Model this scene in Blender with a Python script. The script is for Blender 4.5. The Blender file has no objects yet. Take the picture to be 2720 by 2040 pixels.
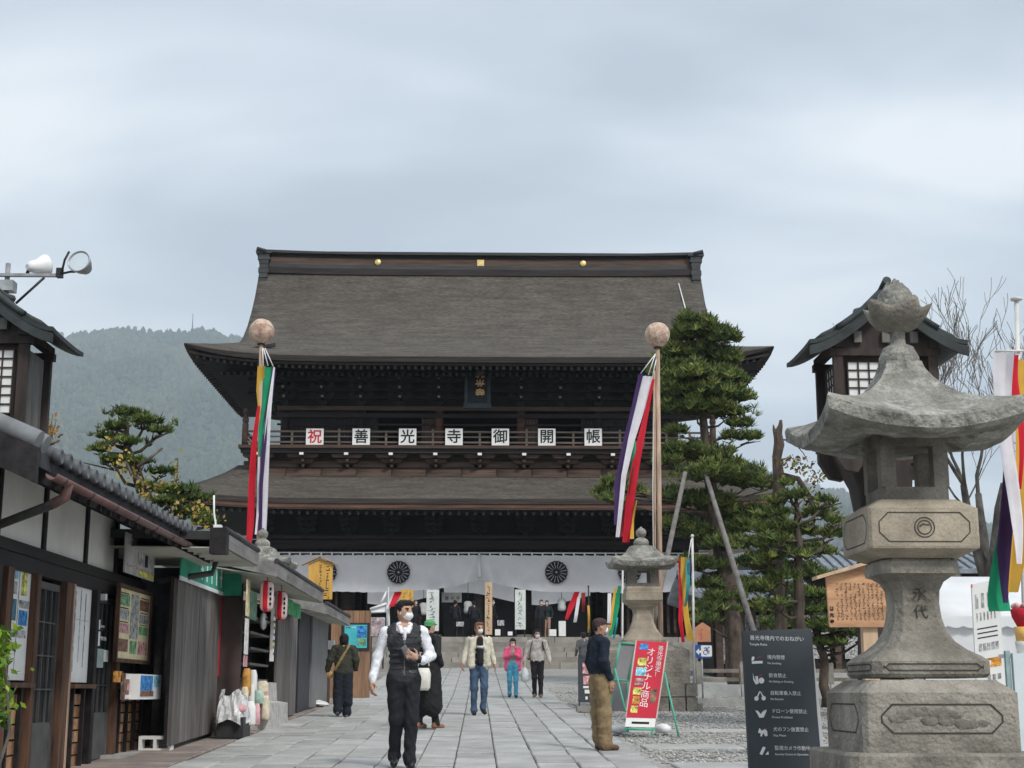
import bpy, math, random
import numpy as np
from mathutils import Vector, Matrix
R = math.radians
rng = random.Random(11)
nr = np.random.default_rng(7)
SC = bpy.context.scene
COL = SC.collection
# ---------------------------------------------------------------- camera
CAMZ, PITCH, YAW, FPX = 1.27, R(11.87), R(1.29), 3900.0
cam = bpy.data.cameras.new('camera'); camo = bpy.data.objects.new('camera', cam); COL.objects.link(camo)
camo.location = (0, 0, CAMZ); camo.rotation_euler = (math.pi/2 + PITCH, 0, -YAW)
cam.sensor_width = 36.0; cam.lens = 36.0*FPX/2720.0; cam.clip_start = .1; cam.clip_end = 30000
SC.camera = camo
# ---------------------------------------------------------------- sky
SUN_EL, SUN_AZ = R(46), R(150)      # behind the camera, to the right
W = bpy.data.worlds.new('World'); SC.world = W; W.use_nodes = True
nt = W.node_tree; nt.nodes.clear(); N = nt.nodes.new; L = nt.links.new
out = N('ShaderNodeOutputWorld'); bg = N('ShaderNodeBackground'); bg.inputs[1].default_value = .1
sky = N('ShaderNodeTexSky'); sky.sky_type = 'NISHITA'; sky.sun_disc = False
sky.sun_elevation = SUN_EL; sky.sun_rotation = SUN_AZ
tc = N('ShaderNodeTexCoord'); sx = N('ShaderNodeSeparateXYZ'); L(tc.outputs['Generated'], sx.inputs[0])
def mth(op, a, b=None, clamp=False):
    n = N('ShaderNodeMath'); n.operation = op; n.use_clamp = clamp
    for i, v in enumerate((a, b)):
        if v is None: continue
        if hasattr(v, 'links'): L(v, n.inputs[i])
        else: n.inputs[i].default_value = v
    return n.outputs[0]
zz = mth('ADD', mth('MAXIMUM', sx.outputs[2], 0.0), .16)
cx = N('ShaderNodeCombineXYZ'); L(mth('DIVIDE', sx.outputs[0], zz), cx.inputs[0]); L(mth('DIVIDE', sx.outputs[1], zz), cx.inputs[1])
mp = N('ShaderNodeMapping'); mp.inputs['Scale'].default_value = (.62, 1.0, 1); mp.inputs['Rotation'].default_value = (0, 0, R(-24)); mp.inputs['Location'].default_value = (2.3, .7, 0)
L(cx.outputs[0], mp.inputs[0])
n1 = N('ShaderNodeTexNoise'); n1.inputs['Scale'].default_value = 1.35; n1.inputs['Detail'].default_value = 4; n1.inputs['Roughness'].default_value = .5; n1.inputs['Distortion'].default_value = .35
L(mp.outputs[0], n1.inputs[0])
cr = N('ShaderNodeValToRGB'); el = cr.color_ramp.elements
el[0].position = .39; el[0].color = (3.5, 3.9, 4.5, 1)
el[1].position = .63; el[1].color = (7.0, 7.2, 7.35, 1)
e = el.new(.46); e.color = (4.25, 4.67, 5.25, 1)
e = el.new(.53); e.color = (5.25, 5.7, 6.25, 1)
L(n1.outputs[0], cr.inputs[0])
mx = N('ShaderNodeMixRGB'); mx.inputs[0].default_value = .94
L(sky.outputs[0], mx.inputs[1]); L(cr.outputs[0], mx.inputs[2])
L(mx.outputs[0], bg.inputs[0]); L(bg.outputs[0], out.inputs[0])
# ---------------------------------------------------------------- sun (overcast)
sl = bpy.data.lights.new('sun', 'SUN'); sl.energy = 1.5; sl.angle = R(10); sl.color = (1, .96, .9)
so = bpy.data.objects.new('sun', sl); COL.objects.link(so)
sd = Vector((math.sin(SUN_AZ)*math.cos(SUN_EL), math.cos(SUN_AZ)*math.cos(SUN_EL), math.sin(SUN_EL)))
so.rotation_euler = sd.to_track_quat('Z', 'Y').to_euler(); so.location = (0, -20, 40)
vs = SC.view_settings; vs.view_transform = 'Standard'; vs.look = 'None'; vs.gamma = 1; vs.exposure = .70; vs.use_curve_mapping = False
SC.cycles.use_denoising = True; SC.cycles.max_bounces = 6; SC.cycles.volume_bounces = 1
# ---------------------------------------------------------------- helpers
_F = Vector((math.sin(YAW)*math.cos(PITCH), math.cos(YAW)*math.cos(PITCH), math.sin(PITCH)))
_Rt = Vector((math.cos(YAW), -math.sin(YAW), 0)); _U = _Rt.cross(_F)
CO = Vector((0, 0, CAMZ))
def P(px, py, Y):
    d = _F*FPX + _Rt*(px-1360) - _U*(py-1020); return CO + d*(Y/d.y)
def PX(px, py, X):
    d = _F*FPX + _Rt*(px-1360) - _U*(py-1020); return CO + d*(X/d.x)
GP = [(-400, -.6), (-20, -.6), (0, 0), (40, 1.19), (61.5, 2.26), (66, 2.4), (76, 3.3), (400, 3.6)]
def gz(y):
    for (a, za), (b, zb) in zip(GP, GP[1:]):
        if y <= b: return za + (zb-za)*max(0, (y-a))/(b-a)
    return GP[-1][1]
def G(px, py):
    lo, hi = 3.0, 64.0
    for _ in range(40):
        m = (lo+hi)/2; p = P(px, py, m)
        if p.z > gz(m): lo = m
        else: hi = m
    return P(px, py, lo)
class MB:
    def __init__(s): s.v = []; s.f = []; s.m = []; s.sm = []; s.xf = None
    def add(s, vs, fs, mi=0, smooth=False):
        b = len(s.v)
        if s.xf is not None: vs = [s.xf @ Vector(v) for v in vs]
        s.v.extend([tuple(v) for v in vs]); s.f.extend([tuple(i+b for i in f) for f in fs]); s.m.extend([mi]*len(fs)); s.sm.extend([smooth]*len(fs)); return s
    def box(s, x0, x1, y0, y1, z0, z1, mi=0):
        v = [(x, y, z) for x in (x0, x1) for y in (y0, y1) for z in (z0, z1)]
        return s.add(v, [(0, 1, 3, 2), (4, 6, 7, 5), (0, 4, 5, 1), (2, 3, 7, 6), (0, 2, 6, 4), (1, 5, 7, 3)], mi)
    def cbox(s, c, sz, mi=0): return s.box(c[0]-sz[0]/2, c[0]+sz[0]/2, c[1]-sz[1]/2, c[1]+sz[1]/2, c[2]-sz[2]/2, c[2]+sz[2]/2, mi)
    def hexa(s, b, t, mi=0):      # bottom quad, top quad (both counter-clockwise from above)
        return s.add(list(b)+list(t), [(3, 2, 1, 0), (4, 5, 6, 7)]+[(i, (i+1) % 4, 4+(i+1) % 4, 4+i) for i in range(4)], mi)
    def prism(s, poly, a, b, axis='y', mi=0, smooth=False):
        n = len(poly)
        def mk(u, w, t): return {'y': (u, t, w), 'x': (t, u, w), 'z': (u, w, t)}[axis]
        v = [mk(u, w, a) for u, w in poly]+[mk(u, w, b) for u, w in poly]
        return s.add(v, [tuple(range(n)), tuple(range(2*n-1, n-1, -1))]+[(i, n+i, n+(i+1) % n, (i+1) % n) for i in range(n)], mi, smooth)
    def tube(s, pts, rad, n=8, mi=0, cap=True, smooth=True, flat=1.0):
        pts = [Vector(p) for p in pts]; k = len(pts)
        rad = rad if isinstance(rad, (list, tuple)) else [rad]*k
        V = []; ref = None
        for i, p in enumerate(pts):
            t = (pts[min(i+1, k-1)]-pts[max(i-1, 0)]).normalized()
            if ref is None or abs(ref.dot(t)) > .98: ref = Vector((0, 0, 1)) if abs(t.z) < .9 else Vector((1, 0, 0))
            a = t.cross(ref).normalized(); b = a.cross(t).normalized(); ref = b
            for j in range(n):
                th = 2*math.pi*j/n; V.append(p + (a*math.cos(th) + b*math.sin(th)*flat)*rad[i])
        Fc = [(i*n+j, i*n+(j+1) % n, (i+1)*n+(j+1) % n, (i+1)*n+j) for i in range(k-1) for j in range(n)]
        s.add(V, Fc, mi, smooth)
        if cap:
            b = len(s.v)-len(V); s.f += [tuple(b+j for j in range(n-1, -1, -1)), tuple(b+(k-1)*n+j for j in range(n))]; s.m += [mi, mi]; s.sm += [False, False]
        return s
    def lathe(s, prof, c, n=20, mi=0, smooth=True, sq=None, rot=0):
        # prof: (radius, z); sq: superellipse power (2 = round, 8 = nearly square)
        V = []
        for r, z in prof:
            for j in range(n):
                th = 2*math.pi*(j+.5)/n + rot
                if sq:
                    q = (abs(math.cos(th-rot))**sq+abs(math.sin(th-rot))**sq)**(-1/sq)
                else: q = 1
                V.append((c[0]+r*q*math.cos(th), c[1]+r*q*math.sin(th), c[2]+z))
        k = len(prof)
        Fc = [(i*n+j, i*n+(j+1) % n, (i+1)*n+(j+1) % n, (i+1)*n+j) for i in range(k-1) for j in range(n)]
        s.add(V, Fc, mi, smooth); b = len(s.v)-len(V)
        s.f += [tuple(b+j for j in range(n-1, -1, -1)), tuple(b+(k-1)*n+j for j in range(n))]; s.m += [mi, mi]; s.sm += [False, False]
        return s
    def grid(s, fn, nu, nv, mi=0, smooth=True):
        V = [fn(i/nu, j/nv) for i in range(nu+1) for j in range(nv+1)]; w = nv+1
        return s.add(V, [(i*w+j, (i+1)*w+j, (i+1)*w+j+1, i*w+j+1) for i in range(nu) for j in range(nv)], mi, smooth)
    def shell(s, fn, nu, nv, off, mi=0, mi_edge=None, mi_under=None, smooth=True):
        # closed slab: fn(u,v) top, off = offset vector (or function) to the underside
        of = off if callable(off) else (lambda u, v: Vector(off))
        w = nv+1; T = [Vector(fn(i/nu, j/nv)) for i in range(nu+1) for j in range(nv+1)]
        B = [T[i*w+j]+of(i/nu, j/nv) for i in range(nu+1) for j in range(nv+1)]; n = len(T)
        q = [(i*w+j, (i+1)*w+j, (i+1)*w+j+1, i*w+j+1) for i in range(nu) for j in range(nv)]
        s.add(T+B, q, mi, smooth); b = len(s.v)-2*n
        mu = mi if mi_under is None else mi_under; me = mi if mi_edge is None else mi_edge
        s.f += [tuple(b+n+k for k in f[::-1]) for f in q]; s.m += [mu]*len(q); s.sm += [smooth]*len(q)
        rim = [j for j in range(w)]+[i*w+nv for i in range(1, nu+1)]+[nu*w+j for j in range(nv-1, -1, -1)]+[i*w for i in range(nu-1, 0, -1)]
        for a, c in zip(rim, rim[1:]+rim[:1]):
            s.f.append((b+a, b+c, b+n+c, b+n+a)); s.m.append(me); s.sm.append(False)
        return s
    def build(s, name, mats, parent=None, origin=None):
        me = bpy.data.meshes.new(name)
        mats = mats if isinstance(mats, (list, tuple)) else [mats]
        V = np.array(s.v, dtype=float).reshape(-1, 3)
        if parent is not None: o3 = np.array(WL.get(parent.name, (0, 0, 0)))
        elif origin is not None: o3 = np.array(origin)
        elif len(V): o3 = np.array([(V[:, 0].min()+V[:, 0].max())/2, (V[:, 1].min()+V[:, 1].max())/2, V[:, 2].min()])
        else: o3 = np.zeros(3)
        me.from_pydata((V-o3).tolist(), [], s.f)
        for m in mats: me.materials.append(m)
        me.polygons.foreach_set('material_index', s.m); me.polygons.foreach_set('use_smooth', s.sm); me.update()
        o = bpy.data.objects.new(name, me); COL.objects.link(o)
        if parent is not None: o.parent = parent; WL[o.name] = tuple(o3)
        else: o.location = o3; WL[o.name] = tuple(o3)
        return o
WL = {}
def npmesh(name, V, Fq, mats, mi=None, parent=None, origin=(0, 0, 0), smooth=False):
    V = np.asarray(V, float); Fq = np.asarray(Fq, int)
    me = bpy.data.meshes.new(name); k = Fq.shape[1]
    o3 = np.array(WL[parent.name]) if parent is not None else np.array(origin, float)
    me.vertices.add(len(V)); me.vertices.foreach_set('co', (V-o3).ravel())
    me.loops.add(Fq.size); me.loops.foreach_set('vertex_index', Fq.ravel())
    me.polygons.add(len(Fq)); me.polygons.foreach_set('loop_start', np.arange(0, Fq.size, k)); me.polygons.foreach_set('loop_total', np.full(len(Fq), k))
    for m in (mats if isinstance(mats, (list, tuple)) else [mats]): me.materials.append(m)
    if mi is not None: me.polygons.foreach_set('material_index', np.asarray(mi, int))
    if smooth: me.polygons.foreach_set('use_smooth', np.ones(len(Fq), bool))
    me.update(calc_edges=True); me.validate()
    o = bpy.data.objects.new(name, me); COL.objects.link(o)
    if parent is not None: o.parent = parent
    else: o.location = o3
    WL[o.name] = tuple(o3); return o
def tag(o, label=None, cat=None, group=None, kind=None):
    if label: o['label'] = label
    if cat: o['category'] = cat
    if group: o['group'] = group
    if kind: o['kind'] = kind
    return o
def thing(name, label, cat, loc, group=None):
    o = bpy.data.objects.new(name, None); COL.objects.link(o); o.location = loc; o.empty_display_size = .2
    WL[o.name] = tuple(loc); return tag(o, label, cat, group)
def copy_tree(o, parent=None):
    c = o.copy(); COL.objects.link(c); c.parent = parent; WL[c.name] = WL[o.name]
    for ch in list(o.children): copy_tree(ch, c)
    return c
# ---------------------------------------------------------------- materials
def M(name, col, rough=.75, var=.18, scale=6.0, bump=.15, bscale=30.0, col2=None, stretch=(1, 1, 1), metal=0.0, spec=.3, rvar=0.0, detail=5, fine=.0, fscale=60.0, trans=0.0, coord='Object', blotch=None, bl_scale=1.5, bl_amt=.5):
    m = bpy.data.materials.new(name); m.use_nodes = True; t = m.node_tree; t.nodes.clear()
    N = t.nodes.new; L = t.links.new
    o = N('ShaderNodeOutputMaterial'); b = N('ShaderNodeBsdfPrincipled'); L(b.outputs[0], o.inputs[0])
    b.inputs['Roughness'].default_value = rough; b.inputs['Metallic'].default_value = metal; b.inputs['Specular IOR Level'].default_value = spec
    tc = N('ShaderNodeTexCoord'); mp = N('ShaderNodeMapping'); mp.inputs['Scale'].default_value = stretch
    oi = N('ShaderNodeObjectInfo'); ad = N('ShaderNodeVectorMath'); ad.operation = 'ADD'
    ml = N('ShaderNodeVectorMath'); ml.operation = 'SCALE'; ml.inputs['Scale'].default_value = 37.0
    cb = N('ShaderNodeCombineXYZ'); L(oi.outputs['Random'], cb.inputs[0]); L(oi.outputs['Random'], cb.inputs[1]); L(cb.outputs[0], ml.inputs[0])
    L(tc.outputs[coord], ad.inputs[0]); L(ml.outputs[0], ad.inputs[1]); L(ad.outputs[0], mp.inputs[0])
    n = N('ShaderNodeTexNoise'); n.inputs['Scale'].default_value = scale; n.inputs['Detail'].default_value = detail; n.inputs['Roughness'].default_value = .6; L(mp.outputs[0], n.inputs[0])
    c2 = col2 or tuple(c*(1-var*1.6) for c in col); c1 = tuple(min(1, c*(1+var)) for c in col)
    r = N('ShaderNodeValToRGB'); r.color_ramp.elements[0].position = .32; r.color_ramp.elements[1].position = .68
    r.color_ramp.elements[0].color = (*c2, 1); r.color_ramp.elements[1].color = (*c1, 1); L(n.outputs[0], r.inputs[0]); c = r.outputs[0]
    if blotch:
        nb = N('ShaderNodeTexNoise'); nb.inputs['Scale'].default_value = bl_scale; nb.inputs['Detail'].default_value = 7; nb.inputs['Roughness'].default_value = .65; L(ad.outputs[0], nb.inputs[0])
        rb = N('ShaderNodeValToRGB'); rb.color_ramp.elements[0].position = .50; rb.color_ramp.elements[1].position = .66; L(nb.outputs[0], rb.inputs[0])
        sc = N('ShaderNodeMath'); sc.operation = 'MULTIPLY'; sc.inputs[1].default_value = bl_amt; L(rb.outputs[0], sc.inputs[0])
        q = N('ShaderNodeMixRGB'); q.inputs[2].default_value = (*blotch, 1); L(sc.outputs[0], q.inputs[0]); L(c, q.inputs[1]); c = q.outputs[0]
    if fine:
        nf = N('ShaderNodeTexNoise'); nf.inputs['Scale'].default_value = fscale; nf.inputs['Detail'].default_value = 3; L(mp.outputs[0], nf.inputs[0])
        mr = N('ShaderNodeMapRange'); mr.inputs[1].default_value = .3; mr.inputs[2].default_value = .7; mr.inputs[3].default_value = 1-fine; mr.inputs[4].default_value = 1+fine; L(nf.outputs[0], mr.inputs[0])
        v = N('ShaderNodeVectorMath'); v.operation = 'SCALE'; L(c, v.inputs[0]); L(mr.outputs[0], v.inputs['Scale']); c = v.outputs[0]
    if rvar:
        mr = N('ShaderNodeMapRange'); mr.inputs[3].default_value = 1-rvar; mr.inputs[4].default_value = 1+rvar; L(oi.outputs['Random'], mr.inputs[0])
        v = N('ShaderNodeVectorMath'); v.operation = 'SCALE'; L(c, v.inputs[0]); L(mr.outputs[0], v.inputs['Scale']); c = v.outputs[0]
    L(c, b.inputs['Base Color'])
    if bump:
        nb = N('ShaderNodeTexNoise'); nb.inputs['Scale'].default_value = bscale; nb.inputs['Detail'].default_value = 4; L(mp.outputs[0], nb.inputs[0])
        bp = N('ShaderNodeBump'); bp.inputs['Strength'].default_value = min(1, bump*2); bp.inputs['Distance'].default_value = .04*bump; L(nb.outputs[0], bp.inputs['Height']); L(bp.outputs[0], b.inputs['Normal'])
    if trans:
        tr = N('ShaderNodeBsdfTranslucent'); L(c, tr.inputs[0]); ms = N('ShaderNodeMixShader'); ms.inputs[0].default_value = trans
        L(b.outputs[0], ms.inputs[1]); L(tr.outputs[0], ms.inputs[2]); L(ms.outputs[0], o.inputs[0])
    return m
m_pave = M('paving_granite', (.40, .40, .385), .8, .16, 1.6, .25, 22, rvar=.11, fine=.16, fscale=70, blotch=(.26, .26, .24), bl_scale=1.3, bl_amt=.6)
m_joint = M('joint_dirt', (.17, .17, .16), .95, .3, 9)
m_brown = M('brown_stone', (.27, .225, .20), .85, .2, 2.5, .25, 25, rvar=.12, fine=.15)
m_ground = M('ground_earth', (.27, .26, .23), .95, .25, 1.2, .4, 12, fine=.25, fscale=40)
m_gravel = M('gravel', (.42, .41, .385), .95, .3, 14, .9, 38, fine=.35, fscale=45)
m_pebble = M('pebble', (.43, .42, .39), .85, .3, 3, .1, rvar=.2)
m_stone = M('podium_stone', (.30, .28, .25), .85, .2, 1.4, .3, 14, rvar=.12, fine=.15, blotch=(.2, .19, .16), bl_scale=.8)
m_bark = M('roof_bark', (.098, .088, .075), .95, .2, 2.4, 1.2, 10.0, stretch=(.3, 1, 2.0), detail=8, fine=.42, fscale=16, blotch=(.062, .055, .046), bl_scale=.3, bl_amt=.5)
m_barkedge = M('bark_edge', (.05, .042, .038), .9, .3, 3, .4, 20, stretch=(.15, 1, 6))
m_darkwood = M('dark_timber', (.022, .017, .017), .7, .35, 2.0, .3, 14, stretch=(.5, .5, 3), rvar=.15)
m_darkwoodh = M('dark_beam', (.028, .021, .021), .7, .35, 2.0, .3, 14, stretch=(.25, 3, 3), rvar=.15)
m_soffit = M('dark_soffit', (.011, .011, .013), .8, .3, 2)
m_redwood = M('red_brown_wood', (.12, .058, .04), .7, .3, 2, .2, 14, stretch=(.3, 3, 3), rvar=.1)
m_brownwood = M('aged_brown_wood', (.085, .055, .042), .75, .3, 2.5, .3, 14, stretch=(.25, 3, 3), rvar=.15)
m_gold = M('gilt_metal', (.85, .62, .25), .35, .15, 5, .1, metal=.7, spec=.6)
m_gilt = M('old_gilt_lettering', (.62, .40, .17), .55, .2, 5, .1)
m_iron = M('black_iron', (.03, .03, .032), .5, .2, 8)
m_ridgecopper = M('ridge_plate', (.05, .052, .054), .55, .25, 2, .2, 10, stretch=(.3, 3, 3))
m_cloth = M('white_cloth', (.83, .83, .85), .9, .05, 1.2, .35, 2.2, trans=.15)
m_black = M('black_print', (.012, .012, .014), .8, .1)
m_white = M('white_paint', (.8, .8, .8), .6, .05, 4, .05)
m_paper = M('white_paper', (.78, .78, .76), .8, .05, 3, .05)
m_redprint = M('red_print', (.55, .02, .04), .7, .1)
m_glassdark = M('dark_glass', (.03, .033, .035), .12, .2, 3, 0, spec=.6)
# ================================================================ setting: ground, path, gravel, hill, haze
ys = [-400, -20, 0, 10, 20, 30, 40, 50, 61.5, 66, 76, 120, 200, 400, 900, 2500, 5600]
mb = MB(); mb.add([(x, y, gz(y)-.05) for y in ys for x in (-8000, -60, 60, 8000)], [(i*4+j, i*4+j+1, i*4+j+5, i*4+j+4) for i in range(len(ys)-1) for j in range(3)])
tag(mb.build('ground', m_ground, origin=(0, 0, 0)), kind='structure')
PX0, PX1 = -3.3, 1.95
def strip(x0, x1, y0, y1, dz, step=2.0):
    m = MB(); n = max(1, int((y1-y0)/step)); yy = [y0+(y1-y0)*i/n for i in range(n+1)]
    for b in (40, 61.5):
        if y0 < b < y1: yy.append(b)
    yy = sorted(set(yy))
    m.add([(x, y, gz(y)+dz) for y in yy for x in (x0, x1)], [(2*i, 2*i+1, 2*i+3, 2*i+2) for i in range(len(yy)-1)]); return m
path = tag(strip(PX0-.02, PX1+.02, -15, 61.3, -.02).build('path', m_joint, origin=(0, 0, 0)), kind='structure')
def slab_verts(x0, x1, y0, y1, h=.0, ch=.012):
    a = lambda x, y, d: (x, y, gz(y)+d)
    b = [a(x0, y0, -.06), a(x1, y0, -.06), a(x1, y1, -.06), a(x0, y1, -.06)]
    e = [a(x0, y0, h), a(x1, y0, h), a(x1, y1, h), a(x0, y1, h)]
    t = [a(x0+ch, y0+ch, h+.012), a(x1-ch, y0+ch, h+.012), a(x1-ch, y1-ch, h+.012), a(x0+ch, y1-ch, h+.012)]
    V = b+e+t; F = [(8, 9, 10, 11)]
    for o in (0, 4): F += [(o+i, o+(i+1) % 4, o+4+(i+1) % 4, o+4+i) for i in range(4)]
    return V, F
NC = 12; cw = (PX1-PX0)/NC
edges = [PX0+cw*i+(rng.uniform(-.035, .035) if 0 < i < NC else 0) for i in range(NC+1)]
farmb = MB()
for c in range(NC):
    y = 12.6 + rng.uniform(0, .9)
    while y < 61:
        l = rng.uniform(.75, 1.25) if y < 32 else rng.uniform(1.0, 1.6)
        y1 = min(y+l, 61.2); g = .007
        V, Fc = slab_verts(edges[c]+g, edges[c+1]-g, y+.024, y1-.024, h=rng.uniform(-.010, .014))
        if y < 31:
            m = MB(); m.add(V, Fc); m.build('paving_slab', m_pave, path)
        else: farmb.add(V, Fc)
        y = y1
tag(farmb.build('far_paving_slabs', m_pave, path), kind='stuff')
strip_s = tag(strip(-6, PX0-.03, -15, 45, -.024).build('shop_forecourt', m_joint, origin=(0, 0, 0)), kind='structure')
y = 13.0
while y < 42:
    l = rng.uniform(1.1, 1.9)
    V, Fc = slab_verts(-4.05 if y > 18.4 else -4.5, PX0-.05, y+.012, y+l-.012, h=rng.uniform(-.004, .004))
    m = MB(); m.add(V, Fc); m.build('brown_slab', m_brown, strip_s); y += l
grav = tag(strip(PX1+.03, 16, -15, 61.3, -.03).build('gravel_yard', m_gravel, origin=(0, 0, 0)), kind='structure')
for (y0, y1, n) in ((15.9, 16.95, 9), (19.35, 20.1, 8), (23.2, 23.75, 7)):       # cross strips of stone in the gravel
    for i in range(n):
        V, Fc = slab_verts(PX1+.2+i*1.3+.01, PX1+.2+(i+1)*1.3-.01, y0, y1, h=-.012)
        m = MB(); m.add(V, Fc); m.build('edging_stone', m_pave, grav)
npb = 16000
px_ = nr.uniform(PX1+.12, 9, npb); py_ = 15.5+30*nr.random(npb)**1.7
keep = ~(((py_ > 15.9) & (py_ < 16.95)) | ((py_ > 19.35) & (py_ < 20.1)) | ((py_ > 23.2) & (py_ < 23.75)))
px_, py_ = px_[keep], py_[keep]; npb = len(px_)
octv = np.array([(1, 0, 0), (0, 1, 0), (-1, 0, 0), (0, -1, 0), (0, 0, 1), (0, 0, -1)], float); octf = np.array([(0, 1, 4), (1, 2, 4), (2, 3, 4), (3, 0, 4), (1, 0, 5), (2, 1, 5), (3, 2, 5), (0, 3, 5)])
def scatter(base_v, base_f, pos, scl, rotz=None):
    n = len(pos); scl = np.asarray(scl, float); scl = scl[:, None]*np.ones(3) if scl.ndim == 1 else scl
    a = nr.uniform(0, 6.28, n) if rotz is None else rotz
    v = base_v[None]*scl[:, None, :]; ca, sa = np.cos(a)[:, None], np.sin(a)[:, None]
    v = np.stack([v[:, :, 0]*ca-v[:, :, 1]*sa, v[:, :, 0]*sa+v[:, :, 1]*ca, v[:, :, 2]], -1)+np.asarray(pos)[:, None, :]
    f = base_f[None]+(np.arange(n)*len(base_v))[:, None, None]
    return v.reshape(-1, 3), f.reshape(-1, base_f.shape[1])
gzv = np.vectorize(gz)
V, Fc = scatter(octv, octf, np.stack([px_, py_, gzv(py_)-.022], -1), np.stack([nr.uniform(.012, .034, npb), nr.uniform(.012, .034, npb), nr.uniform(.008, .02, npb)], -1))
o = npmesh('pebbles', V, Fc, [m_pebble, M('pebble_dark', (.32, .31, .29), .9, .3, 3), M('pebble_pale', (.53, .52, .49), .8, .2, 3)], mi=np.repeat(nr.choice(3, npb, p=[.5, .25, .25]), 8), origin=(5, 25, .5))
tag(o, 'loose grey and white pebbles spread over the gravel yard', 'gravel', kind='stuff')
# -- forested mountain
m_hill = M('hill_soil', (.035, .05, .03), .95, .4, .006, 0)
RID = [(-2600, 950), (-900, 900), (0, 885), (154, 877), (255, 868), (307, 858), (347, 856), (384, 867), (430, 870), (510, 867), (547, 858), (600, 876), (640, 884), (900, 960), (1500, 1100), (1905, 1188), (1958, 1196), (1996, 1232), (2035, 1256), (2177, 1280), (2233, 1290), (2300, 1313), (2720, 1400), (4200, 1560)]
YR = 4500.0
rxs = np.array([P(a, b, YR).x for a, b in RID]); rzs = np.array([P(a, b, YR).z for a, b in RID])
def hill_z(x, y):
    x = np.asarray(x, float); y = np.asarray(y, float)
    h = np.interp(x, rxs, rzs)-26
    t = np.clip((y-1300)/(YR-1300), 0, 1)
    s = t**1.35; back = np.clip(1-(y-YR)/1000, 0.1, 1)
    rid = 45*np.sin(x*.0065+y*.0019)*np.sin(y*.0034+1.3)+26*np.sin(x*.0156-y*.0072)
    return 3+(h*s)*np.where(y > YR, back, 1)+rid*t*(1-t)*4
gx = np.linspace(-7800, 7800, 261); gy = np.linspace(1300, 5400, 64)
XX, YY = np.meshgrid(gx, gy); ZZ = hill_z(XX, YY)
idx = np.arange(XX.size).reshape(XX.shape)
Fq = np.stack([idx[:-1, :-1], idx[:-1, 1:], idx[1:, 1:], idx[1:, :-1]], -1).reshape(-1, 4)
tag(npmesh('forest_hill', np.stack([XX, YY, ZZ], -1).reshape(-1, 3), Fq, m_hill, origin=(0, 1300, 3), smooth=True), kind='structure')
ncn = 30000
xs = np.concatenate([nr.uniform(-2000, -200, int(ncn*.72)), nr.uniform(380, 2050, ncn-int(ncn*.72))]); yv = 1700+2860*nr.random(ncn)**.75
zs = hill_z(xs, yv)
cone = np.array([(math.cos(a)*r, math.sin(a)*r, z) for r, z in ((.55, -.3), (1.0, .45), (.62, 1.25)) for a in np.linspace(0, 2*math.pi, 6, endpoint=False)]+[(0, 0, 1.8)])
cf = [(i*6+j, i*6+(j+1) % 6, (i+1)*6+(j+1) % 6) for i in range(2) for j in range(6)]+[(i*6+j, (i+1)*6+(j+1) % 6, (i+1)*6+j) for i in range(2) for j in range(6)]+[(12+j, 12+(j+1) % 6, 18) for j in range(6)]
w = nr.uniform(4.5, 11, ncn); hgt = w*nr.uniform(.8, 1.5, ncn)
V, Fc = scatter(cone, np.array(cf), np.stack([xs, yv, zs-3], -1), np.stack([w, w, hgt], -1))
V += nr.normal(0, 1.2, V.shape)
fm = [M('forest_a', (.022, .045, .02), .95, .3, .015, 0), M('forest_b', (.055, .075, .03), .95, .3, .015, 0), M('forest_c', (.075, .08, .05), .95, .3, .015, 0)]
o = npmesh('far_forest', V, Fc, fm, mi=np.repeat(np.clip(np.round(1+1.1*np.sin(xs*.011+yv*.004)*np.sin(yv*.0061-xs*.003)+nr.normal(0, .55, ncn)), 0, 2).astype(int), len(cf)), origin=(0, 1300, 3))
tag(o, 'far wooded mountainside fading into blue haze', 'forest', kind='stuff')
# mast on the ridge
q = P(511, 872, 4480); m = MB(); m.tube([(q.x, 4480, q.z-12), (q.x, 4480, q.z+48)], [2.2, 1.1], 6)
tag(m.build('radio_mast', m_iron), 'thin mast standing on the hazy ridge left of the gate', 'mast')
# -- haze
hz = MB(); hz.box(-8100, 8100, -420, 5700, -1.7, 1420)
hm = bpy.data.materials.new('haze_air'); hm.use_nodes = True; t = hm.node_tree; t.nodes.clear()
o_ = t.nodes.new('ShaderNodeOutputMaterial'); pv = t.nodes.new('ShaderNodeVolumePrincipled'); pv.inputs['Color'].default_value = (.80, .91, 1, 1); pv.inputs['Density'].default_value = .00016; pv.inputs['Anisotropy'].default_value = .1
t.links.new(pv.outputs[0], o_.inputs['Volume'])
tag(hz.build('haze', hm), kind='stuff')
# ================================================================ temple gate
GX = .02
zPod = P(1270, 1688, 61.7).z          # top of the stone platform
podium = thing('stone_platform', 'grey stone platform with wide steps carrying the great wooden gate', 'platform', (GX, 66, gz(61.5)))
m = MB(); m.box(GX-15, GX+15, 63.9, 77, 2.0, zPod-.02); m.build('core', m_stone, podium)
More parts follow.
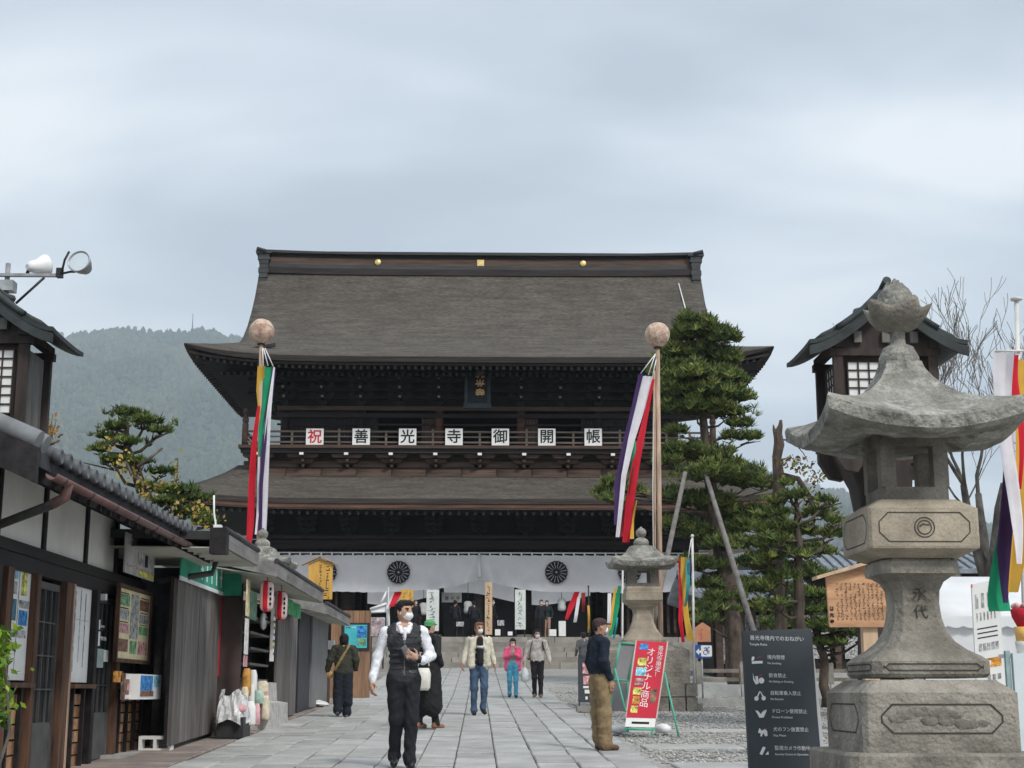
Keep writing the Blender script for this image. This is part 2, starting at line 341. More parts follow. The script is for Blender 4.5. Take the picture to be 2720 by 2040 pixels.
# stone steps: individual blocks, six risers
nst = 6; rise = (zPod-2.27)/nst
for k in range(nst):
    y0 = 61.5+.36*k; x = GX-9.5
    while x < GX+9.4:
        l = min(rng.uniform(1.0, 1.9), GX+9.5-x)
        if GX+9.5-(x+l) < .5: l = GX+9.5-x
        m = MB(); d = rng.uniform(-.006, .006); m.box(x+.012, x+l-.012, y0+d, 64.0, 2.27+k*rise+.004-.15, 2.27+(k+1)*rise+d*.5); m.build('step_stone', m_stone, podium); x += l
for sgn in (-1, 1):
    x0, x1 = sorted((GX+sgn*9.55, GX+sgn*15)); x = x0
    for r in range(3):
        x = x0-rng.uniform(0, .5); hh = (zPod-2.1)/3
        while x < x1:
            l = rng.uniform(.9, 1.6); a, b = max(x, x0), min(x+l, x1)
            if b-a > .1:
                m = MB(); d = rng.uniform(-.03, .02); m.box(a+.012, b-.012, 63.6+d, 64, 2.1+r*hh+.01, 2.1+(r+1)*hh-.005); m.build('wall_stone', m_stone, podium)
            x += l
gate = thing('temple_gate', 'huge dark two-storey wooden temple gate with bark-thatched roofs', 'gate', (GX, 70, zPod))
# ---- upper roof
YF, YB = 62.5, 77.5; YM = 70.0
HWE, HWG = 12.9, 10.85
prof = [(62.5, 15.62), (63.5, 16.07), (64.6, 16.62), (65.6, 17.22), (66.6, 17.95), (67.6, 18.85), (68.5, 19.85), (69.2, 20.85), (69.75, 21.75)]
py = np.array([a for a, b in prof]); pz = np.array([b for a, b in prof])
def rz(y): return float(np.interp(y, py, pz))
def hw(y): return HWG if y >= 64.6 else HWG+(HWE-HWG)*((64.6-y)/2.1)**1.15
def lift(u, y): return .55*abs(u)**6*max(0, (65.2-y)/2.7)**1.2
def roof_fn(sign):
    def fn(u, v):
        y = np.interp(v, np.linspace(0, 1, len(py)), py); s = 2*u-1
        return (GX+s*hw(y), y if sign > 0 else 2*YM-y, rz(y)+lift(s, y))
    return fn
m = MB()
m.shell(roof_fn(1), 48, 24, lambda u, v: Vector((0, .06, -.24*(1-.75*abs(2*u-1)**10))), 0, 1, 1)
m.shell(roof_fn(-1), 24, 12, (0, -.06, -.30), 0, 1, 1)
for sg in (-1, 1):            # side skirts below the gables
    def fs(u, v, sg=sg):
        y = 62.5+15*u; e = v
        yb = 64.6+(75.4-64.6)*u
        yy = y+(yb-y)*e
        return (GX+sg*(HWE+(HWG-.45-HWE)*e), yy, 15.62+.42*(1-e)**1.2+(16.55-15.62)*e**.9+.13*abs(2*u-1)**6*(1-e)**1.2-.012)
    m.shell(fs, 20, 6, lambda u, v: Vector((0, 0, -.22*(1-.7*abs(2*u-1)**10))), 0, 1, 1)
m.build('upper_roof', [m_bark, m_barkedge], gate)
for sg in (-1, 1):
    m = MB(); x = GX+sg*10.2
    poly = [(64.8, 16.5)]+[(y, rz(y)-.3) for y in py[2:]]+[(2*YM-y, rz(y)-.3) for y in py[2:][::-1]]+[(75.2, 16.5)]
    m.prism(poly, min(x, x-sg*.12), max(x, x-sg*.12), 'x'); m.build('gable_wall', m_darkwood, gate)
    m = MB()
    for s2 in (1, -1):
        pts = [(GX+sg*10.75, YM-s2*(YM-y), rz(y)-.42) for y in py[3:]]
        for a, b in zip(pts, pts[1:]):
            lo = Vector((0, 0, -.32)); w_ = Vector((sg*.09, 0, 0))
            m.hexa([Vector(a)+lo, Vector(a)+lo+w_, Vector(b)+lo+w_, Vector(b)+lo], [a, Vector(a)+w_, Vector(b)+w_, b])
    m.build('bargeboard', m_darkwoodh, gate)
# eave fascia boards under the bark edge
def fascia(name, y, z0, hwid, h, lf, pw=6, parent=gate, mat=m_darkwoodh, dep=.12):
    m = MB(); n = 30
    pts = [(GX+(2*i/n-1)*hwid, z0+lf*abs(2*i/n-1)**pw) for i in range(n+1)]
    for (xa, za), (xb, zb) in zip(pts, pts[1:]):
        m.hexa([(xa, y, za-h), (xb, y, zb-h), (xb, y+dep, zb-h), (xa, y+dep, za-h)], [(xa, y, za), (xb, y, zb), (xb, y+dep, zb), (xa, y+dep, za)])
    return m.build(name, mat, parent)
fascia('eave_board', 62.68, 15.37, 12.7, .10, .52)
# rafters (two tiers of flying rafters) shown as individual pieces along the front, joined at the back
def raft_mesh(l, w, h, drop):
    me = bpy.data.meshes.new('rafter'); v = []
    for y, dz in ((0, 0), (l, drop)):
        for x in (-w/2, w/2):
            for z in (-h, 0): v.append((x, y, z+dz))
    me.from_pydata(v, [], [(0, 1, 3, 2), (4, 6, 7, 5), (0, 4, 5, 1), (2, 3, 7, 6), (0, 2, 6, 4), (1, 5, 7, 3)])
    return me
m_rtip = M('rafter_wood', (.032, .028, .028), .7, .3, 3, rvar=.2)
rm = raft_mesh(3.6, .12, .15, .75); rm.materials.append(m_rtip); rm2 = raft_mesh(3.0, .12, .15, .7); rm2.materials.append(m_rtip)
def raft(me, x, y, z, rot=0):
    o = bpy.data.objects.new('rafter', me); COL.objects.link(o); o.parent = gate; o.location = Vector((x, y, z))-Vector(WL[gate.name]); o.rotation_euler[2] = rot
n = 84
for i in range(n):
    s = 2*(i+.5)/n-1; raft(rm, GX+s*12.5, 62.78, 15.26+.5*abs(s)**6)
    if abs(s) < .93: raft(rm2, GX+s*12.5, 63.75, 15.16)
for sg in (-1, 1):
    for i in range(30):
        y = 63.4+14*(i+.5)/30; s = (y-70)/7.5; raft(rm, GX+sg*12.7, y, 15.66+.12*abs(s)**6, R(90)*sg)
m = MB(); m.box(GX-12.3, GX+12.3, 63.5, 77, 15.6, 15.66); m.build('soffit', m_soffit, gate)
# ---- ridge
zr0 = 21.18
def ridge_bar(name, x, y, z0, z1, mat): 
    m = MB(); n = 16
    for i in range(n):
        a, b = -1+2*i/n, -1+2*(i+1)/n; f = lambda s: .10*abs(s)**4
        m.hexa([(GX+a*x, YM-y, z0+f(a)), (GX+b*x, YM-y, z0+f(b)), (GX+b*x, YM+y, z0+f(b)), (GX+a*x, YM+y, z0+f(a))], [(GX+a*x, YM-y, z1+f(a)), (GX+b*x, YM-y, z1+f(b)), (GX+b*x, YM+y, z1+f(b)), (GX+a*x, YM+y, z1+f(a))])
    return m.build(name, mat, gate)
ridge_bar('ridge_sill', 10.5, .62, 21.28, 21.583, m_darkwoodh)
ridge_bar('ridge_board', 10.45, .5, 21.583, 21.798, m_ridgecopper)
rb = ridge_bar('ridge_box', 10.5, .44, 21.798, 22.146, m_brownwood)
ridge_bar('ridge_shadow_board', 10.5, .36, 22.146, 22.323, m_darkwoodh)
rc = ridge_bar('ridge_cap', 10.65, .62, 22.323, 22.442, m_ridgecopper)
m = MB(); m.tube([(GX-10.8, YM, 22.59), (GX-8, YM, 22.501), (GX+8, YM, 22.501), (GX+10.8, YM, 22.59)], .15, 10); m.build('ridge_roll', m_ridgecopper, gate)
for xx in (-5.05, 5.05):
    c = P(1270+xx*3900/72.2, 699, 69.5); m = MB(); m.xf = Matrix.Translation((GX+xx, YM-.47, 21.968)) @ Matrix.Rotation(R(90), 4, 'X')
    m.lathe([(.02, 0), (.16, .0), (.17, .02), (.12, .045), (.02, .06)], (0, 0, 0), 16); m.build('crest_disc', m_gold, gate)
m = MB(); m.box(GX-.17, GX+.17, YM-.475, YM-.442, 21.82, 22.131); m.box(GX-.11, GX-.02, YM-.49, YM-.476, 21.835, 21.946); m.box(GX+.04, GX+.12, YM-.49, YM-.476, 21.865, 22.042); m.build('crest_square', m_gold, gate)
for sg in (-1, 1):     # ridge end blocks (oni-ita) in stacked boards
    m = MB(); x = GX+sg*10.6
    for (z0, z1, wx, y0) in ((20.5, 20.75, .34, .75), (20.78, 21.1, .42, .78), (21.13, 21.45, .5, .75), (21.48, 21.72, .42, .72), (21.75, 22.0, .46, .7), (22.03, 22.2, .6, .72), (22.23, 22.45, .5, .66), (22.48, 22.66, .8, .72)):
        z0, z1 = 21.28+(z0-21.05)*.74, 21.28+(z1-21.05)*.74; m.box(x-wx/2, x+wx/2, YM-y0-.02, YM+y0, z0, z1)
    m.tube([(x-.1*sg, YM-.75, 22.427), (x+.35*sg, YM-.75, 22.56)], .09, 8); m.build('ridge_end', m_ridgecopper, gate)
m = MB(); a = P(1801, 722, 69.3); b = P(1822, 846, 66.9); m.tube([(a.x, 69.2, rz(69.2)+.05), (a.x+.12, 68, rz(68)+.05), (b.x+.05, 66.4, rz(66.4)+.05), (b.x+.2, 64.5, rz(64.5)+.05)], .03, 6); m.build('lightning_conductor', m_white, gate)
# ---- upper storey
UX = 8.95; YU = 66.6; zB = 12.1
cols = [-UX, -5.45, -1.88, 1.88, 5.45, UX]
for x in cols:
    for y in (YU, YM, 2*YM-YU):
        if y == YM and abs(x) < 8: continue
        m = MB(); m.tube([(GX+x, y, zB), (GX+x, y, 14.15)], .2, 14); m.build('upper_column', m_redwood if abs(x) < 2 and y == YU else m_darkwood, gate)
def wallbox(name, x0, x1, y0, y1, z0, z1, mat): 
    m = MB(); m.box(GX+x0, GX+x1, y0, y1, z0, z1); return m.build(name, mat, gate)
wallbox('upper_wall', -UX+.1, -5.5, YU+.02, YU+.12, zB, 14.1, m_darkwood); wallbox('upper_wall', 5.5, UX-.1, YU+.02, YU+.12, zB, 14.1, m_darkwood)
for sg in (-1, 1): wallbox('upper_side_wall', sg*UX-.06, sg*UX+.06, YU+.2, 2*YM-YU-.2, zB, 14.1, m_darkwood)
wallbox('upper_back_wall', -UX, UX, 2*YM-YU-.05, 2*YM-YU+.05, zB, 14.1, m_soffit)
wallbox('upper_ceiling', -UX-.1, UX+.1, YU-.1, 2*YM-YU+.1, 14.12, 14.2, m_soffit)
# slatted windows with katomado panels in the end bays, plank doors folded beside the openings
for sg in (-1, 1):
    for k in range(15):
        x = sg*(5.85+k*.2); m = MB(); m.box(GX+x-.035, GX+x+.035, YU-.06, YU+.015, zB+.35, 13.55); m.build('window_slat', m_darkwood, gate)
    for (a, b) in ((1.9, 2.75), (4.6, 5.4)):
        x0, x1 = sorted((sg*a, sg*b))
        for k in range(5):
            xa = x0+.06+(x1-x0-.12)*k/5; m = MB(); m.box(GX+xa+.008, GX+xa+(x1-x0-.12)/5-.008, YU-.03, YU+.04, zB+.05, 13.62); m.build('door_plank', m_brownwood if a < 2 else m_darkwood, gate)
for (z0, z1, yy, mat) in ((12.1, 12.34, -.27, m_brownwood), (13.62, 13.82, -.24, m_darkwoodh), (13.95, 14.14, -.3, m_brownwood), (13.28, 13.36, -.1, m_darkwoodh)):
    m = MB(); m.box(GX-UX-.35, GX+UX+.35, YU+yy, YU+yy+.1, z0, z1); m.build('tie_beam', mat, gate)
# bracket complexes: three tiers stepping out
m_brk = M('bracket_wood', (.016, .015, .017), .7, .35, 3, .2, 12, rvar=.25)
m_tip = M('bracket_tip', (.26, .26, .26), .8, .2)
def bracket(x, y, z, s=1.0, tips=True):
    m = MB()
    m.prism([(x-.2*s, z+.25*s), (x+.2*s, z+.25*s), (x+.2*s, z+.12*s), (x+.13*s, z), (x-.13*s, z), (x-.2*s, z+.12*s)], y-.2*s, y+.2*s)
    for k in range(3):
        zz = z+(.25+.36*k)*s; o = .42*k*s
        for (yy, L_) in ((y-o, 1.0+.12*k), (y-o-.42*s, .95)):
            l = L_*s/2*1.15
            m.prism([(x-l, zz+.2*s), (x+l, zz+.2*s), (x+l, zz+.1*s), (x+l-.16*s, zz+.02*s), (x-l+.16*s, zz+.02*s), (x-l, zz+.1*s)], yy-.06*s, yy+.06*s)
            for xx in (x-l+.1*s, x, x+l-.1*s):
                m.box(xx-.1*s, xx+.1*s, yy-.1*s, yy+.1*s, zz+.2*s, zz+.34*s)
        m.box(x-.07*s, x+.07*s, y-o-.72*s, y+.1*s, zz+.02*s, zz+.17*s)
        if tips: m.box(x-.055*s, x+.055*s, y-o-.735*s, y-o-.72*s, zz+.04*s, zz+.15*s, 1)
    # tail rafter
    m.hexa([(x-.06*s, y-2.0*s, z+.95*s), (x+.06*s, y-2.0*s, z+.95*s), (x+.06*s, y, z+1.35*s), (x-.06*s, y, z+1.35*s)], [(x-.06*s, y-2.0*s, z+1.1*s), (x+.06*s, y-2.0*s, z+1.1*s), (x+.06*s, y, z+1.5*s), (x-.06*s, y, z+1.5*s)])
    return m
bxs = sorted(cols+[(a+b)/2 for a, b in zip(cols, cols[1:])])
for x in bxs: bracket(GX+x, YU-.1, 14.16, .98).build('bracket_set', [m_brk, m_tip], gate)
for sg in (-1, 1):
    for y in (68.5, 70, 72, 74):
        m = MB(); b = bracket(0, 0, 0, .98); b2 = MB(); b2.xf = Matrix.Translation((GX+sg*(UX+.1), y, 14.16)) @ Matrix.Rotation(R(90)*sg, 4, 'Z'); b2.add(b.v, b.f); b2.m = b.m; b2.build('bracket_set', [m_brk, m_tip], gate)
for k, (yy, zz) in enumerate(((YU-.55, 14.78), (YU-1.0, 15.14), (YU-1.45, 15.48), (YU-.08, 14.5))):
    m = MB(); m.box(GX-UX-1.6, GX+UX+1.6, yy-.08, yy+.08, zz, zz+.16); m.build('purlin', m_brk, gate)
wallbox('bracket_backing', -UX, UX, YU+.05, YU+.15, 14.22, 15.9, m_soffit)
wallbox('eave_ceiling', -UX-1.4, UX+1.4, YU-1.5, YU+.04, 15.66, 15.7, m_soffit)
# ---- balcony
YBAL = 65.0; BX = 10.5
m = MB(); m.box(GX-BX-.25, GX+BX+.25, YBAL-.25, 75.2, zB-.16, zB-.02); m.build('balcony_floor', m_brownwood, gate)
m = MB(); m.box(GX-BX-.15, GX+BX+.15, YBAL-.12, YBAL+.1, zB-.36, zB-.165); m.build('balcony_beam', m_darkwoodh, gate)
for sg in (-1, 1):
    m = MB(); xx = GX+sg*BX; m.box(xx-.11, xx+.11, YBAL, 75, zB-.36, zB-.165); m.build('balcony_beam', m_darkwoodh, gate)
m_rail = M('grey_brown_rail', (.15, .12, .10), .8, .3, 3, .2, 14, stretch=(.3, 3, 3), rvar=.15)
for (dz, th) in ((.10, .06), (.36, .045), (.58, .06)):
    m = MB(); m.box(GX-BX, GX+BX, YBAL-th, YBAL+th, zB+dz, zB+dz+th*1.3); m.build('balcony_rail', m_rail, gate)
    for sg in (-1, 1):
        m = MB(); xx = GX+sg*BX; m.box(xx-th, xx+th, YBAL, 75, zB+dz+.002, zB+dz+th*1.3-.002); m.build('balcony_rail', m_rail, gate)
for i in range(21):
    x = -BX+2*BX*i/20
    if i in (0, 20): continue
    m = MB(); m.box(GX+x-.05, GX+x+.05, YBAL-.04, YBAL+.04, zB-.02, zB+(.74 if i % 4 == 0 else .58)); m.build('rail_post', m_rail, gate)
for sg in (-1, 1):
    for yy in (YBAL, 75):
        m = MB(); m.lathe([(.14, -.02), (.14, .95), (.10, .98), (.13, 1.03), (.15, 1.12), (.13, 1.25), (.07, 1.36), (.10, 1.42), (.13, 1.5), (.10, 1.6), (.02, 1.68)], (GX+sg*BX, yy, zB), 14); m.build('corner_post', m_brownwood, gate)
for i in range(11):          # carved supports under the balcony with pale tips
    x = GX+(-9.9+i*1.98); m = MB()
    for k in range(3):
        z = zB-.95+.2*k; l = .25+.22*k
        m.prism([(x-l, z+.17), (x+l, z+.17), (x+l, z+.08), (x+l-.1, z), (x-l+.1, z), (x-l, z+.08)], YBAL+.55-.25*k, YBAL+.7-.25*k)
        m.box(x-.07, x+.07, YBAL+.3-.26*k, YBAL+1.2, z+.02, z+.15)
    m.box(x-.10, x+.10, YBAL-.36, YBAL-.2, zB-.5, zB-.36)
    m.box(x-.09, x+.09, YBAL-.372, YBAL-.362, zB-.49, zB-.38, 1)
    m.build('balcony_bracket', [m_brownwood, m_paper], gate)
# ---- lower roof
LY = 62.45; LHW = 13.35
lp = [(62.45, 9.38), (63.4, 9.75), (64.4, 10.28), (65.2, 10.78), (65.9, 11.32)]
ly = np.array([a for a, b in lp]); lz = np.array([b for a, b in lp])
def lhw(y): return 10.9+(LHW-10.9)*((65.9-y)/3.45)
def lower_fn(side):
    def fn(u, v):
        y = np.interp(v, np.linspace(0, 1, 5), ly); s = 2*u-1; z = np.interp(y, ly, lz)+.42*abs(s)**6*(1-v)**1.2
        d = y-LY
        if side == 'f': return (GX+s*lhw(y), y, z)
        if side == 'b': return (GX+s*lhw(y), 2*YM-y, z)
        sg = 1 if side == 'r' else -1
        return (GX+sg*lhw(y), YM+s*(YM-y), z-.006)
    return fn
m = MB()
for s_, nu in (('f', 40), ('b', 10), ('l', 16), ('r', 16)): m.shell(lower_fn(s_), nu, 8, (0, 0, -.22), 0, 1, 1)
m.build('lower_roof', [m_bark, m_barkedge], gate)
m = MB(); m.box(GX-10.6, GX+10.6, 65.55, 65.9, 11.12, 11.46); m.build('roof_collar', m_brownwood, gate)
m = MB(); m.box(GX-10.3, GX+10.3, 65.85, 66.2, 11.3, 12.0); m.build('collar_wall', m_brownwood, gate)
for i in range(14):
    x = GX-10.2+i*1.57; m = MB(); m.shell(lambda u, v: (x+u*1.53, 65.0+.56*v, 10.78+.42*v**1.2), 2, 4, (0, 0, -.1)); m.build('collar_shingle', m_brownwood, gate)
fascia('lower_eave_board', 62.5, 9.15, 13.2, .17, .4, mat=m_redwood)
fascia('lower_eave_strip', 62.56, 8.975, 13.1, .05, .4, mat=m_rail)
n = 72
for i in range(n):
    s = 2*(i+.5)/n-1; raft(rm2, GX+s*12.9, 62.7, 8.86+.4*abs(s)**6)
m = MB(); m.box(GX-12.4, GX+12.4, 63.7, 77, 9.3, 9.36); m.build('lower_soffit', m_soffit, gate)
# ---- lower storey
LX = [-9.6, -5.85, -2.05, 2.05, 5.85, 9.6]; YL = 66.2
for x in LX:
    for y in (YL, YM, 2*YM-YL):
        m = MB(); m.lathe([(.5, 0), (.5, .12), (.4, .2), (.4, .22)], (GX+x, y, zPod-.02), 16); m.build('column_base', m_stone, gate)
        m = MB(); m.tube([(GX+x, y, zPod+.2), (GX+x, y, 8.0)], .3, 16); m.build('lower_column', m_darkwood, gate)
for (z0, z1, yo) in ((7.55, 7.95, -.34), (6.85, 7.15, -.32), (8.0, 8.16, -.42)):
    m = MB(); m.box(GX-10.4, GX+10.4, YL+yo, YL+yo+.12, z0, z1); m.build('lintel_beam', m_brownwood if z0 < 7 else m_darkwoodh, gate)
for k in range(56):
    x = GX-9.8+k*.355; m = MB(); m.box(x-.03, x+.03, YL-.28, YL-.24, 7.18, 7.52); m.build('transom_slat', m_darkwood, gate)
for x in sorted(LX+[(a+b)/2 for a, b in zip(LX, LX[1:])]): bracket(GX+x, YL-.15, 8.17, .62, False).build('bracket_set', [m_brk, m_tip], gate)
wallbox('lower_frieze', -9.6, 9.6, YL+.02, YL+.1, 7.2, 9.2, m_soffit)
for sg in (-1, 1):
    wallbox('end_wall', sg*7.73-1.8, sg*7.73+1.8, YL+.4, YL+.5, zPod, 7.2, m_darkwood)
    wallbox('gate_side_wall', sg*9.6-.05, sg*9.6+.05, YL+.1, 2*YM-YL, zPod, 8.2, m_darkwood)
    for k in range(12):
        x = sg*7.73-1.65+k*.3; m = MB(); m.box(GX+x-.06, GX+x+.06, YL+.2, YL+.28, zPod+.3, 6.9); m.build('wall_slat', m_brownwood, gate)
wallbox('gate_ceiling', -9.6, 9.6, YL, 2*YM-YL, 7.22, 7.3, m_soffit)
# ---- plaque
pl = thing('gate_plaque', 'tall dark framed plaque with gilt characters under the upper eaves', 'plaque', (GX, 65.0, 13.2))
c0, c1 = P(1238, 972, 64.9), P(1299, 1082, 64.9)
m = MB(); tilt = .35
def plq(x0, x1, v0, v1, d0, d1, mi=0):
    a = lambda x, v, d: (x, 64.9+tilt*(1-v)*-1-d, c1.z+(c0.z-c1.z)*v)
    m.hexa([a(x0, v0, d1), a(x1, v0, d1), a(x1, v0, d0), a(x0, v0, d0)], [a(x0, v1, d1), a(x1, v1, d1), a(x1, v1, d0), a(x0, v1, d0)], mi)
plq(c0.x+.08, c1.x-.08, .06, .95, 0, .08); m.build('plaque_board', M('plaque_black', (.012, .014, .02), .5), pl)
m = MB()
for a in ((c0.x-.06, c0.x+.08, 0, 1), (c1.x-.08, c1.x+.06, 0, 1), (c0.x+.09, c1.x-.09, .955, 1.0), (c0.x-.1, c1.x+.1, -.07, .05)): plq(*a, -.02, .15)
m.build('plaque_frame', M('plaque_frame', (.035, .05, .06), .6), pl)
def text_mesh(body, size, bold=0.0, ext=0.004, align='CENTER'):
    cu = bpy.data.curves.new('lettering', 'FONT'); cu.body = body; cu.size = size; cu.align_x = align; cu.align_y = 'CENTER'; cu.offset = bold; cu.extrude = ext; cu.resolution_u = 3; cu.space_line = .95
    ob = bpy.data.objects.new('lettering', cu); COL.objects.link(ob)
    me = bpy.data.meshes.new_from_object(ob.evaluated_get(bpy.context.evaluated_depsgraph_get())); bpy.data.objects.remove(ob); bpy.data.curves.remove(cu); return me
def lettering(body, size, mat, pos, parent, normal=(0, -1, 0), bold=0.0, ext=.004, align='CENTER', sx=1.0, up=(0, 0, 1), name='lettering', heavy=0.0):
    me = text_mesh(body, size, bold, ext, align)
    if heavy:
        vv = np.array([v.co[:] for v in me.vertices]); ff = [tuple(p.vertices) for p in me.polygons]; n_ = len(vv); V_ = []; F_ = []
        for k, (dx, dy) in enumerate(((0, 0), (1, 0), (-1, 0), (0, 1), (0, -1), (.7, .7), (-.7, -.7))): V_.append(vv+np.array([dx*heavy, dy*heavy, .0006*k])); F_ += [tuple(i+k*n_ for i in f) for f in ff]
        bpy.data.meshes.remove(me); me = bpy.data.meshes.new('lettering'); me.from_pydata(np.concatenate(V_).tolist(), [], F_)
    me.materials.clear(); me.materials.append(mat)
    n = Vector(normal).normalized(); u = Vector(up); u = (u-n*u.dot(n)).normalized(); r = u.cross(n)
    mt = Matrix(((r.x*sx, u.x, n.x), (r.y*sx, u.y, n.y), (r.z*sx, u.z, n.z))).to_4x4()
    off = Vector(pos)-Vector(WL[parent.name]); me.transform(Matrix.Translation(off) @ mt)
    o = bpy.data.objects.new(name, me); COL.objects.link(o); o.parent = parent; WL[o.name] = WL[parent.name]; return o
for i, ch in enumerate('善光寺'):
    z = c0.z-.52-.42*i; v = (z-c1.z)/(c0.z-c1.z); lettering(ch, .46, m_gilt, (GX, 64.9-tilt*(1-v)-.085, z), pl, heavy=.016, sx=.95, name='gilt_character')
# ---- seven square boards on the balcony rail
chs = '祝善光寺御開帳'; m_brush = M('ink', (.015, .017, .016), .7)
for i, ch in enumerate(chs):
    px = 836+i*123.3; a = P(px, 1161, 64.75); nm = ['first (red-lettered)', 'second', 'third', 'middle', 'fifth', 'sixth', 'last'][i]
    t_ = thing('character_board', ('white square board with a red character hung leftmost on the gate balcony' if i == 0 else f'{nm} from the left of the seven square white character boards on the balcony'), 'board', (a.x, 64.8, a.z-.4), 'square character boards along the balcony rail')
    m = MB(); m.cbox((a.x, 64.78, a.z), (.78, .03, .78)); m.build('panel', m_paper, t_)
    lettering(ch, .66, m_redprint if i == 0 else m_brush, (a.x, 64.763, a.z-.01), t_, heavy=.011)
# ---- white curtain
cur = thing('ceremonial_curtain', 'long white cloth curtain with black wheel crests across the gate front', 'curtain', (GX, 65.3, 5.6))
zt, zb = P(1270, 1474, 65.4).z, P(1270, 1572, 65.4).z
CXW = 10.0
def curt(u, v):
    x = -CXW+2*CXW*u; g = math.exp(-(x/.55)**2); g2 = math.exp(-(abs(x)/1.9)**1.6)
    zbx = zb+.02*math.sin(x*1.7)+.55*math.exp(-(abs(x)/1.5)**1.3)
    z = zt-.03*abs(math.sin((x+.28)*math.pi/.46))+(zbx-zt)*v
    y = 65.4-.03*math.sin(x*2.3+v*2)-.05*v*math.sin(x*.9)-.14*g2*v*math.sin(abs(x)*7-v*3)-.12*g
    return (GX+x, y, z)
m = MB(); m.grid(curt, 160, 14); m.build('cloth', m_cloth, cur)
m = MB(); m.tube([(GX-10.2, 65.4, zt+.09), (GX+10.2, 65.4, zt+.09)], .03, 6); m.build('curtain_rope', m_white, cur)
for i in range(43):
    x = GX-9.8+i*.467; m = MB(); m.box(x-.035, x+.035, 65.33, 65.45, zt-.05, zt+.1); m.build('curtain_loop', m_white, cur)
m = MB(); m.tube([(GX, 65.2, zt+.05), (GX, 65.12, zt-.5), (GX+.01, 65.1, zt-1.0)], [.05, .06, .12], 8); m.build('tie_cord', m_white, cur)
m_spoke = M('crest_spoke', (.42, .42, .46), .8)
for px in (864, 1058.6, 1478, 1672):
    c = P(px, 1520, 65.28); m = MB(); m.xf = Matrix.Translation((c.x, 65.27, c.z)) @ Matrix.Rotation(R(90), 4, 'X')
    n = 64; rim = [(.515-.022*abs(math.cos(8*2*math.pi*j/n)), 2*math.pi*j/n) for j in range(n)]
    m.add([(0, 0, .0)]+[(r*math.cos(t), r*math.sin(t), 0) for r, t in rim], [(0, 1+j, 1+(j+1) % n) for j in range(n)])
    for j in range(16):
        t = 2*math.pi*(j+.5)/16; d = Vector((math.cos(t), math.sin(t), 0)); q = Vector((-d.y, d.x, 0))
        m.add([d*.17-q*.008+Vector((0, 0, .006)), d*.17+q*.008+Vector((0, 0, .006)), d*.46+q*.016+Vector((0, 0, .006)), d*.46-q*.016+Vector((0, 0, .006))], [(0, 1, 2, 3)], 1)
    m.add([(.045*math.cos(k), .045*math.sin(k), .006) for k in np.linspace(0, 6.28, 12, endpoint=False)], [tuple(range(12))], 1)
    m.build('crest', [m_black, m_spoke], cur)
# ================================================================ festival poles and streamers
def cloth_m(name, col): return M(name, col, .85, .08, 3, .25, 9, trans=.25)
m_rd, m_wh, m_pu, m_ye, m_gn, m_te, m_dr = cloth_m('red_cloth', (.62, .02, .04)), cloth_m('white_ribbon_cloth', (.82, .8, .84)), cloth_m('purple_cloth', (.07, .035, .13)), cloth_m('yellow_cloth', (.72, .43, .07)), cloth_m('green_cloth', (.02, .33, .16)), cloth_m('teal_cloth', (.06, .36, .38)), cloth_m('dark_red_cloth', (.25, .03, .035))
m_bamboo = M('pale_pole_wood', (.46, .33, .24), .7, .25, 4, .2, 20, stretch=(4, 4, .4))
m_mast = M('white_mast', (.66, .65, .62), .6, .12, 4)
m_ball = M('woven_ball', (.55, .40, .31), .85, .35, 5, .7, 16, col2=(.33, .2, .15), blotch=(.7, .62, .55), bl_scale=5, bl_amt=.6)
def ribbon(name, pts, Y, widths, mat, parent, tw=.25, ph=0.0):
    # pts: photo points of the ribbon's middle line, hung in the plane Y with folds in depth
    pts = [P(a, b, Y) for a, b in pts]; sc_ = Y/3900*1.0
    n = 24; q = []
    for i in range(n+1):
        t = i/n*(len(pts)-1); k = min(int(t), len(pts)-2); f = t-k; f = f*f*(3-2*f) if False else f
        q.append((pts[k].lerp(pts[k+1], f), np.interp(t, range(len(widths)), widths)*sc_))
    m = MB()
    def fn(u, v):
        i = round(u*n); p, w = q[i]; a = tw*math.sin(u*7+ph)
        s = (v-.5)*w
        return (p.x+s*math.cos(a), p.y+s*math.sin(a)+.045*math.sin(v*11+ph+u*4)*min(1, w*4)+.10*math.sin(u*5+ph), p.z)
    m.grid(fn, n, 4); return m.build(name, mat, parent)
def ball_pole(px, py, base_px, Y, label, ribs, group):
    c = P(px, py, Y); b = P(base_px, 1690, Y); g = gz(Y)
    root = thing('festival_pole', label, 'pole', (b.x, Y, g), group)
    m = MB(); m.tube([(b.x, Y, g-.05), ((b.x+c.x)/2, Y, (g+c.z)/2), (c.x, Y, c.z-.2)], [.062, .058, .05], 10); m.build('pole', m_bamboo, root)
    m = MB(); n = 18
    prof = [(.295*math.sin(math.pi*(i+.5)/n)*(1-.10*(i < 5)), -.295*math.cos(math.pi*(i+.5)/n)*(1.08 if i < 5 else 1)) for i in range(n)]
    m.lathe(prof, c, 24); ba = m.build('ball', m_ball, root)
    m = MB()
    for k in range(7):      # woven bands
        ax = Vector((nr.normal(), nr.normal(), nr.normal())).normalized(); u = ax.orthogonal().normalized(); w = ax.cross(u)
        m.tube([c+(u*math.cos(t)+w*math.sin(t))*.296 for t in np.linspace(0, 2*math.pi, 25)], .009, 5, cap=False)
    m.build('woven_band', M('band_straw', (.62, .5, .4), .9, .2), ba)
    m = MB(); m.lathe([(.1, -.33), (.07, -.28), (.1, -.24)], c, 12); m.build('collar', m_darkwood, root)
    for nm, mat, pts, wd, ph in ribs: ribbon(nm, pts, Y-.12-.015*ph, wd, mat, root, ph=ph)
    return root
YB_ = 34.0
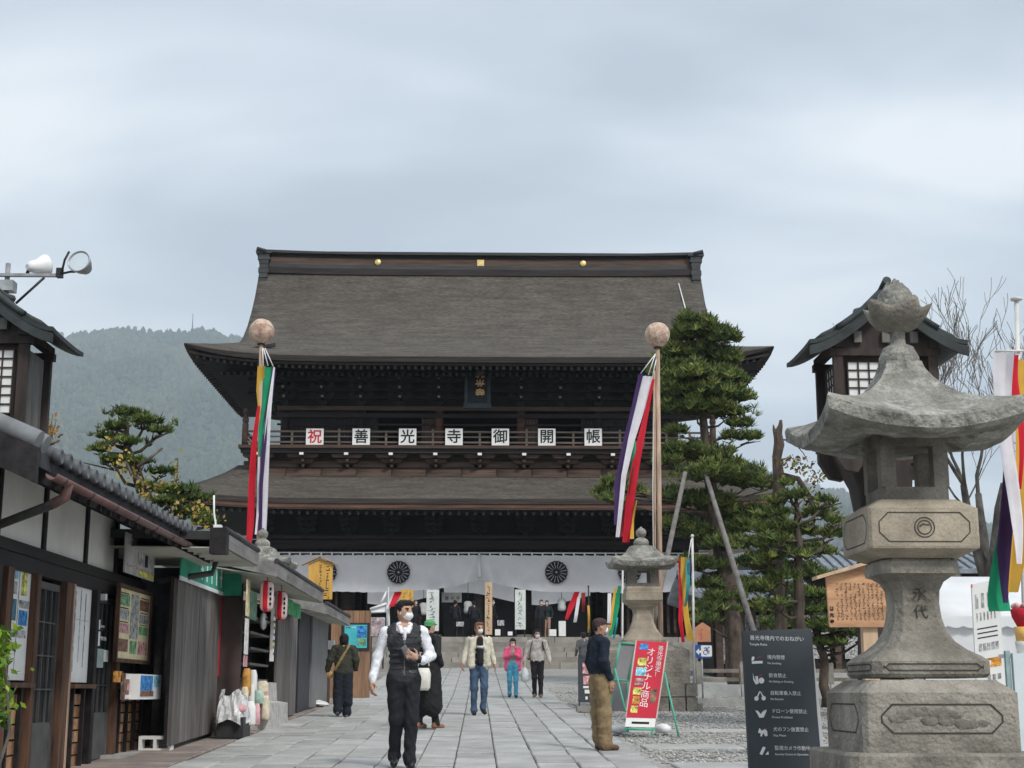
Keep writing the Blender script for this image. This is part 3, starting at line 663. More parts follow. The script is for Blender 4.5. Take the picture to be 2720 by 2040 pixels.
r1 = ball_pole(695, 880, 689, YB_, 'tall pole with straw ball and hanging rainbow streamers left of the gate', [
    ('yellow_streamer', m_ye, [(694, 973), (689, 1035), (693, 1086), (697, 1135), (700, 1180)], [20, 21, 19, 14, 4], 0),
    ('green_streamer', m_gn, [(710, 973), (709, 1067), (697, 1146), (693, 1226)], [30, 28, 18, 5], 1),
    ('purple_streamer', m_pu, [(726, 975), (719, 1051), (709, 1110), (702, 1200), (694, 1290), (690, 1410)], [10, 13, 14, 11, 10, 9], 2),
    ('white_streamer', m_wh, [(728, 975), (718, 1075), (711, 1165), (704, 1288), (697, 1436)], [4, 11, 15, 17, 16], 3),
    ('red_streamer', m_rd, [(689, 1080), (677, 1180), (669, 1288), (664, 1380), (660, 1440)], [8, 15, 19, 20, 17], 4),
    ('inner_white_streamer', m_wh, [(690, 1215), (685, 1320), (680, 1420)], [6, 8, 5], 5)], 'poles with straw balls and streamers')
r2 = ball_pole(1746, 889, 1753, YB_, 'tall pole with straw ball and slanting streamers beside the big pine', [
    ('purple_streamer', m_pu, [(1703, 993), (1682, 1085), (1660, 1180), (1639, 1288), (1634, 1395)], [13, 11, 13, 16, 9], 0),
    ('white_streamer', m_wh, [(1722, 997), (1702, 1082), (1678, 1165), (1656, 1265), (1640, 1427)], [30, 27, 20, 14, 11], 1),
    ('red_streamer', m_rd, [(1737, 1005), (1720, 1085), (1702, 1165), (1686, 1245), (1672, 1345), (1663, 1440)], [8, 11, 19, 22, 24, 19], 2),
    ('green_streamer', m_gn, [(1690, 1170), (1680, 1220), (1672, 1270)], [4, 8, 2], 3),
    ('dark_red_streamer', m_dr, [(1683, 1240), (1665, 1330), (1650, 1425)], [4, 7, 9], 4),
    ('yellow_streamer', m_ye, [(1690, 1330), (1682, 1380), (1678, 1432)], [3, 7, 11], 5)], 'poles with straw balls and streamers')
for rt, pts in ((r1, [[(697, 925), (700, 972)], [(704, 925), (726, 974)], [(700, 925), (712, 972)]]), (r2, [[(1741, 940), (1702, 992)], [(1741, 940), (1722, 996)], [(1743, 955), (1733, 1000)]])):
    for pp in pts:
        m = MB(); m.tube([P(a, b, YB_-.1) for a, b in pp], .012, 5); m.build('cord', m_white, rt)
m = MB(); m.tube([P(1737, 980, YB_), P(1734, 1300, YB_), P(1737, 1690, YB_)], .012, 5); m.build('halyard', m_white, r2)
m = MB(); m.tube([P(1738, 985, YB_), (P(1741, 1690, YB_))], .028, 6); m.build('back_pole', m_bamboo, r2)
def mast_pole(px, top, base, Y, label, ribs, mat=m_mast, r=.03):
    a, g = P(px, top, Y), gz(Y); root = thing('streamer_mast', label, 'pole', (a.x, Y, g))
    m = MB(); m.tube([(P(base[0], base[1], Y).x, Y, g-.05), (a.x, Y, a.z)], [r, r*.8], 8); m.lathe([(.02, 0), (r*1.5, .03), (.02, .07)], a, 8); m.build('pole', mat, root)
    for nm, mt, pts, wd, ph in ribs: ribbon(nm, pts, Y-.06-.015*ph, wd, mt, root, ph=ph)
    return root
mp1 = mast_pole(1839, 1428, (1845, 1885), 31.2, 'slim white mast with yellow and teal streamers in front of the pines', [
    ('yellow_streamer', m_ye, [(1816, 1480), (1817, 1560), (1823, 1640), (1833, 1703)], [15, 17, 15, 20], 0),
    ('red_streamer', m_rd, [(1806, 1482), (1809, 1580), (1806, 1650), (1814, 1706)], [4, 9, 12, 9], 1),
    ('teal_streamer', m_te, [(1828, 1482), (1826, 1550), (1822, 1610)], [11, 10, 6], 2),
    ('blue_streamer', m_pu, [(1834, 1484), (1833, 1560)], [6, 4], 3)])
m = MB(); m.tube([P(1836, 1432, 31.1), P(1828, 1482, 31.1)], .01, 5); m.build('cord', m_white, mp1)
m = MB(); q = P(1845, 1870, 31.2); m.cbox((q.x, 31.2, gz(31.2)+.06), (.3, .3, .12)); m.build('foot', m_stone, mp1)
mast_pole(1654, 1515, (1651, 1770), 40, 'slim white mast with green and white streamers behind the small stone lantern', [
    ('green_streamer', m_gn, [(1646, 1556), (1638, 1610), (1630, 1650), (1620, 1690)], [8, 17, 14, 9], 0),
    ('yellow_streamer', m_ye, [(1636, 1560), (1626, 1620), (1618, 1690)], [7, 8, 5], 1),
    ('white_streamer', m_wh, [(1620, 1575), (1617, 1640), (1614, 1688)], [10, 9, 6], 2), ('pale_streamer', m_te, [(1640, 1640), (1630, 1700)], [4, 6], 3)])
mast_pole(1563, 1560, (1566, 1720), 55, 'dark mast with red and white streamers at the right gate opening', [
    ('red_streamer', m_rd, [(1533, 1572), (1518, 1610), (1504, 1646)], [14, 17, 9], 0), ('white_streamer', m_wh, [(1541, 1572), (1533, 1615), (1527, 1653)], [9, 9, 9], 1),
    ('dark_red_streamer', m_dr, [(1550, 1574), (1549, 1625)], [11, 7], 2), ('yellow_streamer', m_ye, [(1563, 1608), (1565, 1680)], [6, 6], 3)], m_iron)
# ================================================================ stone lanterns
m_lant = M('lantern_stone', (.25, .23, .195), .88, .28, 2.6, .6, 24, fine=.14, fscale=55, blotch=(.13, .12, .095), bl_scale=2.2, bl_amt=.75, rvar=.12)
m_lroof = M('lantern_roof_stone', (.25, .245, .215), .9, .28, 4, 1.0, 18, fine=.18, fscale=45, blotch=(.47, .46, .42), bl_scale=6, bl_amt=.7)
m_lantlight = M('lantern_stone_tan', (.36, .31, .24), .88, .2, 3, .35, 26, fine=.15, fscale=60, blotch=(.25, .21, .16), bl_scale=2.2, bl_amt=.5)
m_groove = M('carved_groove', (.06, .055, .045), .95, .2)
def sqst(m, c, prof, ch=.03, mi=0, smooth=False):
    V = []
    for h, z in prof:
        k = min(ch, h*.3); V += [(c[0]+x, c[1]+y, z) for x, y in ((h-k, -h), (h, -h+k), (h, h-k), (h-k, h), (-h+k, h), (-h, h-k), (-h, -h+k), (-h+k, -h))]
    n = len(prof); F = [(i*8+j, i*8+(j+1) % 8, (i+1)*8+(j+1) % 8, (i+1)*8+j) for i in range(n-1) for j in range(8)]
    F += [tuple(range(7, -1, -1)), tuple((n-1)*8+j for j in range(8))]; m.add(V, F, mi, smooth); return m
def sqroof(m, c, rings, lift, ns=12, rough=0.0, mi=0, ex=4):
    # rings: (half width, z, lift weight); closed square roof with upturned corners
    V = []; per = 4*ns
    for h, z, lw in rings:
        for j in range(per):
            sd, t = divmod(j, ns); s = -1+2*t/ns
            x, y = [(s, -1), (1, s), (-s, 1), (-1, -s)][sd]
            zz = z+lift*lw*max(abs(x), abs(y))**2*min(abs(x), abs(y))**ex
            q = 1+.03*lw*min(abs(x), abs(y))**6
            V.append((c[0]+x*h*q+nr.normal(0, rough), c[1]+y*h*q+nr.normal(0, rough), zz+nr.normal(0, rough)))
    n = len(rings); F = [(i*per+j, i*per+(j+1) % per, (i+1)*per+(j+1) % per, (i+1)*per+j) for i in range(n-1) for j in range(per)]
    F += [tuple(range(per-1, -1, -1)), tuple((n-1)*per+j for j in range(per))]; m.add(V, F, mi, False); return m
def panel(m, c, h, z0, z1, wd, face, proud=.004, ch=.06, mi=0, ring=.012):
    # carved frame line: an octagonal groove ring laid 3 mm proud of a face ('f' = -Y, 'l' = -X)
    w = wd; pts = [(-w+ch, z0), (w-ch, z0), (w, z0+ch), (w, z1-ch), (w-ch, z1), (-w+ch, z1), (-w, z1-ch), (-w, z0+ch)]
    zc = (z0+z1)/2; inn = [(x*(1-ring/w), zc+(z-zc)*(1-ring/((z1-z0)/2))) for x, z in pts]
    mk = (lambda x, z: (c[0]+x, c[1]-h-proud, z)) if face == 'f' else (lambda x, z: (c[0]-h-proud, c[1]-x, z))
    m.add([mk(*p) for p in pts]+[mk(*p) for p in inn], [(i, (i+1) % 8, 8+(i+1) % 8, 8+i) for i in range(8)], mi)
def zt_(y, Yf, x=2412): return P(x, y, Yf).z
# -- big lantern, right foreground
bl = P(2418, 1500, 11.0); C = (bl.x, 11.0); big = thing('stone_lantern', 'big weathered stone lantern with lotus finial in the right foreground', 'stone lantern', (C[0], C[1], gz(11)), 'stone lanterns beside the path')
g0 = gz(11)
m = MB(); sqst(m, C, [(.68, g0-.05), (.68, zt_(2010, 10.3)), (.66, zt_(2002, 10.3))], .05); m.build('plinth', m_lant, big)
zb0, zb1, zb2 = zt_(1997, 10.45), zt_(1840, 10.45), zt_(1806, 10.6)
m = MB(); sqst(m, C, [(.555, zt_(2002, 10.3)), (.555, zb1), (.52, zb1+.03), (.455, zb2-.01), (.45, zb2)], .035); bse = m.build('base_block', m_lant, big)
m = MB(); panel(m, C, .555, zb0+.12, zb1-.075, .43, 'f', ch=.08, ring=.011); panel(m, C, .555, zb0+.12, zb1-.075, .43, 'l', ch=.08, ring=.011); m.build('carved_line', m_groove, bse)
m = MB()
for k in range(26):   # worn carving on the base panel
    x, z = nr.normal(-.05, .16), nr.uniform(zb0+.18, zb1-.13); r = nr.uniform(.02, .055)
    m.xf = Matrix.Translation((C[0]+x, C[1]-.553, z)) @ Matrix.Diagonal((1.5, .12, .8, 1)); m.lathe([(r*.1, -r), (r*.7, -r*.7), (r, 0), (r*.7, r*.7), (r*.1, r)], (0, 0, 0), 8)
m.build('worn_relief', m_lant, bse)
sh = [(.405, zt_(1800, 10.6)), (.425, zt_(1790, 10.6)), (.425, zt_(1756, 10.6)), (.39, zt_(1743, 10.65)), (.31, zt_(1725, 10.7)), (.245, zt_(1703, 10.75)), (.2, zt_(1675, 10.8)), (.175, zt_(1640, 10.8)), (.165, zt_(1600, 10.8)), (.172, zt_(1566, 10.8)), (.2, zt_(1543, 10.78)), (.25, zt_(1528, 10.75)), (.285, zt_(1522, 10.72)), (.29, zt_(1510, 10.7)), (.285, zt_(1490, 10.7)), (.26, zt_(1482, 10.72))]
m = MB(); sqst(m, C, sh, .06); shf = m.build('shaft', m_lant, big)
m = MB(); panel(m, C, .425, sh[1][1]+.02, sh[2][1]-.015, .36, 'f', ch=.04, ring=.009); panel(m, C, .425, sh[1][1]+.02, sh[2][1]-.015, .36, 'l', ch=.04, ring=.009); m.build('carved_line', m_groove, shf)
for i, ch in enumerate('永代'): lettering(ch, .115, m_groove, (C[0]+.005, C[1]-.178-.002*i, zt_(1577+50*i, 10.8)), shf, bold=-.001, ext=.002, name='carved_character')
zp0, zp1, zp2, zp3 = zt_(1481, 10.7), zt_(1456, 10.6), zt_(1349, 10.6), zt_(1326, 10.7)
m = MB(); sqst(m, C, [(.28, zp0), (.40, zp1), (.405, zp1+.015), (.405, zp2), (.385, zp2+.015), (.29, zp3)], .02); pf = m.build('platform', m_lantlight, big)
m = MB(); panel(m, C, .405, zp1+.045, zp2-.03, .335, 'f', ch=.07, ring=.007); panel(m, C, .405, zp1+.045, zp2-.03, .335, 'l', ch=.07, ring=.007)
zc = (zp1+zp2)/2+.005
for r_ in (.072, .05):
    m.add([(C[0]+.0+(r_+d)*math.cos(t), C[1]-.409, zc+(r_+d)*math.sin(t)) for t in np.linspace(0, 2*math.pi, 28, endpoint=False) for d in (-.004, .004)], [(2*i, 2*i+1, (2*i+3) % 56, (2*i+2) % 56) for i in range(28)])
m.add([(C[0]+x, C[1]-.409, zc+z) for x, z in ((-.04, .01), (-.01, .03), (.035, .02), (.04, .012), (-.008, .018), (-.035, 0))], [(0, 1, 4, 5), (1, 2, 3, 4)])
m.build('carved_line', m_groove, pf)
# firebox with open windows
fz0, fz1 = zp3-.01, zt_(1143, 10.75); hw_ = .252; wz0, wz1 = zt_(1293, 10.75), zt_(1184, 10.75); ww = .142
m = MB()
sqst(m, C, [(hw_, fz0), (hw_, wz0)], .03); sqst(m, C, [(hw_, wz1), (hw_, fz1)], .03)
for sx_ in (-1, 1):
    for sy_ in (-1, 1):
        a, b = sorted((C[0]+sx_*ww, C[0]+sx_*hw_)); c_, d_ = sorted((C[1]+sy_*ww, C[1]+sy_*hw_)); m.box(a, b, c_, d_, wz0, wz1)
m.build('firebox', m_lant, big)
rzz = lambda y: zt_(y, 10.28)
ez = rzz(1124)
rr_ = lambda h, y, lw: (h, zt_(y, 11-h), lw)
m = MB(); sqroof(m, C, [rr_(.135, 958, 0), rr_(.15, 975, 0), rr_(.2, 1003, .02), rr_(.26, 1024, .06), rr_(.34, 1047, .15), rr_(.46, 1069, .38), rr_(.60, 1086, .7), (.715, ez+.08, 1), (.73, ez+.06, 1), (.72, ez-.03, 1), (.66, ez-.055, .85), (.45, ez-.06, .3), (.27, fz1+.0, 0)], .14, 14, .0018, ex=2.2); m.build('roof', m_lroof, big)
m = MB(); c3 = (C[0], C[1], 0)
zf = lambda y: zt_(y, 10.95)
m.lathe([(.11, zf(985)-.03), (.15, zf(965)), (.155, zf(950)), (.135, zf(936)), (.125, zf(930)), (.115, zf(921)), (.06, zf(912)), (.055, zf(895)), (.06, zf(876)), (.1, zf(873)), (.12, zf(868))], c3, 20); m.build('finial_neck', m_lroof, big)
m = MB(); n = 48; V = []
for r_, y, tip in ((.07, 880, 0), (.15, 868, .1), (.205, 848, .35), (.225, 828, .7), (.232, 815, 1.0), (.205, 818, .8), (.10, 830, 0)):
    for j in range(n):
        t = 2*math.pi*j/n; pk = abs(math.cos(2.5*(t+.1)))**2.6; q = 1+.30*tip*(pk-.3)
        V.append((C[0]+r_*q*math.cos(t), C[1]+r_*q*math.sin(t), zf(y)+.06*tip*(pk-.35)))
m.add(V, [(i*n+j, i*n+(j+1) % n, (i+1)*n+(j+1) % n, (i+1)*n+j) for i in range(6) for j in range(n)]+[tuple(6*n+j for j in range(n))], 0, True); m.build('lotus', m_lant, big)
m = MB(); zj = zf(792); V = []; n = 20
for k, (r_, z) in enumerate(((.06, -.15), (.11, -.11), (.135, -.05), (.14, .0), (.128, .045), (.1, .085), (.062, .118), (.028, .145), (.005, .172))):
    for j in range(n): t = 2*math.pi*j/n; q = 1+.05*math.sin(3*t+z*14); V.append((C[0]+r_*q*math.cos(t), C[1]+r_*q*math.sin(t), zj+z))
m.add(V, [(i*n+j, i*n+(j+1) % n, (i+1)*n+(j+1) % n, (i+1)*n+j) for i in range(8) for j in range(n)], 0, True)
for j in range(4):
    a0 = j*1.57+.4; m.tube([(C[0]+(.137-.02*k)*math.cos(a0+.35*k), C[1]+(.137-.02*k)*math.sin(a0+.35*k), zj-.08+.055*k) for k in range(5)], [.012, .02, .022, .018, .008], 6)
m.build('flame_jewel', m_lroof, big)
# -- smaller lantern by the path (and its twin behind the stalls)
def small_lantern(px, Y, label):
    a = P(px, 1600, Y); C = (a.x, Y); g = gz(Y); Z = lambda y: P(1705, y, 32).z-gz(32)+g
    root = thing('stone_lantern', label, 'stone lantern', (a.x, Y, g), 'stone lanterns beside the path')
    x0 = 1.02
    for r in range(2):       # rubble course
        for sd in range(2):
            x = -x0
            while x < x0-.05:
                l = min(rng.uniform(.3, .62), x0-x)
                m = MB(); za, zb_ = g-.05+r*.29, g+.22+r*.29
                if sd == 0: sq = [(C[0]+x+.012, C[1]-x0), (C[0]+x+l-.012, C[1]-x0), (C[0]+x+l-.012, C[1]-x0+.3), (C[0]+x+.012, C[1]-x0+.3)]
                else: sq = [(C[0]-x0, C[1]+x+.3), (C[0]-x0+.3, C[1]+x+.3), (C[0]-x0+.3, C[1]+x+l+.28), (C[0]-x0, C[1]+x+l+.28)]
                cx_ = sum(p[0] for p in sq)/4; cy_ = sum(p[1] for p in sq)/4
                m.hexa([(p[0], p[1], za) for p in sq], [(cx_+(p[0]-cx_)*.95, cy_+(p[1]-cy_)*.95, zb_) for p in sq]); m.build('rubble_stone', m_lant, root); x += l
    m = MB(); sqst(m, C, [(.93, g), (.93, g+.52)], .04); sqst(m, C, [(.88, g+.52), (.88, Z(1730)), (.8, Z(1724)), (.6, Z(1712))], .04); b = m.build('base_block', m_lant, root)
    m = MB(); panel(m, C, .88, g+.62, Z(1740), .2, 'f', ch=.05, ring=.02); m.build('carved_line', m_groove, b)
    m = MB(); sqst(m, C, [(.45, Z(1714)), (.45, Z(1701)), (.38, Z(1690)), (.28, Z(1672)), (.215, Z(1650)), (.195, Z(1632)), (.21, Z(1620)), (.29, Z(1612)), (.3, Z(1606))], .06); m.build('shaft', m_lantlight, root)
    m = MB(); sqst(m, C, [(.33, Z(1606)), (.40, Z(1596)), (.40, Z(1576)), (.40, Z(1575)), (.375, Z(1574)), (.375, Z(1565)), (.36, Z(1561))], .02); m.build('platform', m_lantlight, root)
    m = MB(); sqst(m, C, [(.33, Z(1561)), (.33, Z(1551))], .02); sqst(m, C, [(.33, Z(1519)), (.33, Z(1507))], .02)
    for a_ in (-1, 1):
        for b_ in (-1, 1):
            p, q = sorted((C[0]+a_*.14, C[0]+a_*.33)); u, v = sorted((C[1]+b_*.14, C[1]+b_*.33)); m.box(p, q, u, v, Z(1551), Z(1519))
    m.build('firebox', m_lant, root)
    e_ = Z(1509); m = MB(); sqroof(m, C, [(.155, Z(1450), 0), (.27, Z(1455), 0), (.33, Z(1468), .05), (.47, Z(1483), .2), (.69, e_+.13, 1), (.70, e_+.1, 1), (.66, e_, 1), (.33, e_-.02, 0)], .06, 12, .006); m.build('roof', m_lroof, root)
    m = MB(); m.lathe([(.165, Z(1453)), (.165, Z(1439)), (.14, Z(1434)), (.08, Z(1429)), (.06, Z(1427)), (.1, Z(1424)), (.118, Z(1416)), (.11, Z(1410)), (.07, Z(1405)), (.03, Z(1402)), (.015, Z(1399))], (C[0], C[1], 0), 16); m.build('finial', m_lroof, root)
    return root
small_lantern(1706, 32, 'stone lantern with onion finial standing behind the red sale banner')
small_lantern(692, 32.6, 'stone lantern whose roof and finial rise behind the market stall roofs')
# ================================================================ timber lantern towers
m_copper = M('patina_roof', (.032, .04, .04), .6, .3, 3, .3, 12)
m_twood = M('tower_timber', (.045, .034, .03), .75, .3, 2.5, .25, 14, stretch=(2, 2, .4), rvar=.1)
m_twg = M('weathered_tower_board', (.15, .145, .135), .8, .25, 2.5, .25, 14, stretch=(2, 2, .4), rvar=.1)
def tower(X, Y, label):
    zg = gz(Y); root = thing('lantern_tower', label, 'lantern tower', (X, Y, zg), 'timber lantern towers')
    dz = 0; RW, RD = 1.26, .88; ze, zr = 6.70, 7.58
    # roof: gable toward the camera, concave slopes
    for sg in (-1, 1):
        def fn(u, v, sg=sg):
            t = u; x = .06+(RW-.06)*t; z = zr-.10-(zr-.10-ze)*(1-(1-t)**1.45)+.03*t**5*abs(2*v-1)**3
            return (X+sg*x, Y-RD+2*RD*v, z)
        m = MB(); m.shell(fn, 12, 8, (0, 0, -.07)); rf = m.build('roof_slope', m_copper, root)
        for k in range(8):   # tile rolls down the slope
            v = (k+.5)/8; pts = [Vector(fn(u, v))+Vector((0, 0, .02)) for u in np.linspace(.04, 1.05, 9)]
            m = MB(); m.tube(pts, .06, 7); m.build('tile_roll', m_copper, rf)
        for yy in (-RD-.03,):
            m = MB(); pts = [Vector(fn(u, .5)) for u in np.linspace(0, 1, 9)]
            for a, b in zip(pts, pts[1:]):
                a0, b0 = Vector((a.x, Y+yy, a.z-.075)), Vector((b.x, Y+yy, b.z-.075)); d = Vector((0, .06, 0)); l = Vector((0, 0, -.15))
                m.hexa([a0+l, b0+l, b0+l+d, a0+l+d], [a0, b0, b0+d, a0+d])
            m.build('bargeboard', m_copper, root)
        m = MB(); pts = [Vector((fn(u, 0)[0], Y-RD+.02, fn(u, .5)[2]+.03)) for u in np.linspace(0, .62, 8)]; m.tube(pts, .055, 8); m.build('verge_roll', m_copper, root)
    m = MB(); m.tube([(X, Y-RD-.08, zr+.10), (X, Y-RD+.3, zr), (X, Y+RD-.3, zr), (X, Y+RD+.08, zr+.08)], .07, 8); m.box(X-.09, X+.09, Y-RD, Y+RD, zr-.14, zr-.02); m.build('ridge', m_copper, root)
    m = MB(); m.prism([(X-.85, ze-.12), (X+.85, ze-.12), (X+.85, ze+.02), (X, zr-.18), (X-.85, ze+.02)], Y-.66, Y-.62); m.build('gable_board', m_twood, root)
    for xx in (-.45, 0, .45):
        m = MB(); m.box(X+xx-.06, X+xx+.06, Y-.74, Y-.67, ze+.02, ze+.2); m.build('gable_bracket', m_twg, root)
    B, D = .76, .6; z0, z1 = 5.12, 6.52
    m = MB(); m.box(X-B+.06, X+B-.06, Y-D+.06, Y+D-.06, z0, z1); m.build('lamp_box', m_twood, root)
    for xx in (-B, B):
        for yy in (-D, D):
            m = MB(); w = .075; m.box(X+xx-w, X+xx+w, Y+yy-.05, Y+yy+.05, z0, z1+.15); m.build('post', m_twood, root)
    for yy in (-D, D):
        for zz in (z0+.02, z1): m = MB(); m.box(X-B-.12, X+B+.12, Y+yy-.07, Y+yy+.07, zz, zz+.12); m.build('rail', m_twood, root)
    for sg in (-1, 1):
        m = MB(); m.box(X+sg*B-.07, X+sg*B+.07, Y-D-.15, Y+D+.15, z1+.125, z1+.24); m.build('side_rail', m_twood, root)
    # paper screens with lattice
    def screen(x0, x1, y, face):
        w = MB()
        if face == 'f': w.box(x0, x1, y-.012, y, z0+.32, z1-.08)
        else: w.box(y-.012, y, x0, x1, z0+.32, z1-.08)
        sc_ = w.build('paper_screen', m_paper, root); h = z1-z0-.40
        nxx = max(2, round((x1-x0)/.17))
        for k in range(nxx+1):
            xx = x0+(x1-x0)*k/nxx; m = MB()
            (m.box(xx-.011, xx+.011, y-.035, y-.014, z0+.32, z1-.08) if face == 'f' else m.box(y-.035, y-.014, xx-.011, xx+.011, z0+.32, z1-.08)); m.build('lattice_bar', m_twood, sc_)
        for k in range(8):
            zz = z0+.32+h*k/7; m = MB()
            (m.box(x0, x1, y-.033, y-.016, zz-.011, zz+.011) if face == 'f' else m.box(y-.033, y-.016, x0, x1, zz-.011, zz+.011)); m.build('lattice_bar', m_twood, sc_)
    screen(X-.60, X+.60, Y-D+.05, 'f')
    screen(Y-.3, Y+.3, X-B+.055, 'l')
    for k in range(4): m = MB(); m.box(X+B-.062, X+B-.02, Y-D+.1+k*.25+.006, Y-D+.1+(k+1)*.25-.006, z0+.1, z1-.02); m.build('side_board', m_twg, root)
    # flared foot with carved noses
    for sg in (-1, 1):
        for y in (-D+.1, D-.1):
            m = MB(); pts = [(.0, z0), (B+.12, z0), (B+.12, z0-.15), (B-.05, z0-.42), (B-.25, z0-.46), (B-.32, z0-.36), (B-.42, z0-.3), (B-.48, z0-.45), (B-.42, z0-.6), (.3, z0-1.0), (.3, z0-1.3), (0, z0-1.3)]
            m.prism([(X+sg*a, b) for a, b in pts], Y+y-.08, Y+y+.08); m.build('carved_brace', m_twood, root)
    m = MB(); sqst(m, (X-.16, Y), [(.36, zg-.05), (.3, zg+.6), (.22, 3.9), (.3, 4.5), (.5, 5.0), (.58, 5.13)], .03); m.build('post_shaft', m_twood, root)
    return root
tower(6.46, 23.3, 'timber lantern tower with paper screens rising behind the big stone lantern')
tower(-7.76, 22.75, 'timber lantern tower with curved copper roof cut by the left picture edge')
# ---- floodlights beside the left tower
fl = P(22, 700, 24.5); fr = thing('floodlight_post', 'steel post with two round floodlights above the left lantern tower', 'floodlight', (fl.x, 24.5, gz(24.5)))
m_steel = M('galvanised_steel', (.36, .37, .38), .45, .2, 5, .1, metal=.5)
m = MB(); m.tube([(fl.x, 24.5, gz(24.5)), (fl.x, 24.5, fl.z)], .045, 8); m.box(fl.x-.14, fl.x+.14, 24.38, 24.62, P(22, 775, 24.5).z, P(22, 748, 24.5).z); m.build('post', m_steel, fr)
a, b = P(-60, 732, 24.5), P(165, 730, 24.5); m = MB(); m.box(a.x, b.x, 24.42, 24.5, a.z-.025, a.z+.025); m.build('cross_arm', m_steel, fr)
m = MB(); m.tube([P(42, 806, 24.4), P(118, 737, 24.4)], .022, 6); m.build('stay', m_iron, fr)
c = P(212, 697, 24.3); m = MB(); m.xf = Matrix.Translation(c) @ Matrix.Rotation(R(78), 4, 'X') @ Matrix.Rotation(R(-12), 4, 'Y')
m.lathe([(.05, -.3), (.1, -.26), (.16, -.12), (.19, 0), (.2, .02), (.2, .05), (.185, .05), (.18, .02)], (0, 0, 0), 24); lm = m.build('lamp_housing', m_steel, fr)
m = MB(); m.xf = Matrix.Translation(c) @ Matrix.Rotation(R(78), 4, 'X') @ Matrix.Rotation(R(-12), 4, 'Y'); m.lathe([(.001, -.12), (.08, -.1), (.13, -.05), (.172, .03)], (0, 0, 0), 24)
m.build('reflector', M('reflector', (.8, .84, .82), .08, .05, 3, 0, metal=.9), lm)
m = MB(); m.tube([P(163, 727, 24.4), P(172, 690, 24.4), P(184, 668, 24.4)], .02, 6); m.tube([P(163, 727, 24.4), P(186, 722, 24.4), P(200, 722, 24.4)], .02, 6); m.box(b.x-.08, b.x+.02, 24.4, 24.52, b.z-.06, b.z+.1); m.build('bracket', m_iron, lm)
c = P(108, 707, 24.6); m = MB(); m.xf = Matrix.Translation(c) @ Matrix.Rotation(R(-70), 4, 'X') @ Matrix.Rotation(R(35), 4, 'Y')
m.lathe([(.05, -.28), (.1, -.2), (.13, -.05), (.19, .06), (.2, .1)], (0, 0, 0), 20); m.build('lamp_housing', m_white, fr)
m = MB(); m.tube([P(72, 728, 24.5), P(80, 705, 24.5), P(95, 692, 24.5)], .03, 6); m.build('bracket', m_iron, fr)
# ================================================================ left row of stalls
m_blackwood = M('black_stained_wood', (.018, .015, .016), .6, .4, 3, .2, 14, stretch=(3, .4, 3), rvar=.2)
m_agedpost = M('worn_brown_post', (.11, .055, .032), .7, .4, 3, .3, 12, stretch=(4, 4, .5), col2=(.03, .018, .014), rvar=.15)
m_plaster = M('aged_white_plaster', (.88, .87, .82), .9, .05, 1.5, .1, 8, blotch=(.68, .67, .6), bl_scale=1.2, bl_amt=.45)
m_tile = M('grey_roof_tile', (.11, .118, .126), .55, .25, 5, .2, 20, rvar=.2)
m_tiledark = M('dark_tile_gap', (.05, .05, .055), .8, .3)
m_gutter = M('brown_gutter', (.17, .095, .088), .45, .2, 3, .05)
m_pipe = M('grey_pipe', (.07, .068, .066), .5, .2)
m_doorgrey = M('grey_door_frame', (.10, .10, .098), .55, .2, 4, .1)
m_brickwood = M('tan_clay_block', (.42, .25, .14), .85, .35, 5, .4, 18, rvar=.3, col2=(.22, .11, .06))
m_greyplank = M('weathered_plank', (.17, .155, .145), .8, .3, 3, .35, 14, stretch=(4, 4, .35), rvar=.2)
m_purplewall = M('brown_panel', (.095, .068, .062), .8, .2, 2, .1)
m_greenb = M('green_banner_cloth', (.05, .36, .24), .8, .15, 3, .2, 8)
m_eave = M('stall_fascia', (.22, .21, .2), .75, .25, 2, .2, 12, stretch=(3, .4, 3), rvar=.1)
m_eavedark = M('stall_roof_sheet', (.05, .05, .052), .6, .25, 3)
m_soff = M('stall_soffit', (.5, .5, .44), .85, .2, 2, .1, blotch=(.26, .26, .22), bl_scale=2)
m_blue = M('print_blue', (.05, .25, .6), .6, .55, 16, .03, 30, fine=.35, fscale=70); m_orange = M('print_orange', (.75, .3, .06), .6, .55, 16, .03, 30, fine=.35, fscale=70); m_pink = M('print_pink', (.8, .35, .35), .6, .55, 16, .03, 30, fine=.35, fscale=70); m_yel = M('print_yellow', (.85, .65, .15), .6, .55, 16, .03, 30, fine=.35, fscale=70); m_grnp = M('print_green', (.2, .4, .22), .6, .55, 16, .03, 30, fine=.35, fscale=70); m_brn = M('print_brown', (.25, .13, .09), .6, .55, 16, .03, 30, fine=.35, fscale=70); m_skyp = M('print_sky', (.25, .55, .75), .6, .55, 16, .03, 30, fine=.35, fscale=70); m_gryp = M('print_grey', (.42, .42, .42), .6, .55, 16, .03, 30, fine=.35, fscale=70)
XS = -4.3
fy = lambda px, X=XS: PX(px, 1700, X).y
zx = lambda px, py, X=XS: PX(px, py, X).z
def xbox(name, X0, X1, ya, yb, z0, z1, mat, par): m = MB(); m.box(min(X0, X1), max(X0, X1), min(ya, yb), max(ya, yb), z0, z1); return m.build(name, mat, par)
g1 = gz(15.5)
s1 = thing('plaster_shop', 'low black timber shop with white plaster panels and grey tiled roof', 'shop', (-5.5, 15.5, g1))
Z_P0, Z_P1 = 2.65, 3.42
ya, yz = 11.9, 19.1
xbox('back_mass', -8.2, -5.6, ya+.3, yz-.1, 0, 3.4, m_blackwood, s1)
xbox('far_end_wall', -5.6, -4.36, yz-.12, yz, .3, 3.3, m_blackwood, s1)
xbox('near_end_wall', -8.2, -4.36, ya+.18, ya+.28, .2, 3.5, m_plaster, s1)
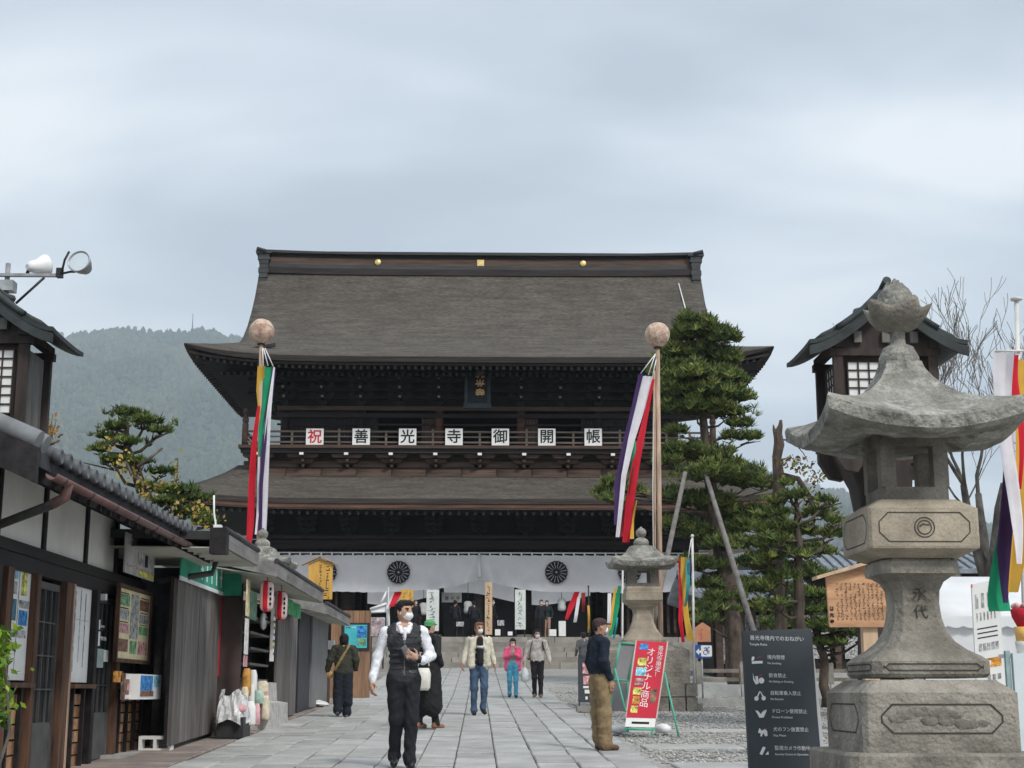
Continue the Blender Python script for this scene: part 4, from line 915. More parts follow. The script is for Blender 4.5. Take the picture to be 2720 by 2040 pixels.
for a, b in ((-260, -4), (2, 115), (121, 228), (234, 309)):
    y0, y1 = PX(a, 1480, XS).y, PX(b, 1480, XS).y; xbox('plaster_panel', XS-.06, XS-.03, y0, y1, Z_P0, Z_P1, m_plaster, s1)
for px in (-8, 118, 231, 312, 380):
    y = PX(px, 1480, XS).y; xbox('upper_stud', XS-.08, XS+.0, y-.045, y+.045, Z_P0-.02, Z_P1, m_blackwood, s1)
xbox('head_beam', XS-.1, XS+.03, ya+.3, yz, Z_P0-.11, Z_P0-.005, m_blackwood, s1)
xbox('lintel', XS-.1, XS+.015, ya+.3, yz, Z_P0-.26, Z_P0-.115, m_blackwood, s1)
xbox('wall_plate', XS-.12, XS+.05, ya+.2, yz, Z_P1, Z_P1+.18, m_blackwood, s1)
ZS = zx(206, 1817); zd = lambda y: gz(y)
for px, w, mat in ((-30, .1, m_blackwood), (4, .09, m_agedpost), (82, .06, m_agedpost), (167, .13, m_agedpost), (178, .03, m_bamboo), (245, .06, m_blackwood), (307, .07, m_agedpost), (398, .1, m_blackwood)):
    y = fy(px); xbox('post', XS-.1, XS+.05 if w > .05 else XS+.056, y-w, y+w, zd(y)-.05, Z_P0-.26, mat, s1)
def lattice_door(pa, pb):
    y0, y1 = fy(pa), fy(pb); g = zd((y0+y1)/2); zt2 = Z_P0-.3
    d = xbox('sliding_door', XS-.09, XS-.06, y0, y1, g, zt2, m_glassdark, s1)
    kick = g+.52
    xbox('kick_panel', XS-.055, XS-.03, y0+.03, y1-.03, g+.02, kick, m_doorgrey, d)
    for yy in (y0, y1-.05): xbox('stile', XS-.058, XS-.02, yy, yy+.05, g, zt2, m_doorgrey, d)
    xbox('top_rail', XS-.056, XS-.018, y0+.05, y1-.05, zt2-.07, zt2, m_doorgrey, d)
    for k in range(3): y = y0+(y1-y0)*(k+1)/4; xbox('muntin', XS-.056, XS-.035, y-.009, y+.009, kick, zt2-.07, m_doorgrey, d)
    for k in range(4): z = kick+(zt2-.07-kick)*k/4; xbox('muntin', XS-.053, XS-.032, y0+.05, y1-.05, z, z+.015, m_doorgrey, d)
    return d
lattice_door(88, 158); lattice_door(250, 303)
xbox('door_lamp', XS-.02, XS+.06, fy(262)-.04, fy(262)+.04, 2.3, 2.37, m_white, s1)
def sill_bay(pa, pb):
    y0, y1 = fy(pa), fy(pb); ym = (y0+y1)/2; g = zd(ym)
    xbox('window_sill', XS-.12, XS+.09, y0-.02, y1+.02, ZS-.045, ZS, m_agedpost if pa < 300 else m_greyplank, s1)
    n = 6; h = (ZS-.1-g)/n
    for r in range(n):
        y = y0+.02
        while y < y1-.04:
            l = min(rng.uniform(.16, .3), y1-.02-y); xbox('clay_block', XS-.11, XS-.025+rng.uniform(-.01, .012), y+.006, y+l-.006, g+r*h+.012, g+(r+1)*h-.006, m_brickwood, s1); y += l
    nb = max(2, round((y1-y0)/.36))
    for k in range(nb):
        y = y0+(y1-y0)*(k+.5)/nb; xbox('window_bar', XS-.01, XS+.03, y-.022, y+.022, g, ZS-.05, m_blackwood, s1)
    xbox('window_pane', XS-.09, XS-.07, y0, y1, ZS, Z_P0-.27, m_glassdark, s1)
sill_bay(-25, 76); sill_bay(184, 240); sill_bay(312, 392)
xbox('stone_sill', XS-.15, XS+.2, fy(290), fy(398), zd(18)-.06, zd(18)+.03, m_pave, s1)
# roof
EX, EZ, RX, RZ = -3.52, 3.16, -7.2, 4.75
def rfz(x): return EZ+(RZ-EZ)*(EX-x)/(EX-RX)
m = MB(); m.hexa([(RX, ya-.15, RZ-.12), (EX, ya-.15, EZ-.12), (EX, yz+.45, EZ-.12), (RX, yz+.45, RZ-.12)], [(RX, ya-.15, RZ), (EX, ya-.15, EZ), (EX, yz+.45, EZ), (RX, yz+.45, RZ)]); rf = m.build('roof', m_tiledark, s1)
m = MB(); m.hexa([(RX-3, ya-.1, EZ), (RX, ya-.1, RZ-.12), (RX, yz+.4, RZ-.12), (RX-3, yz+.4, EZ)], [(RX-3, ya-.1, EZ+.1), (RX, ya-.1, RZ-.01), (RX, yz+.4, RZ-.01), (RX-3, yz+.4, EZ+.1)]); m.build('rear_slope', m_tiledark, s1)
nrow = 27
for k in range(nrow):
    y = ya+.12+k*.28; m = MB(); x0, x1 = EX+.06, RX
    m.tube([(x0, y, rfz(x0)+.035), (x0-.7, y, rfz(x0-.7)+.035), (x1, y, rfz(x1)+.035)], .055, 8); m.lathe([(.0, 0)]*0 or [(.02, -.03), (.068, -.02), (.068, .02), (.05, .03)], (0, 0, 0), 4) if False else None
    m.xf = Matrix.Translation((x0+.01, y, rfz(x0)+.035)) @ Matrix.Rotation(R(90), 4, 'Y'); m.lathe([(.062, -.05), (.066, .02), (.048, .022), (.042, .012)], (0, 0, 0), 10); m.build('cover_tile', m_tile, rf)
    # curved pan tile front between the rows
    m = MB(); m.grid(lambda u, v: (EX+.03-.9*u, y+.06+.16*v, rfz(EX+.03-.9*u)+.012-.035*math.sin(math.pi*v)), 1, 5); m.build('pan_tile', m_tile, rf)
m = MB()
for sgn, yy in ((1, ya-.1), (1, ya-.3)):
    m.tube([(EX+.02, yy, rfz(EX)+.07), (-5, yy, rfz(-5)+.07), (RX, yy, RZ+.07)], .085, 10)
m.build('verge_tile', M('verge_tile', (.24, .255, .265), .6, .2, 4, .1), rf)
m = MB(); m.hexa([(RX, ya-.42, RZ-.3), (EX+.05, ya-.42, EZ-.28), (EX+.05, ya-.36, EZ-.28), (RX, ya-.36, RZ-.3)], [(RX, ya-.42, RZ+.02), (EX+.05, ya-.42, EZ+.0), (EX+.05, ya-.36, EZ+.0), (RX, ya-.36, RZ+.02)]); m.build('bargeboard', m_blackwood, s1)
m = MB(); m.tube([(RX, ya-.3, RZ+.16), (RX, yz+.4, RZ+.16)], .12, 10); m.box(RX-.12, RX+.12, ya-.3, yz+.4, RZ-.02, RZ+.12); m.build('ridge_tile', m_tile, rf)
for k in range(20):
    y = ya+.1+k*.37; m = MB(); m.hexa([(-5.2, y-.03, rfz(-5.2)-.24), (EX+.06, y-.03, rfz(EX+.06)-.24), (EX+.06, y+.03, rfz(EX+.06)-.24), (-5.2, y+.03, rfz(-5.2)-.24)], [(-5.2, y-.03, rfz(-5.2)-.13), (EX+.06, y-.03, rfz(EX+.06)-.13), (EX+.06, y+.03, rfz(EX+.06)-.13), (-5.2, y+.03, rfz(-5.2)-.13)]); m.build('rafter', m_blackwood, s1)
# gutter, clips and downpipes
gx_, gz_ = EX+.10, 2.985
m = MB(); n = 10
m.shell(lambda u, v: (gx_+.05*math.cos(math.pi*(1+v)), 11.72+(19.35-11.72)*u, gz_+.05*math.sin(math.pi*(1+v))), 1, n, lambda u, v: Vector((-.006*math.cos(math.pi*(1+v)), 0, -.006*math.sin(math.pi*(1+v))))); gt = m.build('gutter', m_gutter, s1)
for k in range(9):
    y = 12.0+k*.87; m = MB(); m.tube([(gx_+.056*math.cos(math.pi*(1+v)), y, gz_+.056*math.sin(math.pi*(1+v))) for v in np.linspace(0, 1, 9)], .007, 5); m.build('gutter_clip', m_pipe, gt)
pa = PX(178, 1322, gx_); m = MB(); m.tube([(gx_, pa.y, gz_-.03), (gx_, pa.y, pa.z+.1), (gx_-.02, pa.y, pa.z), (gx_-.12, pa.y+.02, pa.z-.05)], .045, 10); m.build('downpipe_elbow', m_gutter, gt)
m = MB(); q = PX(0, 1393, -4.2); m.tube([(gx_-.1, pa.y+.02, pa.z-.045), tuple(q), (q.x-.05, q.y-1.2, q.z-.3)], .04, 10); m.build('downpipe', m_pipe, s1)
a, b = PX(517, 1462, gx_), PX(420, 1545, -4.1); m = MB(); m.tube([(gx_, 19.25, gz_-.04), (gx_-.03, 19.2, gz_-.2), tuple(b)], .04, 8); m.build('downpipe', m_pipe, s1)
# ---- posters and notices (things on the shop front)
def poster(name, label, cat, pts, X, mats, blocks, frame=None, group=None, th=.02):
    # pts: left,right photo x and top,bottom y at the left edge; blocks: (u0,u1,v0,v1,matindex)
    (pl_, pr_, pt_, pb_) = pts; y0, y1 = PX(pl_, (pt_+pb_)/2, X).y, PX(pr_, (pt_+pb_)/2, X).y; z1, z0 = PX(pl_, pt_, X).z, PX(pl_, pb_, X).z
    root = thing(name, label, cat, (X, (y0+y1)/2, z0), group)
    m = MB(); m.box(X-th, X, y0, y1, z0, z1); m.build('sheet', mats[0], root)
    if frame:
        for (a, b, c, d) in ((y0-.045, y0, z0-.045, z1+.045), (y1, y1+.045, z0-.045, z1+.045), (y0, y1, z1, z1+.045), (y0, y1, z0-.045, z0)):
            m = MB(); m.box(X-th, X+.025, a, b, c, d); m.build('frame', frame, root)
    for k, (u0, u1, v0, v1, mi) in enumerate(blocks):
        m = MB(); m.box(X+.001, X+.004+.0004*(k % 5), y0+(y1-y0)*u0, y0+(y1-y0)*u1, z0+(z1-z0)*v0, z0+(z1-z0)*v1); m.build('print', mats[mi], root)
    return root
poster('window_poster', 'tall window poster with blue pictures beside the nearest lattice door', 'poster', (14, 76, 1462, 1806), XS-.02, [m_paper, m_skyp, m_blue, m_orange, m_gryp, M('print_teal', (.07, .2, .28), .6, .3, 8), m_yel],
       [(.02, .42, .80, .97, 1), (.05, .4, .68, .78, 4), (.02, .42, .47, .64, 5), (.60, .82, .68, .97, 6), (.55, .95, .58, .64, 4), (.55, .92, .44, .56, 2), (.1, .9, .34, .40, 4), (.48, .5, .05, .95, 4)])
poster('window_notice', 'plain white paper notice pasted in the window between the two lattice doors', 'notice', (184, 238, 1538, 1812), XS-.02, [m_paper, m_gryp], [(.2, .24, .1, .9, 1), (.46, .49, .2, .92, 1), (.7, .73, .15, .9, 1), (.1, .9, .62, .625, 1), (.3, .75, .06, .3, 1)][:4])
poster('hanging_banner_sheet', 'grey printed sheet hung high under the eave above the framed menu', 'poster', (334, 412, 1412, 1520), XS+.22, [M('faded_sheet', (.46, .45, .44), .7, .2, 5), m_gryp, m_black, m_pink, m_yel], [(.05, .3, .72, .9, 1), (.35, .95, .7, .95, 2), (.4, .6, .3, .62, 1), (.65, .75, .3, .62, 2), (.8, .9, .3, .62, 1), (0, 1, .18, .21, 3), (.45, .98, .03, .16, 4)])
menu = poster('framed_menu', 'brown framed food menu with rows of small pictures on the shop front', 'menu', (312, 396, 1558, 1748), XS+.12, [M('menu_cream', (.78, .68, .42), .6, .1), m_grnp, m_brn, m_pink, m_gryp, m_yel, m_black],
       [(.05, .33, .76, .92, 1), (.05, .33, .56, .7, 4), (.05, .33, .36, .5, 3), (.05, .33, .1, .28, 2), (.38, .62, .3, .95, 4), (.42, .58, .7, .8, 1), (.40, .6, .08, .27, 1), (.66, .95, .74, .9, 2), (.66, .95, .55, .68, 4), (.66, .95, .38, .5, 1), (.66, .95, .08, .28, 3), (.06, .3, .93, .945, 6), (.06, .3, .715, .73, 6), (.68, .92, .92, .935, 6), (.68, .92, .7, .712, 6), (.06, .3, .515, .53, 6), (.68, .92, .52, .53, 6)], frame=m_agedpost)
fb = thing('leaflet_box', 'white leaflet box with a blue photo below the framed menu', 'box', (-4.05, 18.3, 1.0))
y0, y1 = PX(366, 1825, -4.0).y, PX(428, 1825, -4.0).y; z0, z1 = PX(366, 1858, -4.0).z, PX(366, 1790, -4.0).z
m = MB(); m.box(-4.2, -4.0, y0, y1, z0, z1); m.build('box', m_paper, fb)
for (u0, u1, v0, v1, mt) in ((.1, .6, .35, .95, m_blue), (.1, .65, .12, .34, m_brn), (.66, .9, .5, .95, m_skyp)): m = MB(); m.box(-3.999, -3.994, y0+(y1-y0)*u0, y0+(y1-y0)*u1, z0+(z1-z0)*v0, z0+(z1-z0)*v1); m.build('print', mt, fb)
poster('small_menu_card', 'brown picture card with white top beside the leaflet box', 'card', (330, 357, 1788, 1860), XS+.2, [m_brn, m_paper, m_pink], [(.1, .9, .78, .98, 1), (.25, .7, .35, .62, 2), (.1, .8, .05, .2, 1)])
poster('orange_notice', 'small orange notice on the sill under the menu frame', 'notice', (305, 326, 1782, 1812), XS+.16, [m_orange], [])
dc = thing('door_ornaments', 'string of white charms and papers hung on the second lattice door', 'charms', (XS+.02, fy(272), 1.4))
for (a, b, c, d, mt) in ((262, 268, 1645, 1672, m_paper), (260, 267, 1676, 1716, m_paper), (270, 285, 1690, 1702, m_gryp), (257, 276, 1722, 1774, M('charm_glass', (.4, .5, .48), .3)), (279, 289, 1726, 1758, m_paper), (271, 280, 1660, 1668, m_gryp)):
    p, q = PX(a, c, XS+.03), PX(b, d, XS+.03); m = MB(); m.box(XS-.015, XS+.02, p.y, q.y, q.z, p.z); m.build('charm', mt, dc)
cc = thing('concrete_block', 'pale hollow concrete block lying at the corner by the dark passage', 'block', (PX(415, 1975, -4.0).x, PX(415, 1975, -4.0).y, gz(18.6)))
p = Vector(WL[cc.name]); m = MB()
for (a, b, c, d) in ((-.2, .2, .0, .04), (-.2, .2, .15, .19), (-.2, -.16, .04, .15), (.16, .2, .04, .15), (-.02, .02, .04, .15)): m.box(p.x+a, p.x+b, p.y-.09, p.y+.09, p.z+c, p.z+d)
m.build('block', m_paper, cc)
# ---- second stall: grey plank shutter and green banner
s2 = thing('green_banner_stall', 'dark stall with a tall grey plank shutter and a green banner', 'stall', (-5, 20.4, gz(20.4)))
X2 = -3.8
xbox('rear_wall', -7.5, -5.4, 19.15, 22.3, gz(20)-.1, 3.1, m_blackwood, s2); xbox('far_wall', -5.4, -3.9, 22.2, 22.3, gz(22)-.1, 3.1, m_blackwood, s2)
y0, y1 = PX(461, 1760, X2).y, PX(578, 1760, X2).y; npl = 6
for k in range(npl):
    a, b = y0+(y1-y0)*k/npl, y0+(y1-y0)*(k+1)/npl; m = MB(); d = rng.uniform(0, .012); m.hexa([(X2-.04, a+.004, gz(a)+.07), (X2+d, a+.004, gz(a)+.07), (X2+d, b-.004, gz(b)+.07), (X2-.04, b-.004, gz(b)+.07)], [(X2-.04, a+.004, 2.68), (X2+d, a+.004, 2.68), (X2+d, b-.004, 2.68), (X2-.04, b-.004, 2.68)]); m.build('shutter_plank', m_greyplank, s2)
xbox('shutter_backing', X2-.08, X2-.045, y0, y1, gz(20)+.05, 2.7, m_blackwood, s2)
xbox('red_edge', X2-.03, X2+.02, y1+.005, y1+.06, 1.5, 2.72, m_redprint, s2)
bz0, bz1 = PX(481, 1540, X2+.06).z, 3.2; by0, by1 = PX(481, 1530, X2+.06).y, PX(593, 1570, X2+.06).y
xbox('green_banner', X2+.04, X2+.06, by0, by1, bz0+.05, bz1, m_greenb, s2); xbox('banner_hem', X2+.04, X2+.062, by0, by1, bz0, bz0+.05, m_white, s2)
m = MB()
for k in range(5):
    yy = by0+(by1-by0)*(.45+.12*k)
    m.box(X2+.0615, X2+.066, yy-.03, yy+.02, bz0+.1, bz0+.38); 
    if k % 2 == 0: m.box(X2+.0615, X2+.0655, yy-.09, yy+.08, bz0+.22, bz0+.26); m.box(X2+.0615, X2+.0655, yy-.08, yy+.07, bz0+.32, bz0+.35)
m.build('lettering', m_white, s2)
xr = P(641, 1560, by1).x; xbox('green_banner_return', X2+.061, xr, by1, by1+.02, bz0, 2.98, m_greenb, s2)
ez2 = 3.10
def stall_roof(par, EXx, Xb, ya_, yb_, z, pitch=.28, th=.14, dz=0, end=True):
    m = MB(); h = (EXx-Xb)*pitch
    m.hexa([(Xb, ya_, z+h), (EXx, ya_, z), (EXx, yb_, z+dz), (Xb, yb_, z+h+dz)], [(Xb, ya_, z+h+th), (EXx, ya_, z+th), (EXx, yb_, z+th+dz), (Xb, yb_, z+h+th+dz)]); r_ = m.build('roof', m_eavedark, par)
    n = max(2, round((yb_-ya_)/1.1))
    for k in range(n):
        a, b = ya_+(yb_-ya_)*k/n+.004, ya_+(yb_-ya_)*(k+1)/n-.004
        da, db = dz*k/n, dz*(k+1)/n
        m = MB(); m.hexa([(EXx+.002, a, z-.09+da), (EXx+.03, a, z-.09+da), (EXx+.03, b, z-.09+db), (EXx+.002, b, z-.09+db)], [(EXx+.002, a, z+th-.02+da), (EXx+.03, a, z+th-.02+da), (EXx+.03, b, z+th-.02+db), (EXx+.002, b, z+th-.02+db)]); m.build('fascia_board', m_eave, r_)
    m = MB(); m.hexa([(Xb, ya_, z-.1+h*.55), (EXx-.01, ya_, z-.1), (EXx-.01, yb_, z-.1+dz), (Xb, yb_, z-.1+h*.55+dz)], [(Xb, ya_, z-.085+h*.55), (EXx-.01, ya_, z-.085), (EXx-.01, yb_, z-.085+dz), (Xb, yb_, z-.085+h*.55+dz)]); m.build('soffit', m_soff, r_)
    if end: m = MB(); m.hexa([(Xb, ya_-.03, z-.1+h*.8), (EXx+.03, ya_-.03, z-.1), (EXx+.03, ya_-.003, z-.1), (Xb, ya_-.003, z-.1+h*.8)], [(Xb, ya_-.03, z+h+th), (EXx+.03, ya_-.03, z+th), (EXx+.03, ya_-.003, z+th), (Xb, ya_-.003, z+h+th)]); m.build('end_board', m_eave, r_)
    m = MB(); m.tube([(EXx+.02, ya_-.05, z+th+.02), (EXx+.02, yb_, z+th+.02+dz)], .035, 6); m.build('drip_edge', m_eavedark, r_)
    return r_
stall_roof(s2, -3.0, -4.6, 17.35, 19.95, 3.03, pitch=.02, th=.10, end=False)
bx = PX(572, 1440, -3.05); xbox('meter_box', bx.x-.05, bx.x+.14, bx.y-.1, bx.y+.1, bx.z-.14, bx.z+.16, m_blackwood, s2)
lm_ = P(579, 1406, 18.0); t_ = thing('eave_spotlight', 'small white spotlight fixed on the stall roof beside the hanging streamers', 'spotlight', (lm_.x, 18, lm_.z-.12))
m = MB(); m.box(lm_.x-.045, lm_.x+.045, 17.93, 18.05, lm_.z-.05, lm_.z+.05); m.build('lamp_head', m_white, t_)
m = MB(); m.tube([(lm_.x, 18, lm_.z-.16), (lm_.x-.02, 18, lm_.z+.0), (lm_.x-.06, 18.02, lm_.z+.2), (lm_.x-.07, 18.02, lm_.z+.42)], .012, 6); m.build('bracket', m_white, t_)
# ---- third stall with souvenirs
s3 = thing('souvenir_stall', 'open souvenir stall with dark shelves under a low grey roof', 'stall', (-4.6, 24.8, gz(24.8)))
X3 = -3.5
stall_roof(s3, -2.9, -4.9, 21.1, 27.4, 2.98, th=.11)
xw0, xw1 = P(578, 1700, 21.95).x, P(641, 1700, 21.95).x
xbox('end_panel', xw0, xw1, 21.95, 22.0, gz(22)-.05, 2.85, m_purplewall, s3)
xbox('rear_wall', -4.6, -4.5, 22.0, 34.5, gz(22), 3.0, m_blackwood, s3)
ysh0, ysh1 = PX(668, 1750, X3).y, PX(716, 1750, X3).y
xbox('shelf_back', X3-.4, X3-.36, ysh0, ysh1, gz(23), 2.4, m_blackwood, s3)
for k in range(5):
    z = gz(23.5)+.75+.24*k; sh_ = xbox('shelf', X3-.36, X3-.02, ysh0, ysh1, z, z+.035, m_greyplank, s3)
g3 = thing('green_stall_cloth', 'hanging green cloth sign at the far end of the souvenir stall', 'cloth sign', (-3.4, 26.2, 2.2))
y0, y1 = PX(764, 1600, -3.3).y, PX(797, 1610, -3.3).y; zt1, zb1 = PX(764, 1590, -3.3).z, PX(766, 1632, -3.3).z
m = MB(); m.grid(lambda u, v: (-3.3+.03*math.sin(u*7), y0+(y1-y0)*u, zt1-(zt1-zb1)*v-.03*u*0), 8, 3); m.build('cloth', M('bright_green_cloth', (.06, .38, .14), .8, .3, 8, blotch=(.4, .5, .35), bl_scale=12), g3)
m = MB(); y0, y1 = PX(664, 1600, -3.3).y, PX(690, 1600, -3.3).y
m.grid(lambda u, v: (-3.34, y0+(y1-y0)*u, PX(680, 1570, -3.3).z-(.42)*v), 3, 3); m.build('cloth', M('dull_green_cloth', (.12, .24, .15), .8, .3, 8, blotch=(.4, .42, .35), bl_scale=12), g3)
# hanging vertical print banners and wares
nb_ = thing('print_streamer', 'long narrow cream printed streamer at the near edge of the souvenir stall', 'streamer', (-3.35, PX(656, 1700, -3.3).y, 1.6))
for (pa, pb, t0, t1, mt) in ((651, 668, 1536, 1640, M('cream_print', (.72, .65, .4), .7, .25, 14)), (647, 664, 1640, 1740, M('pale_print', (.72, .71, .68), .7, .2, 14)), (645, 660, 1740, 1772, m_pink)):
    a, b = PX(pa, t0, -3.3), PX(pb, t1, -3.3); m = MB(); y_m = (a.y+b.y)/2; m.box(-3.31, -3.3, y_m-.16, y_m+.16, b.z, a.z); m.build('sheet', mt, nb_)
nb2 = thing('charm_strip', 'strip of pale hanging charms at the far edge of the shelves', 'charms', (-3.35, PX(728, 1700, -3.3).y, 1.6))
for k in range(9):
    a = PX(728-.7*k, 1608+17*k, -3.3); m = MB(); w = rng.uniform(.06, .1); m.box(-3.33, -3.28, a.y-w, a.y+w, a.z-.075, a.z+.06); m.build('charm', m_paper if k % 3 else M('charm_cream', (.7, .62, .5), .8, .2), nb2)
for k, (px, py, label) in enumerate(((709, 1584, 'near red and white paper lantern under the souvenir stall eave'), (746.5, 1609, 'far red and white paper lantern under the souvenir stall eave'))):
    a = PX(px, py, -3.05); r_ = .098; h = .205; t_ = thing('paper_lantern', label, 'paper lantern', (a.x, a.y, a.z-h-.03), 'red and white paper lanterns')
    m = MB(); V = []; nseg = 24; prof = [(.6, -1), (.86, -.9), (.97, -.75), (1, -.4), (1, 0), (1, .4), (.97, .75), (.86, .9), (.6, 1)]
    for q, z in prof:
        for j in range(nseg): V.append((a.x+q*r_*math.cos(2*math.pi*j/nseg), a.y+q*r_*math.sin(2*math.pi*j/nseg), a.z+z*h))
    m.add(V, [], 0)
    for i in range(len(prof)-1):
        for j in range(nseg):
            m.f.append((i*nseg+j, i*nseg+(j+1) % nseg, (i+1)*nseg+(j+1) % nseg, (i+1)*nseg+j)); m.m.append(1 if j % 8 in (0, 1, 2) else 0); m.sm.append(True)
    bd = m.build('paper_body', [M('lantern_paper', (.8, .66, .64), .7, .08, 4, .05, trans=.3), M('lantern_red', (.7, .02, .04), .7, .1, trans=.2)], t_)
    for z in (-h, h): m = MB(); m.lathe([(r_*.62, -.015), (r_*.62, .015)], (a.x, a.y, a.z+z), 14); m.build('rim', m_redprint, t_)
    m = MB(); m.tube([(a.x, a.y, a.z+h), (a.x, a.y, 2.94)], .006, 5); m.build('string', m_iron, t_)
    m = MB()
    for q in range(4): m.box(a.x+.05, a.x+.075, a.y-r_*.92-.002, a.y-r_*.9+.02, a.z-.13+.07*q, a.z-.09+.07*q)
    m.build('lettering', m_black, bd)
# masks hanging above the shelves, bags and boxes of wares on the ground
t_ = thing('hanging_mask', 'white moulded mask hanging above the dark shelves', 'mask', (X3+.02, PX(697, 1665, X3).y, PX(697, 1668, X3).z))
c = PX(700, 1650, X3+.04); m = MB(); m.xf = Matrix.Translation(c) @ Matrix.Diagonal((.06, .17, .14, 1)); m.lathe([(.1, -1), (.7, -.75), (1, -.1), (.95, .4), (.6, .85), (.1, 1)], (0, 0, 0), 14); m.build('face', m_paper, t_)
m = MB(); 
for dy in (-.07, .05): m.xf = Matrix.Translation((c.x+.05, c.y+dy, c.z+.03)) @ Matrix.Diagonal((.02, .045, .025, 1)); m.lathe([(.1, -1), (1, 0), (.1, 1)], (0, 0, 0), 8)
m.build('eye', m_black, t_)
wm = [m_paper, M('ware_cream', (.75, .66, .5), .7, .2, 9), M('ware_pink', (.75, .42, .45), .6, .25, 9), M('ware_mint', (.4, .56, .48), .6, .25, 9), M('ware_amber', (.55, .27, .06), .5, .3, 9), M('ware_grey', (.5, .48, .46), .7, .2, 9)]
names = ['cream', 'white', 'pink', 'mint green', 'amber', 'grey']
wares = [(655, 1812, 22, 70, 4, 'amber tall packet on the upper step of the wares display'), (672, 1808, 20, 55, 0, 'white packet at the top of the wares display'), (650, 1842, 18, 34, 1, 'cream rounded packet behind the plastic-covered bin'), (668, 1850, 16, 60, 0, 'thin white packet in the middle of the wares display'), (688, 1852, 26, 36, 3, 'mint green packet on the wares display'), (704, 1852, 20, 44, 2, 'pink packet on the wares display'), (664, 1895, 30, 62, 0, 'white paper bag standing at the foot of the wares display'), (681, 1898, 18, 56, 2, 'pink-topped white bag at the foot of the wares display'), (705, 1880, 20, 62, 1, 'cream and orange bag at the far foot of the wares display'), (697, 1824, 30, 30, 1, 'cream box lying on top of the wares display')]
for (px, py, w, h, mi, lb) in wares:
    a = PX(px, py, X3+.12+(.1 if py > 1870 else 0)); s_ = a.y/3900; t_ = MB(); ww_, hh_ = w*s_, h*s_
    t_.lathe([(ww_*.44, -hh_/2), (ww_*.5, -hh_*.4), (ww_*.48, hh_*.25), (ww_*.36, hh_*.42), (ww_*.3, hh_*.5)], (a.x, a.y, a.z), 12, sq=5, rot=rng.uniform(-.3, .3)); tag(t_.build('ware_packet', wm[mi]), lb, 'packet', 'packets and bags of souvenirs for sale')
t_ = thing('display_step', 'pale stepped display stand draped in white cloth behind the packets', 'stand', (X3+.0, 23.6, gz(23.6)))
a, b = PX(672, 1800, X3).y, PX(722, 1800, X3).y
m = MB(); m.prism([(X3-.4, gz(23)-.05), (X3+.3, gz(23)-.05), (X3+.28, gz(23)+.42), (X3+.1, gz(23)+.45), (X3+.08, gz(23)+.75), (X3-.4, gz(23)+.78)], a, b); m.build('draped_cloth', wm[5], t_)
wb = thing('covered_bin', 'wares bin covered with crumpled clear plastic in front of the brown panel', 'bin', (-3.55, 21.2, gz(21.2)))
c = P(612, 1900, 21.2); m = MB(); m.box(c.x-.17, c.x+.2, c.y-.1, c.y+.55, gz(21.3)+.02, gz(21.3)+.3); m.build('bin', m_iron, wb)
m_plas = M('crumpled_plastic', (.62, .62, .62), .25, .25, 7, .9, 9, spec=.6)
def pl_fn(u, v):
    t = 2*math.pi*u; r_ = .36-.12*v+.05*math.sin(5*t)+.03*math.sin(11*t+v*5)
    return (c.x+r_*.62*math.cos(t), c.y+.15+r_*math.sin(t), gz(21.3)+.22+.42*v**.8+.05*math.sin(3*t+v*4))
m = MB(); m.grid(pl_fn, 36, 8, smooth=False); m.build('plastic_cover', m_plas, wb)
m = MB(); m.xf = Matrix.Translation((c.x+.14, c.y-.02, gz(21.3)+.42)) @ Matrix.Diagonal((.09, .09, .07, 1)); m.lathe([(.1, -1), (.8, -.6), (1, 0), (.8, .6), (.1, 1)], (0, 0, 0), 12); m.build('pink_ware', wm[2], wb)
# plank shutters further along
for k, (pa, pb, mt, X_) in enumerate(((735, 788, m_greyplank, -3.45),)):
    y0, y1 = PX(pa, 1760, X_).y, PX(pb, 1760, X_).y
    for j in range(6):
        a, b = y0+(y1-y0)*j/6, y0+(y1-y0)*(j+1)/6; m = MB(); m.hexa([(X_-.04, a+.006, gz(a)+.04), (X_, a+.006, gz(a)+.04), (X_, b-.006, gz(b)+.04), (X_-.04, b-.006, gz(b)+.04)], [(X_-.04, a+.006, 2.75), (X_, a+.006, 2.75), (X_, b-.006, 2.75), (X_-.04, b-.006, 2.75)]); m.build('shutter_plank', mt, s3)
s4 = thing('closed_stall', 'last closed stall of the row with grey sheet front and short roof', 'stall', (-4, 32, gz(32)))
stall_roof(s4, -2.98, -4.6, 28.9, 34.2, 2.86, th=.1)
y0, y1 = PX(793, 1760, -3.5).y, PX(826, 1760, -3.5).y; xbox('dark_door', -3.54, -3.5, y0, y1, gz(30), 2.85, M('navy_door', (.035, .036, .045), .5, .2), s4)
y0, y1 = PX(828, 1760, -3.46).y, PX(872, 1760, -3.46).y; xbox('grey_sheet', -3.5, -3.46, y0, y1, gz(32.5), 2.86, M('grey_sheet', (.2, .2, .2), .6, .1, 2), s4)
xbox('end_panel', -4.4, -3.4, 34.4, 34.45, gz(34)-.1, 2.9, m_purplewall, s4)
q = PX(877, 1713, -3.4); xbox('switch_box', -3.45, -3.3, q.y-.1, q.y+.1, q.z-.1, q.z+.1, m_white, s4)
t_ = thing('floor_sign', 'small white board leaning low against the plank shutter', 'sign', tuple(G(785, 1885))); p = Vector(WL[t_.name]); m = MB(); m.box(p.x-.05, p.x+.05, p.y-.15, p.y+.15, p.z, p.z+.3); m.build('board', m_paper, t_)
t_ = thing('folded_cart', 'low trolley with white cover lying by the end of the stalls', 'trolley', tuple(G(828, 1878))); p = Vector(WL[t_.name])
